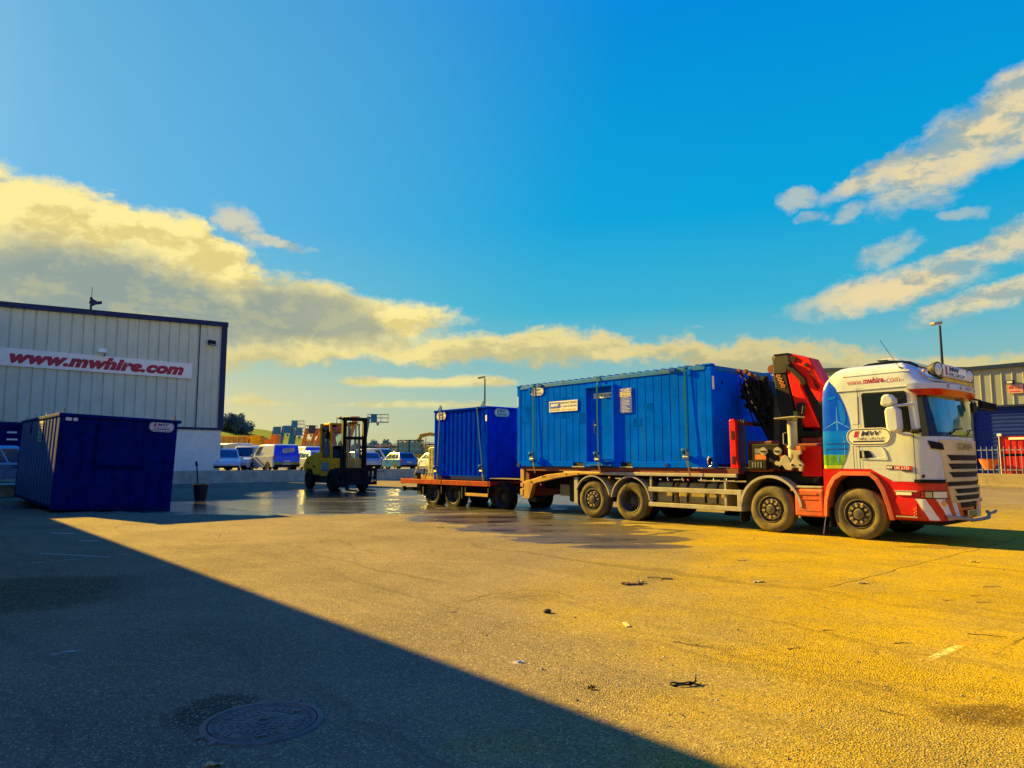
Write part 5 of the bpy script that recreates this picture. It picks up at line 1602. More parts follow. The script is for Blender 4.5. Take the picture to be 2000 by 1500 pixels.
su = Vector((-.03, 0, .28)).normalized()
MB().slab([Vector((bx + .042 - .03 * (z - 3.24) / .28, y, z)) for y, z in ((.62, 3.28), (2.02, 3.28), (2.02, 3.49), (.62, 3.49))], sn, .004).build('sign_face', 'clad_white', sg)
fx = lambda z: bx + .050 - .03 * (z - 3.24) / .28
MB().poly([Vector((fx(z), y, z)) for y, z in ((.70, 3.295), (.80, 3.295), (.86, 3.475), (.76, 3.475))]).build('slash', 'red_text', sg)
lettering('MW', 'navy_text', sg, (fx(3.43), 1.27, 3.435), (0, 1, 0), su, width=.62, height=.10, bold=.04, shear=.2, depth=.002)
lettering('HIRE GROUP', 'navy_text', sg, (fx(3.32), 1.36, 3.325), (0, 1, 0), su, width=.98, height=.072, bold=.01, depth=.002)
for y in (.36, 2.24):
    l = MB().lathe([(-.16, .02), (-.14, .10), (-.04, .145), (.02, .15), (.025, .125)], (bx - .0, y, 3.38), (1, -.25, 0), 28).build('spot_lamp', 'rubber_fold', TR, smooth=40)
    MB().lathe([(.022, .126), (.03, .08), (.033, .0)], (bx, y, 3.38), (1, -.25, 0), 28).build('lens', 'lens', l, smooth=60)
MB().blobby((8.62, .27, 3.36), .035, 0, 2).build('beacon', 'lens_amber', TR)
MB().box(8.5, 8.8, .5, 2.0, 3.09, 3.2).build('bar_bracket', 'black', TR)

# ---------------------------------------------------------------- blue site cabin on the lorry
CB = thing('site_cabin', 'long bright blue site cabin with drying room door strapped on the lorry', 'cabin', O_T, TH)
c0, c1, cz0, cz1, cw = -3.16, 3.98, 1.41, 3.93, 2.92
dL, dR, dT = -.16, .84, 3.69
mb = MB()
def panel_wall(mb, a, b, z0, z1, y=0.0):
    n = max(1, round((b - a) / .265))
    p = (b - a) / n
    pts = []
    for k in range(n):
        x = a + k * p
        pts += [(x, y), (x + p - .03, y), (x + p - .022, y + .012), (x + p - .008, y + .012)]
    pts.append((b, y))
    mb.grid([[(x, yy, z0) for x, yy in pts], [(x, yy, z1) for x, yy in pts]])
panel_wall(mb, c0 + .12, dL - .02, cz0 + .14, cz1 - .1)
panel_wall(mb, dR + .07, c1 - .16, cz0 + .14, cz1 - .1)
panel_wall(mb, dL - .02, dR + .07, dT + .03, cz1 - .1)
mb.build('side_wall', 'cabin_blue', CB)
mb = MB()
panel = [(0, 0)]
mb.box(c1 - .05, c1 - .01, .1, cw - .1, cz0 + .1, cz1 - .08)
mb.build('end_wall', 'cabin_blue', CB)
MB().box(c0 + .02, c0 + .06, .1, cw - .1, cz0 + .1, cz1 - .08).box(c0, c1, cw - .05, cw, cz0, cz1 - .1).build('rear_wall', 'cabin_blue', CB)
for x in (c0, c1 - .16):
    for y in (-.012, cw - .15):
        MB().box(x, x + .16, y, y + .16, cz0 + .02, cz1 - .02).build('corner_post', 'cabin_blue', CB, bevel=.012)
MB().box(c0 + .16, c1 - .16, -.022, .10, cz1 - .10, cz1 + .005).box(c1 - .10, c1 + .004, .15, cw - .15, cz1 - .12, cz1 + .005).build('top_rail', 'lit_teal', CB, bevel=.01)
mb = MB()
for a, b in ((c0 + .12, -.70), (-.30, 1.08), (1.46, c1 - .14)):
    mb.box(a, b, -.022, .10, cz0 + .005, cz0 + .15)
mb.build('bottom_rail', 'cabin_blue', CB, bevel=.01)
MB().box(-.70, -.30, .01, .3, cz0 + .03, cz0 + .15).box(1.08, 1.46, .01, .3, cz0 + .03, cz0 + .15).build('fork_pocket', 'black', CB)
MB().box(-.74, -.26, -.026, .1, cz0 - .001, cz0 + .028).box(1.04, 1.50, -.026, .1, cz0 - .001, cz0 + .028).box(c1 - .62, c1, -.03, .1, cz0 - .002, cz0 + .02).build('pocket_plate', 'galv', CB)
mb = MB()
mb.box(c0, c0 + .17, -.03, .14, cz1 - .02, cz1 + .035).box(c1 - .26, c1 + .01, -.03, .16, cz1 - .005, cz1 + .045).box(c1 - .26, c1 + .01, cw - .16, cw + .01, cz1 - .005, cz1 + .045)
mb.box(c0, c0 + .17, -.03, .14, cz0 - .0, cz0 + .1).box(c1 - .16, c1 + .008, -.03, .16, cz0 + .02, cz0 + .34)
mb.build('corner_casting', 'cabin_blue', CB, bevel=.012)
mb = MB()
for x, z in ((c1 - .07, cz0 + .17), (c0 + .09, cz0 + .06)):
    mb.prism([(x - .045, z - .07), (x + .045, z - .07), (x + .05, z + .05), (x, z + .09), (x - .05, z + .05)], 'y', -.036, -.029)
mb.build('casting_hole', 'black', CB)
MB().tube([(c1 - .13, -.035, cz0 + .09), (c1 - .135, -.05, cz0 + .2), (c1 - .10, -.05, cz0 + .28), (c1 - .05, -.04, cz0 + .26)], .016, 8).tube([(c1 - .10, -.04, cz0 + .04), (c1 - .04, -.05, cz0 + .07), (c1 - .02, -.04, cz0 + .14)], .015, 8).build('lashing_ring', 'steel', CB)
# wavy roof sheet
mb = MB()
n = 26
rows = [[], []]
for k in range(n * 6 + 1):
    x = c0 + .1 + (c1 - c0 - .3) * k / (n * 6)
    z = cz1 + .008 + .055 * max(0, sin(2 * pi * k / 6 + .4)) ** .7 if sin(2 * pi * k / 6 + .4) > 0 else cz1 + .008
    rows[0].append((x, -.0, z))
    rows[1].append((x, cw, z))
mb.grid(rows).grid([rows[0], [(x, y, cz1 - .02) for x, y, z in rows[0]]])
mb.build('roof_sheet', 'lit_teal', CB, smooth=50)
# door in a projecting frame
MB().box(dR, dR + .07, -.075, .12, cz0 + .12, dT + .03).box(dL - .02, dR, -.075, .12, dT - .03, dT + .03).box(dL - .03, dL - .0, -.02, .12, cz0 + .12, dT - .03).build('door_frame', 'cabin_blue', CB, bevel=.006)
dr_ = MB().box(dL, dR, .095, .13, cz0 + .15, dT - .03).build('door', 'cabin_blue', CB)
MB().box(dL + .10, dR - .06, .085, .0945, cz0 + .22, dT - .12).build('door_leaf', 'cabin_blue', dr_, bevel=.006)
MB().box(.035, .075, .065, .085, 2.38, 2.72).build('lock_plate', 'steel', dr_, bevel=.005)
MB().bar((.05, .05, 2.60), (.16, .045, 2.60), .022, .022).cyl((.055, .085, 2.60), (.055, .04, 2.60), .014, 8).box(.02, .09, .058, .066, 2.585, 2.62).build('door_handle', 'chrome', dr_)
dp = MB().box(.05, .75, .074, .0845, 3.36, 3.50).build('door_sign', 'white_text', dr_)
lettering('DRYING ROOM', 'navy_text', dp, (.40, .074, 3.43), (1, 0, 0), (0, 0, 1), width=.63, height=.085, bold=.02)
MB().box(.30, .80, -.13, .06, cz0 + .17, cz0 + .19).box(-.05, .86, -.15, .02, cz0 + .05, cz0 + .075).build('door_step', 'lit_teal', CB)
logo_plate(CB, (-2.22, -.014, 3.73), (1, 0, 0), (0, 0, 1), .58, .27, small='HIRE GROUP')
sp = MB().box(-1.68, -.50, -.026, -.016, 3.05, 3.37).build('company_sign', 'sign_white', CB)
nv = MB().box(-1.655, -1.215, -.031, -.0265, 3.165, 3.335).build('panel', 'blue_sign', sp)
lettering('MW', 'white_text', nv, (-1.435, -.031, 3.25), (1, 0, 0), (0, 0, 1), width=.36, height=.10, bold=.05, shear=.25)
lettering('INSTANT SPACE', 'navy_text', sp, (-1.435, -.026, 3.105), (1, 0, 0), (0, 0, 1), width=.42, height=.045, bold=.01, name='small_lettering')
lettering('INSTANT SPACE', 'navy_text', sp, (-.86, -.026, 3.305), (1, 0, 0), (0, 0, 1), width=.64, height=.06, bold=.02)
lettering('t: +353 42 9331416', 'navy_text', sp, (-.86, -.026, 3.205), (1, 0, 0), (0, 0, 1), width=.64, height=.06, bold=.015)
lettering('www.mwhire.com', 'red_text', sp, (-.86, -.026, 3.105), (1, 0, 0), (0, 0, 1), width=.62, height=.045, bold=.0)
bp = MB().box(1.05, 1.52, -.024, -.014, 2.88, 3.57).build('safety_board', 'blue_sign', CB)
lettering('SITE SAFETY', 'white_text', bp, (1.285, -.024, 3.515), (1, 0, 0), (0, 0, 1), width=.40, height=.06, bold=.02)
MB().box(1.08, 1.49, -.029, -.0245, 3.33, 3.47).build('panel', 'sign_beige', bp)
lettering('PROTECTIVE PPE', 'navy_text', bp, (1.32, -.029, 3.435), (1, 0, 0), (0, 0, 1), width=.32, height=.032, bold=.01)
lettering('MUST BE WORN', 'navy_text', bp, (1.32, -.029, 3.37), (1, 0, 0), (0, 0, 1), width=.30, height=.032, bold=.01)
mb = MB()
rnd = random.Random(5)
for k in range(11):
    z = 3.30 - k * .038
    mb.box(1.16, 1.16 + rnd.uniform(.15, .30), -.0275, -.0245, z - .008, z)
for k in range(7):
    mb.box(1.075, 1.495, -.0275, -.0245, 3.318 - k * .064, 3.321 - k * .064)
mb.box(1.13, 1.136, -.0275, -.0245, 2.9, 3.32)
mb.build('print', 'white_text', bp)
for a, b, z0, z1 in ((-3.0, -2.52, 2.78, 3.33), (-1.44, -.88, 2.86, 3.48), (-.46, -.22, 2.66, 2.98), (1.55, 1.82, 2.52, 2.74), (1.9, 2.2, 2.9, 3.1)):
    P = rrect(b - a, z1 - z0, .03, 3)
    MB().poly([((a + b) / 2 + x, -.004, (z0 + z1) / 2 + z) for x, z in P]).build('paint_patch', 'cabin_patch', CB)
MB().box(c0 + .025, c0 + .06, -.018, -.0125, 3.3, 3.62).build('number_label', 'clad_white', CB)
lb_ = MB().box(c1 + .0, c1 + .006, .02, .11, 3.34, 3.66).build('number_label', 'clad_white', CB)
mb = MB()
mb.box(c1 - .012, c1 - .004, 1.15, 1.16, 1.6, 3.55).box(c1 - .012, c1 - .004, 1.15, 2.1, 3.54, 3.55).box(c1 - .012, c1 - .004, 2.1, 2.11, 1.6, 3.55)
mb.box(c1 - .012, c1 - .004, .45, .52, 3.5, 3.57)
mb.build('end_door_seam', 'navy_dark', CB)
for x in (c0 + .62, 3.36):
    MB().prism([(x - .05, cz1 - .20), (x + .05, cz1 - .20), (x + .06, cz1 - .05), (x - .06, cz1 - .05)], 'y', -.05, -.003).build('lug', 'cabin_blue', CB, bevel=.01)
    MB().prism([(x - .05, cz0 + .16), (x + .05, cz0 + .16), (x + .03, cz0 + .30), (x - .03, cz0 + .30)], 'y', -.06, -.003).build('lug', 'cabin_blue', CB, bevel=.01)
MB().box(2.75, 2.95, -.06, -.02, cz1 - .06, cz1 + .02).box(-2.15, -2.0, -.05, -.02, cz1 - .06, cz1 + .01).box(-1.98, -1.88, -.04, -.02, cz0 + .04, cz0 + .12).box(2.55, 2.66, -.04, -.02, cz0 + .04, cz0 + .12).build('rail_bracket', 'cabin_dark', CB)

def ratchet_strap(label, fr, pts, x, zr, cont_w, back=True, tail=None):
    """webbing from the deck edge up and over a load, with its ratchet"""
    o = thing('ratchet_strap', label, 'strap', fr[0], fr[1], fr[2])
    w = .028
    mb = MB()
    mb.grid([[(px_ - w, py_, pz_) for px_, py_, pz_ in pts], [(px_ + w, py_, pz_) for px_, py_, pz_ in pts]])
    mb.grid([[(px_ - w, py_ - .006, pz_ + .004) for px_, py_, pz_ in pts], [(px_ + w, py_ - .006, pz_ + .004) for px_, py_, pz_ in pts]])
    mb.build('webbing', fr[3], o)
    rx, ry, rz = pts[-1]
    r = MB()
    r.box(rx - .07, rx - .045, ry - .07, ry + .01, rz - .02, rz + .16).box(rx + .045, rx + .07, ry - .07, ry + .01, rz - .02, rz + .16)
    r.cyl((rx - .08, ry - .04, rz + .03), (rx + .08, ry - .04, rz + .03), .04, 12)
    r.obox((rx - .02, ry - .07, rz + .16), (1, 0, 0), (0, 1, .3), (-.3, -.2, 1), .07, .02, .07)
    r.build('ratchet', 'steel', o, bevel=.006)
    MB().lathe([(-.03, .03), (-.03, .075), (.03, .075), (.03, .03)], (rx - .04, ry - .06, rz + .17), (1, 0, 0), 16).build('wound_webbing', fr[3], o)
    l = MB()
    zz = 1.22 if tail is None else tail
    P = [(rx, ry - .015, rz - .02), (rx + .03, ry - .02, (rz + zz) / 2 + .03), (rx + .09, ry - .01, zz)]
    l.grid([[(a - .028, b, c) for a, b, c in P], [(a + .028, b, c) for a, b, c in P]])
    l.build('lower_webbing', 'strap_rust', o)
    return o
F_ = (O_T, TH, 'ratchet straps over the blue cabin', 'strap_teal')
top = cz1 + .05
ratchet_strap('teal ratchet strap over the rear end of the bright blue cabin', F_, [(-2.36, cw, top), (-2.37, 1.2, top), (-2.38, -.02, top), (-2.38, -.036, cz1 - .02), (-2.37, -.05, 2.9), (-2.355, -.07, 1.62)], -2.38, 1.6, cw)
ratchet_strap('teal ratchet strap crossing the drying room door of the blue cabin', F_, [(.42, cw, top), (.38, 1.2, top), (.34, -.02, top), (.33, -.04, cz1 - .02), (.34, -.11, 3.7), (.36, -.13, 2.8), (.385, -.14, 1.60)], .35, 1.6, cw)
ratchet_strap('teal ratchet strap near the front corner of the bright blue cabin', F_, [(3.22, cw, top), (3.22, 1.2, top), (3.23, -.02, top), (3.23, -.036, cz1 - .02), (3.24, -.05, 2.9), (3.27, -.075, 1.66)], 3.25, 1.66, cw)

# ---------------------------------------------------------------- trailer with the small blue container
TL = thing('drawbar_trailer', 'red flat drawbar trailer with worn deck behind the lorry', 'trailer', O_T, TH)
MB().box(-9.95, -4.5, -.0, 2.5, .80, .90).build('deck', 'trailer_red', TL, bevel=.01)
MB().box(-9.95, -4.5, -.03, .03, .735, .905).build('side_rail', 'trailer_red', TL, bevel=.01)
MB().box(-9.98, -9.90, .0, 2.5, .72, .92).build('rear_rail', 'trailer_red', TL, bevel=.01)
MB().box(-9.7, -4.6, .75, .88, .50, .80).box(-9.7, -4.6, 1.6, 1.73, .50, .80).box(-8.3, -6.4, .6, 1.9, .36, .5).build('frame', 'chassis', TL)
for x in (-7.93, -6.66):
    wheel(TL, x, .06, -1, R=.40, style='deep', dusty=False)
    wheel(TL, x, 2.44, 1, R=.40, style='deep', dusty=False)
wheel(TL, -4.35, .30, -1, R=.40, style='deep', dusty=False)
wheel(TL, -4.35, 2.3, 1, R=.40, style='deep', dusty=False)
MB().box(-4.7, -4.0, .5, 2.0, .5, .72).box(-4.4, -2.9, 1.15, 1.35, .45, .56).build('turntable', 'chassis', TL)
MB().box(-5.85, -4.64, -.01, .02, .40, .50).build('side_guard', 'ramp_yellow', TL)
for bx_ in ((-5.9, -5.85, .0, .06, .40, .74), (-4.66, -4.61, .0, .06, .40, .74), (-7.32, -7.27, .0, .05, .42, .74), (-8.52, -8.44, .02, .1, .3, .74), (-9.0, -8.75, .1, .4, .34, .74), (-6.1, -6.04, .0, .06, .3, .74)):
    MB().box(*bx_).build('bracket', 'chassis', TL)
MB().box(-9.86, -9.2, .1, 2.4, .46, .58).box(-9.9, -9.8, .0, .12, .44, .62).build('underrun_bar', 'black', TL)
MB().box(-8.4, -7.5, .0, .5, .76, .80).build('mudguard', 'chassis', TL)

BX = thing('small_container', 'short deep blue ribbed container strapped on the red trailer', 'container', O_T, TH)
b0, b1, bz0, bz1, bw_ = -7.76, -4.67, .93, 3.41, 2.9
mb = MB()
corrugate(mb, 'x', .02, b0 + .42, b1 - .36, bz0 + .12, bz1 - .05, .262, .05, 1, .9)
mb.build('side_wall', 'trailer_blue', BX)
for bx_ in ((b0 + .10, b0 + .42, .012, .06, bz0 + .12, bz1 - .06), (b1 - .36, b1 - .10, .012, .06, bz0 + .12, bz1 - .06), (b0, b1, bw_ - .04, bw_, bz0, bz1 - .05)):
    MB().box(*bx_).build('side_panel', 'trailer_blue', BX)
mb = MB()
corrugate(mb, 'y', b1 - .01, .1, bw_ - .1, bz0 + .1, bz1 - .06, .5, .03, -1, .8)
mb.build('end_wall', 'trailer_blue', BX)
mb = MB()
corrugate(mb, 'y', b0 + .01, .1, bw_ - .1, bz0 + .1, bz1 - .06, .5, .03, 1, .8)
mb.build('end_wall', 'trailer_blue', BX)
for x in (b0, b1 - .1):
    for y in (0, bw_ - .1):
        MB().box(x, x + .1, y, y + .1, bz0, bz1).build('corner_post', 'trailer_blue', BX, bevel=.012)
MB().box(b0 + .1, b1 - .1, -.012, .1, bz0, bz0 + .13).build('bottom_rail', 'navy_dark', BX, bevel=.01)
MB().box(b0 + .06, b1 - .06, -.018, -.01, bz0 + .13, bz0 + .15).build('rail_edge', 'cabin_blue', BX)
MB().box(b0 - .02, b1 + .02, -.03, bw_ + .02, bz1 - .055, bz1 + .01).build('roof', 'trailer_blue', BX, bevel=.01)
for x, y in ((b0 + .28, .03), (b1 - .30, .03), (b0 + .28, bw_ - .05), (b1 - .30, bw_ - .05)):
    MB().prism([(x - .14, bz1 + .01), (x + .14, bz1 + .01), (x + .12, bz1 + .14), (x + .03, bz1 + .20), (x - .02, bz1 + .12)], 'y', y - .012, y + .012).build('lifting_lug', 'lit_teal', BX)
logo_plate(BX, (b0 + .44, -.012, 3.20), (1, 0, 0), (0, 0, 1), .58, .27)
logo_plate(BX, (b1 + .012, .62, 3.22), (0, 1, 0), (0, 0, 1), .66, .27)
MB().box(b1 - .09, b1 - .02, -.02, -.003, 2.92, 3.12).build('number_label', 'clad_white', BX)
G_ = (O_T, TH, 'ratchet straps over the small container', 'strap_teal')
t2 = bz1 + .02
ratchet_strap('dark ratchet strap hanging at the rear end of the ribbed blue container', (O_T, TH, G_[2], 'cabin_dark'), [(-7.35, bw_, t2), (-7.35, -.035, t2), (-7.36, -.045, bz1 - .06), (-7.5, -.055, 1.18)], -7.4, 1.2, bw_, tail=.8)
ratchet_strap('pale slanting ratchet strap near the front corner of the ribbed blue container', G_, [(-5.2, bw_, t2), (-5.2, -.035, t2), (-5.19, -.045, bz1 - .06), (-4.86, -.06, 1.22)], -5.0, 1.2, bw_, tail=.8)

IB = thing('water_tank', 'yellowed plastic water tank in a steel cage at the back of the trailer', 'tank', O_T, TH)
MB().box(-8.32, -7.80, .10, 1.15, 1.10, 2.10).build('bottle', 'ibc_plastic', IB, bevel=.06, seg=3)
mb = MB()
for z in (1.14, 1.42, 1.72, 2.0, 2.14):
    mb.tube([(-7.8, .06, z), (-8.36, .06, z), (-8.36, 1.2, z)], .011, 5)
for x in (-8.36, -8.18, -8.0, -7.84):
    mb.tube([(x, .055, 1.04), (x, .055, 2.15)], .009, 5)
for y in (.3, .6, .9, 1.18):
    mb.tube([(-8.365, y, 1.04), (-8.365, y, 2.15)], .009, 5)
mb.build('cage', 'galv', IB)
MB().box(-8.36, -7.80, .06, 1.2, .905, 1.07).build('base_tray', 'pallet', IB, bevel=.01)
WN = thing('hand_winch', 'small winch with a raised pale lever beside the water tank', 'winch', O_T, TH)
MB().box(-8.75, -8.45, .1, .4, .905, 1.08).build('frame', 'pallet', WN, bevel=.01)
MB().cyl((-9.1, .12, 1.05), (-9.1, .3, 1.05), .09, 14).box(-9.25, -9.0, .1, .3, .905, 1.0).build('drum', 'black', WN)
MB().bar((-9.18, .1, 1.08), (-8.82, .1, 1.56), .045, .03).build('lever', 'galv', WN)
MB().tube([(-8.6, .12, 1.05), (-8.5, .08, 1.3), (-8.42, .1, 1.2), (-8.4, .12, 1.0)], .025, 8).build('hose', 'black', WN)

# ---------------------------------------------------------------- forklift
FK = thing('forklift_truck', 'large yellow forklift truck with tall black mast in the shade by the wall', 'forklift', (-9.35, 37.2, 0), -.97)
def fwheel(x, y, R, W, side):
    p = [(.12, R * .45), (.03, R * .5), (0, R * .6), (.02, R * .85), (.08, R), (W - .08, R), (W, R * .8), (W, R * .4)]
    t = MB().lathe(p, (x, y, R), (0, -side, 0), 28).build('wheel', 'rubber', FK, smooth=35)
    MB().lathe([(.10, R * .48), (.12, R * .3), (.06, R * .2), (.05, 0)], (x, y, R), (0, -side, 0), 24).build('rim', 'chassis', t, smooth=35)
fwheel(-3.75, -.15, .56, .36, -1); fwheel(-3.75, 1.75, .56, .36, 1)
fwheel(0.0, -.22, .58, .42, -1); fwheel(0.0, 1.82, .58, .42, 1)
MB().prism([(-4.55, .98), (-4.50, 1.48), (-4.2, 1.78), (-2.7, 2.04), (-1.75, 2.07), (-1.75, .80), (-2.95, .78), (-3.15, 1.08), (-4.2, 1.10), (-4.35, .95)], 'y', -.1, 1.7).build('counterweight', 'fork_yellow', FK, bevel=.10, seg=3)
MB().prism([(-1.9, .75), (-1.9, 1.72), (-.25, 1.72), (-.1, 1.0), (-.35, .75)], 'y', -.08, 1.68).build('body', 'fork_yellow', FK, bevel=.05)
MB().box(-2.6, .3, .1, 1.5, .42, .78).box(-3.9, -2.6, .1, 1.5, .4, .8).build('chassis', 'black', FK)
MB().box(-1.0, -.35, -.16, -.081, .55, .80).build('step', 'black', FK)
MB().prism([(-1.6, 1.05), (-1.6, 1.5), (-.55, 1.5), (-.45, 1.25), (-.6, 1.02)], 'y', -.10, -.082).build('side_window', 'glass_blue', FK, bevel=.02)
mb = MB()
mb.bar((-2.0, 0, 1.6), (-1.95, 0, 3.50), .13, .10).bar((-.22, 0, 1.2), (-.62, 0, 3.48), .11, .10)
mb.box(-2.04, -.55, -.06, 1.66, 3.50, 3.60)
mb.build('cab_frame', 'fork_yellow', FK, bevel=.02)
mb = MB()
mb.bar((-1.3, .03, 1.7), (-1.3, .03, 3.48), .05, .05).bar((-2.0, 1.6, 1.6), (-1.95, 1.6, 3.50), .09, .08).bar((-.22, 1.6, 1.2), (-.62, 1.6, 3.48), .08, .08).bar((-.30, .8, 1.75), (-.6, .8, 3.45), .03, .03)
mb.build('cab_post', 'black', FK)
for a in ((-1.93, -1.34), (-1.26, -.62)):
    MB().prism([(a[0] + .06, 1.8), (a[1], 1.8), (a[1] - (.10 if a[0] > -1.5 else 0), 3.42), (a[0] + .06, 3.42)], 'y', -.006, -.002).build('door_glass', 'clear_glass', FK)
MB().add([(-.30, .1, 1.75), (-.30, 1.5, 1.75), (-.60, 1.5, 3.42), (-.60, .1, 3.42)], [(0, 1, 2, 3)]).build('front_glass', 'clear_glass', FK)
MB().add([(-1.98, .1, 2.1), (-1.98, 1.5, 2.1), (-1.95, 1.5, 3.42), (-1.95, .1, 3.42)], [(0, 1, 2, 3)]).build('rear_glass', 'clear_glass', FK)
MB().cyl((-.75, .7, 1.7), (-.95, .7, 2.25), .03, 8).lathe([(-.02, .18), (.02, .18), (.02, .15), (-.02, .15)], (-.95, .7, 2.25), (-.4, 0, 1), 20).build('steering_wheel', 'black', FK)
MB().box(-1.7, -1.0, .5, 1.1, 1.7, 2.4).build('seat', 'black', FK, bevel=.08)
MB().box(-.62, -.5, .1, .32, 3.38, 3.5).build('work_light', 'black', FK, bevel=.03)
MB().box(-.95, -.35, .9, 1.4, 3.60, 3.66).tube([(-.9, .45, 3.6), (-.9, .45, 3.95), (-.3, .45, 3.95), (-.3, .45, 3.6)], .02, 6).tube([(-.9, .9, 3.6), (-.9, .9, 3.95), (-.3, .9, 3.95)], .02, 6).build('roof_guard', 'black', FK)
mb = MB()
for y in (.10, 1.22):
    mb.box(.72, .98, y, y + .20, .25, 3.82).box(.98, 1.08, y + .05, y + .15, .3, 3.7)
mb.box(.72, .95, .10, 1.42, 3.66, 3.84).box(.75, .92, .30, 1.22, 2.68, 2.84).box(.75, .92, .30, 1.22, .9, 1.05).box(.74, .9, -.12, .14, 3.72, 3.82)
mb.build('mast', 'black', FK, bevel=.015)
mb = MB()
for y in (.46, .86, 1.04):
    mb.cyl((.80, y, .6), (.80, y, 3.5), .045, 10)
for y in (.55, .76, .95):
    mb.tube([(.88, y, .9), (.86, y + .05, 2.0), (.88, y, 2.7)], .02, 6)
mb.build('lift_cylinder', 'steel', FK)
mb = MB()
mb.box(1.02, 1.16, -.35, 1.95, 1.05, 1.22).box(1.02, 1.16, -.35, 1.95, .34, .50).box(1.02, 1.14, -.30, -.14, .34, 1.2).box(1.02, 1.14, 1.76, 1.95, .34, 1.2).box(1.0, 1.12, .1, 1.5, .34, 1.2).box(1.02, 1.14, 1.56, 1.66, .34, 1.2).box(1.02, 1.14, 1.66, 1.95, .66, .74)
mb.build('fork_carriage', 'black', FK, bevel=.015)
MB().box(1.06, 1.18, .25, .40, .08, 1.15).box(1.18, 2.3, .25, .40, .06, .13).build('fork', 'black', FK)
MB().box(1.06, 1.18, 1.20, 1.35, .08, 1.15).box(1.18, 2.3, 1.20, 1.35, .06, .13).build('fork', 'black', FK)
MB().box(1.145, 1.16, 1.67, 1.76, .9, 1.05).box(1.165, 1.175, 1.7, 1.9, .52, .60).box(1.145, 1.155, 1.69, 1.75, .78, .86).build('reflector', 'steel', FK)
MB().cyl((.5, .2, 1.2), (.5, .2, 2.3), .06, 8).cyl((-.4, -.2, 2.9), (-.4, -.2, 3.2), .05, 8).box(-.48, -.4, -.32, -.1, 2.75, 3.1).build('mirror', 'black', FK)
MB().box(-2.9, -2.6, -.12, -.101, 1.2, 1.32).box(-3.9, -3.6, -.12, -.101, 1.4, 1.5).build('decal', 'black', FK)

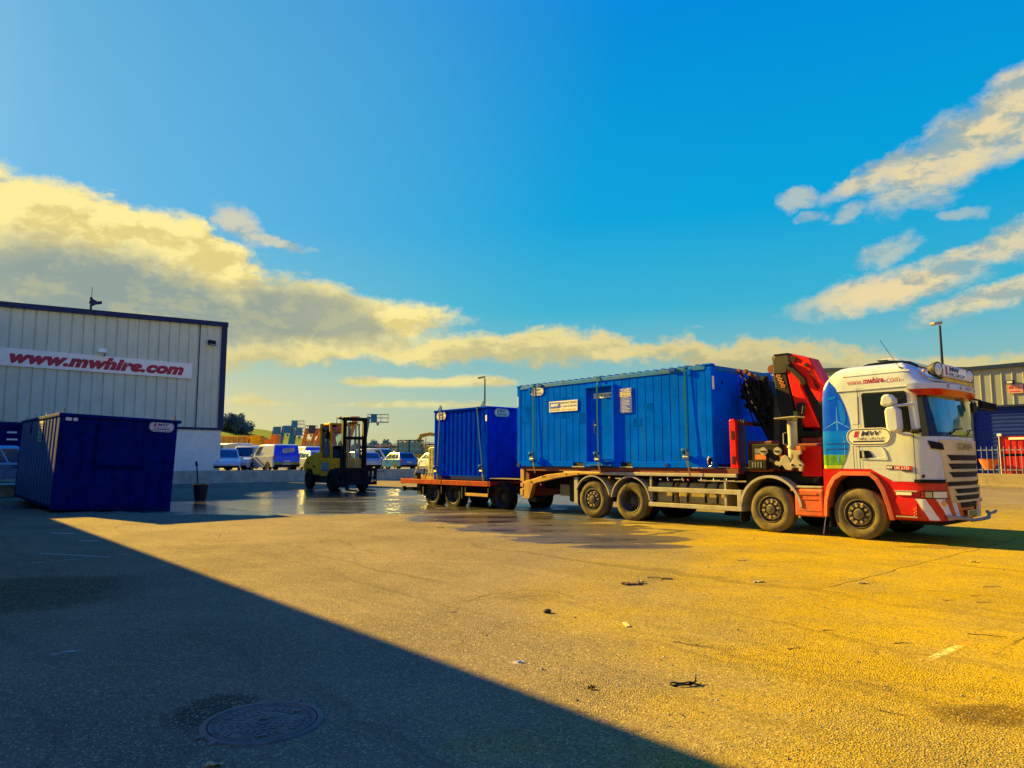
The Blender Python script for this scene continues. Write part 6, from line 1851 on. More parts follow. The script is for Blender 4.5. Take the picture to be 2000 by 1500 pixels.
# ---------------------------------------------------------------- parked vehicles behind the wall
def quad_pt(q, u, v):
    a = q[0] + (q[1] - q[0]) * u
    b = q[3] + (q[2] - q[3]) * u
    return a + (b - a) * v
def inset(mb, q, u0, u1, v0, v1, off=.008, cham=0.0):
    q = [Vector(p) for p in q]
    n = (q[1] - q[0]).cross(q[3] - q[0]).normalized() * off
    P = [quad_pt(q, u0, v0), quad_pt(q, u1, v0), quad_pt(q, u1, v1), quad_pt(q, u0, v1)]
    mb.poly([p + n for p in P])
    return mb
def vehicle(name, label, cat, loc, rz, kind, paint, glass='glass_blue', L=4.1, W=1.74, H=1.48, group='vehicles parked behind the low wall', plate='car_white', lights=True):
    o = thing(name, label, cat, loc, rz, group)
    hw = W / 2
    van = kind == 'van'
    zb = 1.02 if van else .93
    if van:
        low = [(-.5 * L, .30), (-.5 * L, zb), (.24 * L, zb), (.37 * L, zb - .06), (.47 * L, .80), (.5 * L, .62), (.49 * L, .28)]
        base = (-.498 * L, .25 * L)
        topx = (-.482 * L, .06 * L)
    else:
        low = [(-.5 * L, .32), (-.5 * L, .72), (-.485 * L, zb), (.2 * L, zb), (.38 * L, zb - .08), (.47 * L, .72), (.5 * L, .56), (.49 * L, .26)]
        base = (-.475 * L, .225 * L)
        topx = (-.37 * L, .02 * L)
    # lower body with rounded plan
    rows = []
    for y, k in ((-hw, .965), (-hw * .93, 1.0), (hw * .93, 1.0), (hw, .965)):
        rows.append([Vector((x * k, y, .28 + (z - .28) * (1.0 if k == 1 else .985))) for x, z in low])
    mb = MB().grid([[r[i] for r in rows] for i in range(len(low))])
    mb.poly(rows[0]).poly(rows[-1][::-1]).poly([r[0] for r in rows] + [r[-1] for r in rows][::-1])
    mb.build('body', paint, o, bevel=.05, smooth=40, seg=3)
    bw2, tw2 = hw * .95, hw * (.86 if van else .74)
    zt = H - .05
    B = [Vector((base[0], -bw2, zb - .02)), Vector((base[1], -bw2, zb - .02)), Vector((base[1], bw2, zb - .02)), Vector((base[0], bw2, zb - .02))]
    T = [Vector((topx[0], -tw2, zt)), Vector((topx[1], -tw2, zt)), Vector((topx[1], tw2, zt)), Vector((topx[0], tw2, zt))]
    C_ = [p + Vector((0, 0, .05)) for p in T]
    ctr = sum(C_, Vector()) / 4
    C_ = [ctr + (p - ctr) * .88 for p in C_]
    for p in C_:
        p.z = H
    mb = MB().add(B + T + C_, [(0, 1, 5, 4), (1, 2, 6, 5), (2, 3, 7, 6), (3, 0, 4, 7), (4, 5, 9, 8), (5, 6, 10, 9), (6, 7, 11, 10), (7, 4, 8, 11), (8, 9, 10, 11)])
    mb.build('roof', paint, o, bevel=.06, smooth=40, seg=3)
    sides = ([B[0], B[1], T[1], T[0]], [B[2], B[3], T[3], T[2]])
    fr = [B[1], B[2], T[2], T[1]]
    bk_ = [B[3], B[0], T[0], T[3]]
    inset(MB(), fr, .06, .94, .10, .92).build('windscreen', glass, o)
    if kind != 'van':
        inset(MB(), bk_, .08, .92, .16, .88).build('rear_window', glass, o)
        for q, fl_ in zip(sides, (0, 1)):
            f = (lambda a, b: (1 - b, 1 - a)) if fl_ else (lambda a, b: (a, b))
            for a, b in ((.12, .30), (.33, .58), (.61, .90)):
                u0, u1 = f(a, b)
                inset(MB(), q, u0, u1, .12, .88).build('side_window', glass, o)
    else:
        for q, fl_ in zip(sides, (0, 1)):
            f = (lambda a, b: (1 - b, 1 - a)) if fl_ else (lambda a, b: (a, b))
            u0, u1 = f(.70, .93)
            inset(MB(), q, u0, u1, .10, .86).build('side_window', glass, o)
    for sx in (-.32 * L, .31 * L):
        for sy in (-1, 1):
            w = MB().lathe([(.03, .17), (0, .24), (.02, .30), (.19, .30), (.2, .2)], (sx, sy * (hw + .012), .30), (0, -sy, 0), 20).build('wheel', 'rubber', o, smooth=40)
            MB().lathe([(.02, .19), (.03, .12), (.01, .05), (.01, 0)], (sx, sy * (hw + .012), .30), (0, -sy, 0), 16).build('rim', 'steel', w)
            mb = MB()
            mb.poly([(sx + cos(a) * .37, sy * (hw + .004), .30 + sin(a) * .37) for a in [pi * k / 12 for k in range(13)]])
            mb.build('wheel_arch', 'black', o)
    for sy in (-1, 1):
        MB().obox((.49 * L * .965 - .03, sy * hw * .72, .70), (1, sy * .35, .25), (-sy * .35, 1, 0), (0, 0, 1), .05, .17, .07).build('headlight', 'lens', o, bevel=.02)
        zr = .95 if van else .80
        MB().box(-.505 * L, -.47 * L, sy * hw * .97 - .08 * (1 if sy > 0 else 0), sy * hw * .97 + .08 * (1 if sy < 0 else 0), zr - .16, zr + .14).build('tail_lamp', 'lens_red', o, bevel=.02)
        MB().obox((.17 * L, sy * (hw + .10), zb + .06), (1, 0, 0), (0, 1, 0), (0, 0, 1), .06, .09, .07).build('mirror', paint, o, bevel=.03)
    MB().box(-.506 * L, -.498 * L, -.25, .25, .62, .73).build('number_plate', plate, o)
    MB().box(-.51 * L, -.47 * L, -hw * .92, hw * .92, .28, .46).box(.46 * L, .497 * L, -hw * .9, hw * .9, .26, .42).build('bumper', 'black', o, bevel=.03)
    return o
def livery_van(o, L, W, H, logo=True):
    hw = W / 2
    zb = 1.02
    x = -.5 * L - .008
    MB().add([(x, -hw * .93, .62), (x, hw * .93, .62), (x, hw * .94, zb), (x, -hw * .94, zb)], [(0, 1, 2, 3)]).build('rear_livery', 'livery_sky', o)
    MB().add([(x, -hw * .93, .34), (x, hw * .93, .34), (x, hw * .93, .62), (x, -hw * .93, .62)], [(0, 1, 2, 3)]).build('rear_field', 'livery_green', o)
    MB().add([(x + .008, -hw * .93, zb), (x + .008, hw * .93, zb), (x + .075, hw * .83, H - .10), (x + .075, -hw * .83, H - .10)], [(0, 1, 2, 3)]).build('rear_livery', 'livery_blue', o)
    for y, z, s in ((-.45, 1.15, .32), (.05, .98, .25), (.5, 1.2, .28)):
        mb = MB()
        xx = x - .006
        mb.box(xx, xx + .003, y - .010, y + .010, .62, z)
        for k in range(3):
            a = RAD(90 + 120 * k)
            mb.bar((xx, y, z), (xx, y + cos(a) * s, z + sin(a) * s), .003, .02, up=(1, 0, 0))
        mb.build('livery_turbine', 'livery_light', o)
    MB().box(x - .004, x, -.35, .35, .46, .52).build('web_lettering', 'white_text', o)
    if logo:
        logo_plate(o, (x - .0, -.10, 1.42), (0, -1, .12), (.06, .12, 1), .95, .33)
    MB().prism([(-.38 * L, .62), (-.02 * L, .62), (.0, .72), (-.38 * L, .72)], 'y', -hw - .01, -hw - .005).build('side_stripe', 'black', o)
AW = TH + pi          # nose away from us, parked along the yard's main direction
def on_yard(px, Y):
    p = at(px, 890, Y)
    return (p.x, p.y, YZ)
def sc(o, k):
    o.scale = (k, k, k)
    return o
v = sc(vehicle('parked_van', 'white van with big blue rear livery panel and turbines, nearest the wall', 'van', on_yard(532, 55.9), AW + .10, 'van', 'car_white', L=4.0, W=2.05, H=1.84), 1.12)
livery_van(v, 4.0, 2.05, 1.84)
mb = MB()
for z in (1.30, 1.42, 1.54):
    mb.box(.1, .95, 1.026, 1.031, z, z + .05)
mb.build('side_lettering', 'navy_text', v)
v = sc(vehicle('parked_van', 'white van showing its large grey windscreen left of the liveried van', 'van', on_yard(483, 57.0), TH - .75, 'van', 'car_white', 'glass_dark', L=4.4, W=1.9, H=1.88), 1.05)
v = sc(vehicle('parked_car', 'white hatchback half hidden by the corner of the grey warehouse', 'car', on_yard(444, 53.5), TH - .35, 'hatch', 'car_white', L=4.2, W=1.8, H=1.62), 1.05)
v = vehicle('parked_van', 'white van roof above the half hidden hatchback by the warehouse corner', 'van', on_yard(446, 64), AW + .3, 'van', 'car_white', 'glass_dark', L=4.6, W=1.9, H=2.35)
v = sc(vehicle('parked_van', 'second white van with blue livery panel just left of the forklift', 'van', on_yard(596, 63), AW - .05, 'van', 'car_white', L=4.3, W=1.9, H=1.88), 1.08)
livery_van(v, 4.3, 1.9, 1.88)
v = sc(vehicle('parked_car', 'cream white hatchback directly behind the forklift counterweight', 'car', on_yard(602, 56.8), AW + .05, 'hatch', 'car_white', L=4.1, W=1.75, H=1.48), 1.06)
v = vehicle('parked_car', 'silver hatchback seen from the rear right of the forklift mast', 'car', on_yard(715, 60.5), AW - .25, 'hatch', 'car_silver', L=3.9, W=1.75, H=1.5)
v = vehicle('parked_car', 'light blue hatchback with dark rear window and white number plate', 'car', on_yard(775, 62.8), AW - .02, 'hatch', 'car_blue', 'glass_dark', L=4.2, W=1.8, H=1.52)
v = vehicle('parked_van', 'white van with dark windscreen facing us behind the silver hatchback', 'van', on_yard(748, 70), TH + .35, 'van', 'car_white', 'glass_dark', L=4.3, W=1.85, H=2.0)
v = vehicle('parked_car', 'cream white car beside the water tank of the trailer', 'car', on_yard(843, 66), AW - .1, 'hatch', 'car_white', L=4.3, W=1.78, H=1.52)
v = vehicle('parked_van', 'blue van roof showing right behind the forklift mast', 'van', on_yard(712, 73), AW, 'van', 'livery_blue', 'glass_blue', L=4.5, W=1.9, H=2.0)
v = vehicle('parked_car', 'white car seen between the rails of the forklift mast', 'car', on_yard(690, 62), AW, 'hatch', 'car_white', L=4.2, W=1.78, H=1.6)
v = vehicle('parked_car', 'white car seen through the glazed cab of the forklift', 'car', on_yard(645, 63), AW + .1, 'hatch', 'car_white', L=4.2, W=1.78, H=1.55)
v = vehicle('parked_van', 'white panel van roof behind the two liveried vans', 'van', on_yard(535, 72), TH + 1.2, 'van', 'car_white', L=5.2, W=1.95, H=2.35)
v = vehicle('estate_car', 'pale grey estate car cut by the left edge behind the navy store', 'car', (-22.3, 31.6, .5), TH + pi / 2 + .12, 'hatch', 'car_silver', 'glass_dark', L=4.6, W=1.85, H=1.75, group=None)
MB().box(-.2, .7, -.945, -.938, .86, .90).box(-.15, .6, -.945, -.938, .78, .82).build('side_print', 'navy_text', v)

# ---------------------------------------------------------------- machines in the raised yard
def boom_lift(label, px, Y, color, elbow, cage, box, rz=0.0, cagew=1.6, base_px=None, group='boom lifts standing in the yard'):
    """elbow, cage: pixel of the boom's upper knuckle and of the cage middle, at distance Y"""
    P = at(px, 890, Y)
    o = thing('boom_lift', label, 'boom lift', (P.x, P.y, YZ), rz, group)
    def loc(q, d=0.0):
        w = at(q[0], q[1], Y + d) - Vector((P.x, P.y, YZ))
        return Matrix.Rotation(-rz, 3, 'Z') @ w
    MB().box(-1.2, 1.2, -.9, .9, .35, .8).build('chassis', color, o, bevel=.06)
    for sx in (-.9, .9):
        for sy in (-1.0, 1.0):
            MB().lathe([(0, .05), (0, .30), (.04, .42), (.26, .42), (.3, .3)], (sx, sy, .42), (0, -1 if sy > 0 else 1, 0), 18).build('wheel', 'rubber', o, smooth=40)
    MB().prism([(-1.1, .8), (.6, .8), (.5, 1.5), (-.2, 1.75), (-1.1, 1.7)], 'y', -.7, .7).build('turntable', color, o, bevel=.08)
    e, c = loc(elbow), loc(cage)
    s = Vector((0, 0, 1.55))
    MB().bar(s + Vector((-.1, 0, 0)), e, .34, .42).build('boom', color, o, bevel=.03)
    j = (e + c) / 2 + Vector((0, 0, -.25))
    MB().bar(e, (e * .55 + c * .45) + Vector((0, 0, -.30)), .16, .18).build('jib', color, o, bevel=.02)
    hw = cagew / 2
    mb = MB().box(c.x - hw, c.x + hw, c.y - .4, c.y + .4, c.z - .56, c.z - .46)
    mb.prism([(c.x - .18, c.z - .62), (c.x + .18, c.z - .62), (c.x + .06, c.z - .95), (c.x - .06, c.z - .95)], 'y', c.y - .15, c.y + .15)
    mb.build('cage_floor', color, o)
    mb = MB()
    for sy in (-.4, .4):
        for z in (-.5, .05, .5):
            mb.tube([(c.x - hw, c.y + sy, c.z + z), (c.x + hw, c.y + sy, c.z + z)], .03, 5)
        for f in (0, .33, .66, 1):
            mb.tube([(c.x - hw + f * cagew, c.y + sy, c.z - .5), (c.x - hw + f * cagew, c.y + sy, c.z + .5)], .028, 5)
    for x in (-hw, hw):
        for z in (.05, .5):
            mb.tube([(c.x + x, c.y - .4, c.z + z), (c.x + x, c.y + .4, c.z + z)], .03, 5)
    mb.build('cage_rail', box[2] if len(box) > 2 else 'galv', o)
    MB().box(c.x + box[0], c.x + box[1], c.y - .45, c.y + .1, c.z - .5, c.z + .55).build('control_box', color if len(box) < 4 else box[3], o, bevel=.05)
    return o
boom_lift('blue boom lift with its cage raised highest right of the forklift mast', 709, 92, 'plant_blue', (720, 814), (738, 817), (-.85, -.1), cagew=2.7)
boom_lift('leftmost blue boom lift with a boxy cage over the liveried van', 528, 100, 'plant_blue', (537, 834), (543, 841), (-.40, .42), cagew=1.0)
boom_lift('second blue boom lift from the left with a dark cage top', 546, 100, 'plant_blue', (555, 832), (562, 839), (-.40, .42), cagew=1.0)
boom_lift('tallest of the three clustered blue boom lifts with open cage behind', 563, 100, 'plant_blue', (573, 829), (582, 829), (-.75, -.05), cagew=1.7)
boom_lift('lower blue boom lift cage in front of the tallest clustered one', 570, 96, 'plant_blue', (577, 838), (585, 843), (-.38, .40), cagew=1.0)
boom_lift('orange boom lift with yellow knuckle beside the blue cluster', 589, 92, 'plant_orange', (600, 837), (608, 839), (-.2, .5, 'navy_trim', 'navy_trim'), cagew=1.3)
boom_lift('bright orange boom lift leaning right just left of the forklift cab', 610, 82, 'plant_orange', (631, 839), (640, 838), (-.4, .1, 'navy_trim', 'navy_trim'), cagew=1.5)
boom_lift('red boom lift behind the forklift cab roof', 655, 96, 'plant_red', (652, 846), (658, 838), (-.6, .7, 'navy_trim', 'plant_red'), cagew=1.7)
boom_lift('orange boom lift seen through the forklift mast', 676, 88, 'plant_orange', (693, 824), (694, 822), (-.3, .3, 'navy_trim', 'plant_orange'), cagew=1.0)

def place(px, Y):
    p = at(px, 890, Y)
    return Vector((p.x, p.y, YZ))
o = thing('tipping_trailer', 'yellow orange high sided trailer below the green hill', 'trailer', place(461, 84), .05)
mb = MB().box(-2.0, 1.6, -.9, .9, 2.55, 2.7)
for k in range(7):
    x = -1.95 + k * .58
    mb.box(x, x + .12, -.98, -.9, 2.55, 3.75)
mb.build('body', 'plant_yellow', o, bevel=.02)
MB().box(-1.95, 1.55, -.86, .9, 2.7, 3.6).build('inner_wall', 'ramp_yellow', o)  # darker than the ribs: shade in the gaps put into the colour
MB().box(-2.1, 1.7, -.99, -.9, 3.62, 3.75).box(-2.1, 1.7, -.99, -.9, 2.5, 2.62).build('rail', 'warn_yellow', o)
mb = MB()
for k in range(5):
    mb.box(-1.9 + k * .8, -1.8 + k * .8, -.6, -.5, .0, 2.55)
mb.box(-2.1, 1.7, -.7, .7, 1.3, 1.5)
mb.build('leg', 'plant_yellow', o)
MB().box(1.75, 3.0, -.8, .8, 1.6, 3.75).build('end_bin', 'fork_yellow', o, bevel=.05)
o = thing('screening_machine', 'orange drum machine with a raised end hopper in the yard', 'machine', place(507, 88), .03)
MB().cyl((-2.6, 0, 2.9), (-.7, 0, 3.0), .62, 16).build('drum', 'plant_orange', o, smooth=40)
MB().prism([(-.8, 2.3), (1.9, 2.3), (1.9, 3.4), (-.4, 3.5), (-.8, 3.2)], 'y', -.8, .8).build('hopper', 'plant_orange', o, bevel=.05)
MB().box(1.5, 2.3, -.85, .85, 1.9, 4.0).build('end_panel', 'plant_orange', o, bevel=.05)
MB().box(-2.6, 1.6, -.7, .7, 1.3, 2.2).build('engine_box', 'navy_trim', o)
MB().box(-2.2, -1.9, -.7, .7, 0, 1.3).box(1.0, 1.3, -.7, .7, 0, 1.3).build('leg', 'chassis', o)
bfn = thing('barrier_fence', 'line of pale metal crowd barriers behind the liveried vans', 'fence', place(585, 76), .04)
mb = MB()
for k in range(5):
    x = -3.4 + k * 1.9
    mb.tube([(x, 0, .1), (x, 0, 2.45), (x + 1.8, 0, 2.45), (x + 1.8, 0, .1)], .035, 5)
    for j in range(1, 9):
        mb.tube([(x + j * .2, 0, 1.2), (x + j * .2, 0, 2.45)], .018, 4)
mb.build('rail', 'galv', bfn)

def digger(name, label, cat, px, Y, paint, cabc, rz, arm=None, group='small plant machines parked in rows', s=1.0):
    o = thing(name, label, cat, place(px, Y), rz, group)
    MB().prism([(-1.2 * s, .1), (1.2 * s, .1), (1.4 * s, .45), (1.2 * s, .75), (-1.2 * s, .75), (-1.4 * s, .45)], 'y', -1.0 * s, -.55 * s).build('track', 'rubber', o, bevel=.05)
    MB().prism([(-1.2 * s, .1), (1.2 * s, .1), (1.4 * s, .45), (1.2 * s, .75), (-1.2 * s, .75), (-1.4 * s, .45)], 'y', .55 * s, 1.0 * s).build('track', 'rubber', o, bevel=.05)
    MB().prism([(-1.5 * s, .8), (1.1 * s, .8), (1.1 * s, 1.2 * s + .2), (-.2 * s, 1.25 * s + .2), (-1.4 * s, 1.6 * s + .1)], 'y', -.95 * s, .95 * s).build('body', paint, o, bevel=.08)
    f = MB()
    x0, x1, y0, y1, z0, z1 = -.35 * s, .95 * s, -.9 * s, .15 * s, 1.2 * s, 2.75 * s
    for x in (x0, x1):
        for y in (y0, y1):
            f.box(x - .05, x + .05, y - .05, y + .05, z0, z1)
    f.box(x0 - .1, x1 + .1, y0 - .08, y1 + .08, z1, z1 + .10)
    f.build('cab_frame', cabc, o, bevel=.02)
    MB().box(x0 + .10, x1 - .10, y0 - .01, y0 + .01, z0 + .25, z1 - .12).build('cab_glass', 'cab_pane', o)
    MB().box(x1 - .01, x1 + .01, y0 + .1, y1 - .1, z0 + .25, z1 - .12).build('cab_glass', 'cab_pane', o)
    MB().box(x0 + .02, x1 - .02, y0 + .02, y1 - .02, z0, z0 + .25).box(x0, x0 + .06, y0 + .02, y1 - .02, z0, z1).build('cab_panel', cabc, o)
    if arm:
        MB().prism([(.6 * s, 1.3 * s), (.2 * s, 2.6 * s), (.55 * s, 3.45 * s), (1.6 * s, 3.65 * s), (2.5 * s, 3.5 * s), (2.45 * s, 3.2 * s), (1.5 * s, 3.3 * s), (.8 * s, 3.1 * s), (.55 * s, 2.5 * s), (.95 * s, 1.4 * s)], 'y', .28 * s, .6 * s).build('boom', paint, o, bevel=.04)
        MB().prism([(2.3 * s, 3.65 * s), (2.6 * s, 3.6 * s), (2.9 * s, 1.7 * s), (2.65 * s, 1.6 * s)], 'y', .3 * s, .55 * s).build('dipper', paint, o, bevel=.04)
        MB().prism([(2.5 * s, 1.7 * s), (3.0 * s, 1.6 * s), (3.0 * s, 1.0 * s), (2.5 * s, .75 * s), (2.1 * s, 1.0 * s), (2.3 * s, 1.4 * s)], 'y', .05 * s, .85 * s).build('bucket', 'chassis', o, bevel=.03)
        MB().cyl((.9 * s, .44 * s, 1.5 * s), (1.2 * s, .44 * s, 3.1 * s), .06 * s, 8).build('ram', 'steel', o)
    else:
        MB().prism([(1.1 * s, .3), (1.9 * s, .4), (2.2 * s, 1.3 * s), (1.3 * s, 1.25 * s)], 'y', -.8 * s, .8 * s).build('skip', paint, o, bevel=.05)
    return o
digger('excavator', 'yellow excavator with arched boom and dark cab beside the water tank', 'excavator', 808, 82, 'plant_yellow', 'plant_teal', .0, arm=True, s=1.12)
digger('site_dumper', 'red based plant machine with glazed cab left of the excavator', 'dumper', 784, 82, 'plant_red', 'plant_teal', .1, s=1.1)
digger('site_dumper', 'brown yellow machine between the red dumper and the excavator', 'dumper', 796, 90, 'plant_yellow', 'plant_yellow', .3, s=1.2)
digger('site_dumper', 'teal dumper at the left end of the row behind the white van', 'dumper', 723, 96, 'plant_teal', 'plant_teal', .1, s=.95)
digger('site_dumper', 'second teal dumper from the left behind the white van', 'dumper', 738, 98, 'plant_teal', 'plant_teal', -.1, s=.95)
digger('site_dumper', 'dark teal dumper in the middle of the row behind the white van', 'dumper', 752, 96, 'plant_teal', 'plant_teal', .2, s=.95)
digger('site_dumper', 'teal dumper with yellow skip over the roof of the white van', 'dumper', 768, 94, 'plant_yellow', 'plant_teal', .1, s=.95)
for px_, Y_, pc, lab in ((727, 108, 'plant_teal', 'small teal machine at the back of the dumper row near the mast'), (745, 110, 'plant_blue', 'small blue machine at the back of the dumper row'), (760, 107, 'plant_orange', 'small orange machine at the back of the dumper row'), (775, 104, 'plant_teal', 'small teal machine at the back right of the dumper row'), (628, 90, 'plant_orange', 'orange machine behind the liveried van next to the forklift cab')):
    digger('site_dumper', lab, 'dumper', px_, Y_, pc, 'plant_teal', .15, s=1.0)
for px_, Y_, pc, sz, lab in ((497, 105, 'plant_yellow', 1.3, 'yellow machine between the orange drum machine and the yellow trailer'), (527, 112, 'plant_yellow', 1.25, 'yellow machine behind the leftmost blue boom lift'), (606, 105, 'plant_orange', 1.3, 'orange machine between the two leaning orange boom lifts'),
        (640, 108, 'plant_yellow', 1.3, 'yellow machine behind the roof of the forklift cab'), (716, 112, 'plant_blue', 1.25, 'blue machine at the foot of the tall blue boom'), (832, 100, 'plant_orange', 1.15, 'orange machine right behind the water tank')):
    digger('site_dumper', lab, 'dumper', px_, Y_, pc, pc, .1, s=sz)
for lab, px_, Y_, el_, ca_, col_ in (('slim orange boom lift over the second liveried van', 600, 104, (616, 846), (622, 844), 'plant_orange'), ('yellow boom lift rising behind the forklift cab', 634, 100, (648, 842), (655, 840), 'plant_yellow')):
    boom_lift(lab, px_, Y_, col_, el_, ca_, (-.4, .3, 'navy_trim', col_), cagew=1.3)
o = thing('farm_shed', 'low brown roofed shed across the yard beyond the dumpers', 'shed', place(765, 175), .1)
MB().box(-6, 7, -3, 3, 0, 3.4).build('wall', 'pallet', o)
MB().prism([(-3.6, 3.3), (3.6, 3.3), (0, 4.5)], 'x', -6.3, 7.3).build('roof', 'deck_red', o)
o = thing('open_shed', 'pale flat roofed open shed behind the excavator', 'shed', place(846, 100), 0)
MB().box(-2.6, 6, -2, 2, 3.1, 3.3).build('roof', 'clad_white', o)
mb = MB()
for x in (-2.2, -.4, 1.2, 3.0, 5.5):
    mb.box(x, x + .2, -1.8, -1.6, 0, 3.1)
mb.box(-2.4, 5.8, 1.7, 1.8, 0, 3.1)
mb.build('post', 'navy_trim', o)

# ---------------------------------------------------------------- trees
def bare_tree(label, px, Y, h, seed, cat='tree'):
    rnd = random.Random(seed)
    P = place(px, Y)
    o = thing('bare_tree', label, cat, P, rnd.uniform(0, 6), 'bare winter trees on the skyline')
    tr_, tw = MB(), MB()
    def grow(p, d, L, r, lvl):
        q = p + d * L
        (tr_ if lvl < 2 else tw).tube([p, (p + q) / 2 + Vector((rnd.uniform(-1, 1), rnd.uniform(-1, 1), 0)) * L * .06, q], [r, r * .85, r * .65], 4 if lvl > 1 else 6, caps=False)
        if lvl >= 5:
            return
        for k in range(3 if lvl else 4):
            a = rnd.uniform(0, 2 * pi)
            s = Vector((cos(a), sin(a), rnd.uniform(-.1, .5)))
            nd = (d * rnd.uniform(.6, 1.0) + s * rnd.uniform(.45, .85)).normalized()
            grow(p + (q - p) * rnd.uniform(.6, 1), nd, L * rnd.uniform(.55, .8), r * .58, lvl + 1)
    grow(Vector((0, 0, 0)), Vector((0, 0, 1)), h * .30, h * .022, 0)
    tr_.build('trunk', 'bark', o)
    tw.build('crown', 'bark', o)
for i, (px, Y, h, lab) in enumerate(((744, 215, 9.4, 'rounded bare tree above the white van roof'), (758, 230, 6.8, 'small bare tree between the two rounded ones'), (782, 205, 9.6, 'wide bare tree left of the excavator boom'),
        (794, 212, 10.2, 'taller bare tree touching the wide one near the excavator'), (806, 225, 9.8, 'bare tree just above the excavator boom'), (841, 210, 9.4, 'bare tree half hidden by the small blue container'), (616, 220, 10.8, 'bare tree between the orange boom lifts'),
        (725, 240, 7.5, 'thin bare tree right of the tall blue boom'))):
    bare_tree(lab, px, Y, h, 20 + i)
def leafy_tree(label, px, Y, h, w, seed, zoff=0):
    rnd = random.Random(seed)
    P = at(px, 890, Y)
    o = thing('evergreen_tree', label, 'tree', (P.x, P.y, YZ + zoff), 0, 'dark evergreens on the hill')
    MB().tube([(0, 0, -1), (.1, 0, h * .4), (0, .1, h * .8)], [h * .03, h * .022, h * .008], 8).build('trunk', 'bark', o)
    mb = MB()
    lumps = [(Vector((rnd.uniform(-.5, .5) * w, rnd.uniform(-.4, .4) * w, h * rnd.uniform(.28, .86))), rnd.uniform(.18, .34) * w) for _ in range(16)]
    for _ in range(2600):
        c, r = rnd.choice(lumps)
        d = Vector((rnd.gauss(0, 1), rnd.gauss(0, 1), rnd.gauss(0, 1))).normalized() * r * rnd.uniform(.55, 1.08)
        p = c + d
        if p.z < h * .12:
            continue
        a = Vector((rnd.uniform(-1, 1), rnd.uniform(-1, 1), rnd.uniform(-1, 1))).normalized()
        b = a.orthogonal().normalized()
        s = rnd.uniform(.18, .42)
        mb.add([p - a * s, p + b * s * .6, p + a * s, p - b * s * .6], [(0, 1, 2, 3)])
    mb.build('crown', 'leaf_dark', o)
for i, (px, Y, h, w, z, lab) in enumerate(((436, 262, 5.0, 7, 11.2, 'dark evergreen at the corner of the grey warehouse'), (449, 268, 5.2, 8, 11.2, 'broad dark evergreen second from the warehouse corner'), (457, 258, 7.0, 6, 10.8, 'tallest dark evergreen on the hill'),
        (466, 264, 5.0, 7, 10.4, 'dark evergreen right of the tallest one on the hill'), (474, 260, 3.6, 5, 9.6, 'lowest dark evergreen at the right end of the hill clump'))):
    leafy_tree(lab, px, Y, h, w, 60 + i, z)
# far hedgerow: one mass nobody could count
mb = MB()
rnd = random.Random(11)
for k in range(14000):
    px = rnd.uniform(600, 1015)
    Y = 195 + rnd.uniform(0, 30)
    P = at(px, 890, Y)
    hh = 4.2 + 2.6 * abs(sin(px * .11) * sin(px * .043 + 1)) + rnd.uniform(0, .6)
    p = Vector((P.x, P.y, YZ + rnd.uniform(.2, 1) ** .7 * hh))
    a = Vector((rnd.uniform(-1, 1), rnd.uniform(-1, 1), rnd.uniform(-1, 1))).normalized()
    b = a.orthogonal().normalized()
    s = rnd.uniform(.2, .5)
    mb.add([p - a * s, p + b * s * .5, p + a * s, p - b * s * .5], [(0, 1, 2, 3)])
tag(mb.build('hedgerow', 'leaf_dark'), 'far dark hedgerow along the skyline beyond the yard', 'hedge', kind='stuff')

# ---------------------------------------------------------------- manhole cover and litter in the foreground
mc = thing('manhole_cover', 'round cast iron manhole cover with radial pattern in the shaded tarmac', 'manhole cover', (-1.53, 4.535, 0), .35)
MB().lathe([(-.02, .325), (.008, .325), (.011, .33), (.011, .355), (.006, .365), (-.02, .365)], (0, 0, 0), (0, 0, 1), 64).build('frame', 'iron', mc, smooth=30)
cv = MB().lathe([(.004, 0), (.004, .30), (.009, .303), (.009, .314), (.0, .318), (-.02, .318)], (0, 0, 0), (0, 0, 1), 64).build('cover', 'iron', mc, smooth=30)
mb = MB()
for ring, (r0, r1, n, w) in enumerate(((.268, .295, 44, .0065), (.222, .256, 34, .0075), (.172, .210, 26, .008), (.120, .160, 18, .009), (.066, .108, 12, .009))):
    for k in range(n):
        if ring in (1, 2) and k % 7 == 0:
            continue
        a = 2 * pi * (k + ring * .5) / n
        e, s_ = Vector((cos(a), sin(a), 0)), Vector((-sin(a), cos(a), 0))
        mb.obox(e * (r0 + r1) / 2 + Vector((0, 0, .0055)), e + s_ * (.6 if ring % 2 else -.5), s_, (0, 0, 1), (r1 - r0) / 2, w, .0025)
mb.lathe([(.003, .03), (.013, .03), (.013, .045), (.003, .045)], (0, 0, 0), (0, 0, 1), 24)
for a in (.5, 2.6, 4.7):
    mb.box(cos(a) * .24 - .025, cos(a) * .24 + .025, sin(a) * .24 - .014, sin(a) * .24 + .014, .003, .012)
mb.build('raised_pattern', 'iron', cv)
for k, a in enumerate((.95, 3.55, 3.9)):
    MB().obox((cos(a) * .375, sin(a) * .375, .006), (cos(a), sin(a), 0), (-sin(a), cos(a), 0), (0, 0, 1), .03, .016, .006).build('hinge_lug', 'iron', mc)

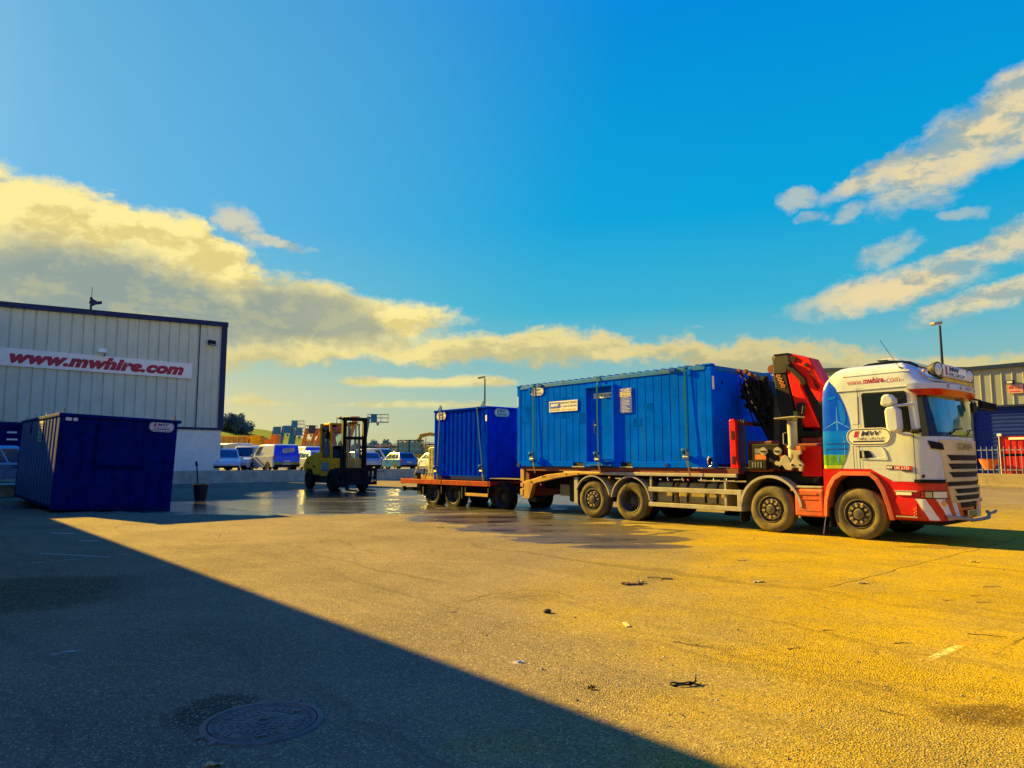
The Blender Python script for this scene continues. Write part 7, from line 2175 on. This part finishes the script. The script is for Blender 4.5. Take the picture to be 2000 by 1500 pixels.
def litter(name, label, cat, px, py, build, group=None, rz=0.0):
    g = gnd(px, py)
    o = build(MB(), random.Random(int(px * 7 + py)))
    o.name = name
    o.location = (g.x, g.y, 0)
    o.rotation_euler = (0, 0, rz)
    return tag(o, label, cat, group)
def twig(L, r=.004, bend=.15, fork=False):
    def f(mb, rnd):
        P = [Vector((-L / 2 + L * k / 5, rnd.uniform(-1, 1) * bend * L * .3, r + rnd.uniform(0, .006))) for k in range(6)]
        mb.tube(P, [r * (1 - .1 * k) for k in range(6)], 5)
        if fork:
            mb.tube([P[3], P[3] + Vector((L * .12, L * .14, .01))], [r * .7, r * .4], 5)
        return mb.build('twig', 'twig_wood')
    return f
def lump(r, mat, sq=(1, 1, .6), jit=.25):
    def f(mb, rnd):
        mb.blobby((0, 0, r * sq[2] * .6), r, jit, 2, sq, seed=rnd.randint(0, 999))
        return mb.build('lump', mat)
    return f
litter('stone', 'rounded black stone alone on the sunlit tarmac', 'stone', 1069, 1197, lump(.038, 'stone_dark', (1.2, .9, .75), .12))
def clump(mb, rnd):
    for k in range(16):
        mb.blobby((rnd.uniform(-.12, .10), rnd.uniform(-.05, .05), .012), rnd.uniform(.015, .035), .4, 1, (1.3, 1, .7), seed=k)
    return mb.build('clump', 'mud')
litter('mud_clod', 'brown crumbled mud clod beside a pale paper scrap', 'mud clod', 1236, 1142, clump)
def scrap(w, d, mat='paper', fold=.02):
    def f(mb, rnd):
        rows = [[(w * (i / 4 - .5), d * (j / 3 - .5), .004 + rnd.uniform(0, fold)) for i in range(5)] for j in range(4)]
        mb.grid(rows)
        mb.grid([[(a, b, c - .003) for a, b, c in r] for r in rows])
        return mb.build('scrap', mat)
    return f
litter('paper_scrap', 'pale paper scrap lying against the brown mud clod', 'paper', 1252, 1139, scrap(.09, .06, fold=.05), rz=.4)
def peg(mb, rnd):
    mb.prism([(-.022, 0), (.022, 0), (.018, .012), (-.018, .012)], 'y', -.085, .085)
    return mb.build('peg', 'paper', bevel=.003)
litter('wooden_peg', 'short pale wooden peg pointing at the camera', 'peg', 1224, 1221, peg, rz=.06)
litter('mud_clod', 'flat brown mud clod right of the paper scrap', 'mud clod', 1302, 1131, lump(.05, 'mud', (1.6, .7, .25), .4))
litter('twig', 'short brown twig left of the flat mud clod', 'twig', 1278, 1129, twig(.20, .006))
litter('paper_scrap', 'crumpled yellowed paper near the middle of the right foreground', 'paper', 1684, 1140, scrap(.13, .05, fold=.02))
litter('paper_scrap', 'yellowed scrap on the ochre patch right of centre', 'paper', 1480, 1137, scrap(.16, .08, fold=.02), rz=.3)
litter('paper_scrap', 'small pale scrap far right near the lorry shadow', 'paper', 1902, 1098, scrap(.13, .05, fold=.02))
litter('paper_scrap', 'thin yellow wrapper above the ochre patch', 'paper', 1450, 1095, scrap(.18, .04, fold=.015))
litter('paper_scrap', 'tiny white scrap next to the wet patch', 'paper', 860, 1031, scrap(.18, .05, fold=.015))
litter('paper_scrap', 'pale blue scrap at the edge of the big shadow', 'paper', 1016, 1294, scrap(.05, .025, 'livery_light', .01))
litter('paper_scrap', 'pale card scrap at the middle of the sunlit tarmac', 'paper', 884, 1195, scrap(.07, .025, fold=.008))
litter('paper_scrap', 'white scrap at the bottom edge in the shadow', 'paper', 418, 1497, scrap(.08, .04, fold=.02))
def loop(mb, rnd):
    P = [Vector((cos(a) * .085 - .02, sin(a) * .035, .008 + .006 * sin(3 * a))) for a in [2 * pi * k / 20 for k in range(18)]]
    P += [Vector((.08, .01, .02)), Vector((.10, .05, .04))]
    mb.tube(P, .006, 5)
    mb.tube([Vector((-.10, -.02, .008)), Vector((-.02, -.035, .012)), Vector((.05, -.02, .02)), Vector((.10, -.035, .008)), Vector((.12, 0, .008))], .0055, 5)
    return mb.build('loop', 'black')
litter('wire_loop', 'tangled loop of thin black wire on the sunlit tarmac', 'wire', 1338, 1338, loop, rz=.1)
litter('leaf', 'curled dark leaf nearest the shadow edge', 'leaf', 1155, 1346, scrap(.05, .03, 'mud', .03))
TG = 'loose twigs on the sunlit tarmac'
for px, py, L, rz_, lab in ((1350, 1260, .34, -.55, 'long thin twig lying diagonally in the middle of the sunlit tarmac'), (1763, 1257, .16, .05, 'straight dark twig left of the orange and white paint dash'), (1927, 1242, .30, -.45, 'twig right above the orange paint dash'),
        (1852, 1173, .15, .08, 'dark twig in the upper pair on the right'), (1923, 1177, .18, -.03, 'dark twig at the right end of the upper pair'), (1938, 1147, .22, -.03, 'highest dark twig near the right edge'), (1905, 1165, .11, .0, 'shortest dark twig near the right edge'),
        (1736, 1392, .20, -.85, 'thin twig close to the bottom right corner'), (1617, 1232, .10, -.1, 'tiny twig right of the wire loop'), (1552, 1267, .16, .4, 'faint twig left of the paint dash'), (280, 1232, .10, .2, 'small dark twig in the shadow left of centre'), (128, 1276, .15, .2, 'pale stick in the shadow near the left edge')):
    litter('twig', lab, 'twig', px, py, twig(L, .004, fork=L > .2), TG, rz_)
# loose chippings: nobody could count them
mb = MB()
rnd = random.Random(2)
for k in range(2600):
    u = rnd.random()
    Y = 3.6 + 14 * u ** 2.2
    X = rnd.uniform(-.75, .75) * Y
    if rnd.random() < .55:
        X = abs(X)
    r = rnd.uniform(.0035, .008) * (1 + .05 * Y) * (2.0 if rnd.random() < .03 else 1)
    q = [Vector((rnd.uniform(.6, 1), 0, 0)), Vector((0, rnd.uniform(.6, 1), 0)), Vector((-rnd.uniform(.6, 1), 0, 0)), Vector((0, -rnd.uniform(.6, 1), 0)), Vector((rnd.uniform(-.3, .3), rnd.uniform(-.3, .3), rnd.uniform(.6, 1)))]
    R_ = Matrix.Rotation(rnd.uniform(0, 6), 3, 'Z')
    mb.add([Vector((X, Y, .001)) + R_ @ v * r for v in q], [(0, 1, 4), (1, 2, 4), (2, 3, 4), (3, 0, 4)])
ch = mb.build('gravel', 'pebble')
tag(ch, 'loose pale chippings scattered over the tarmac', 'gravel', kind='stuff')
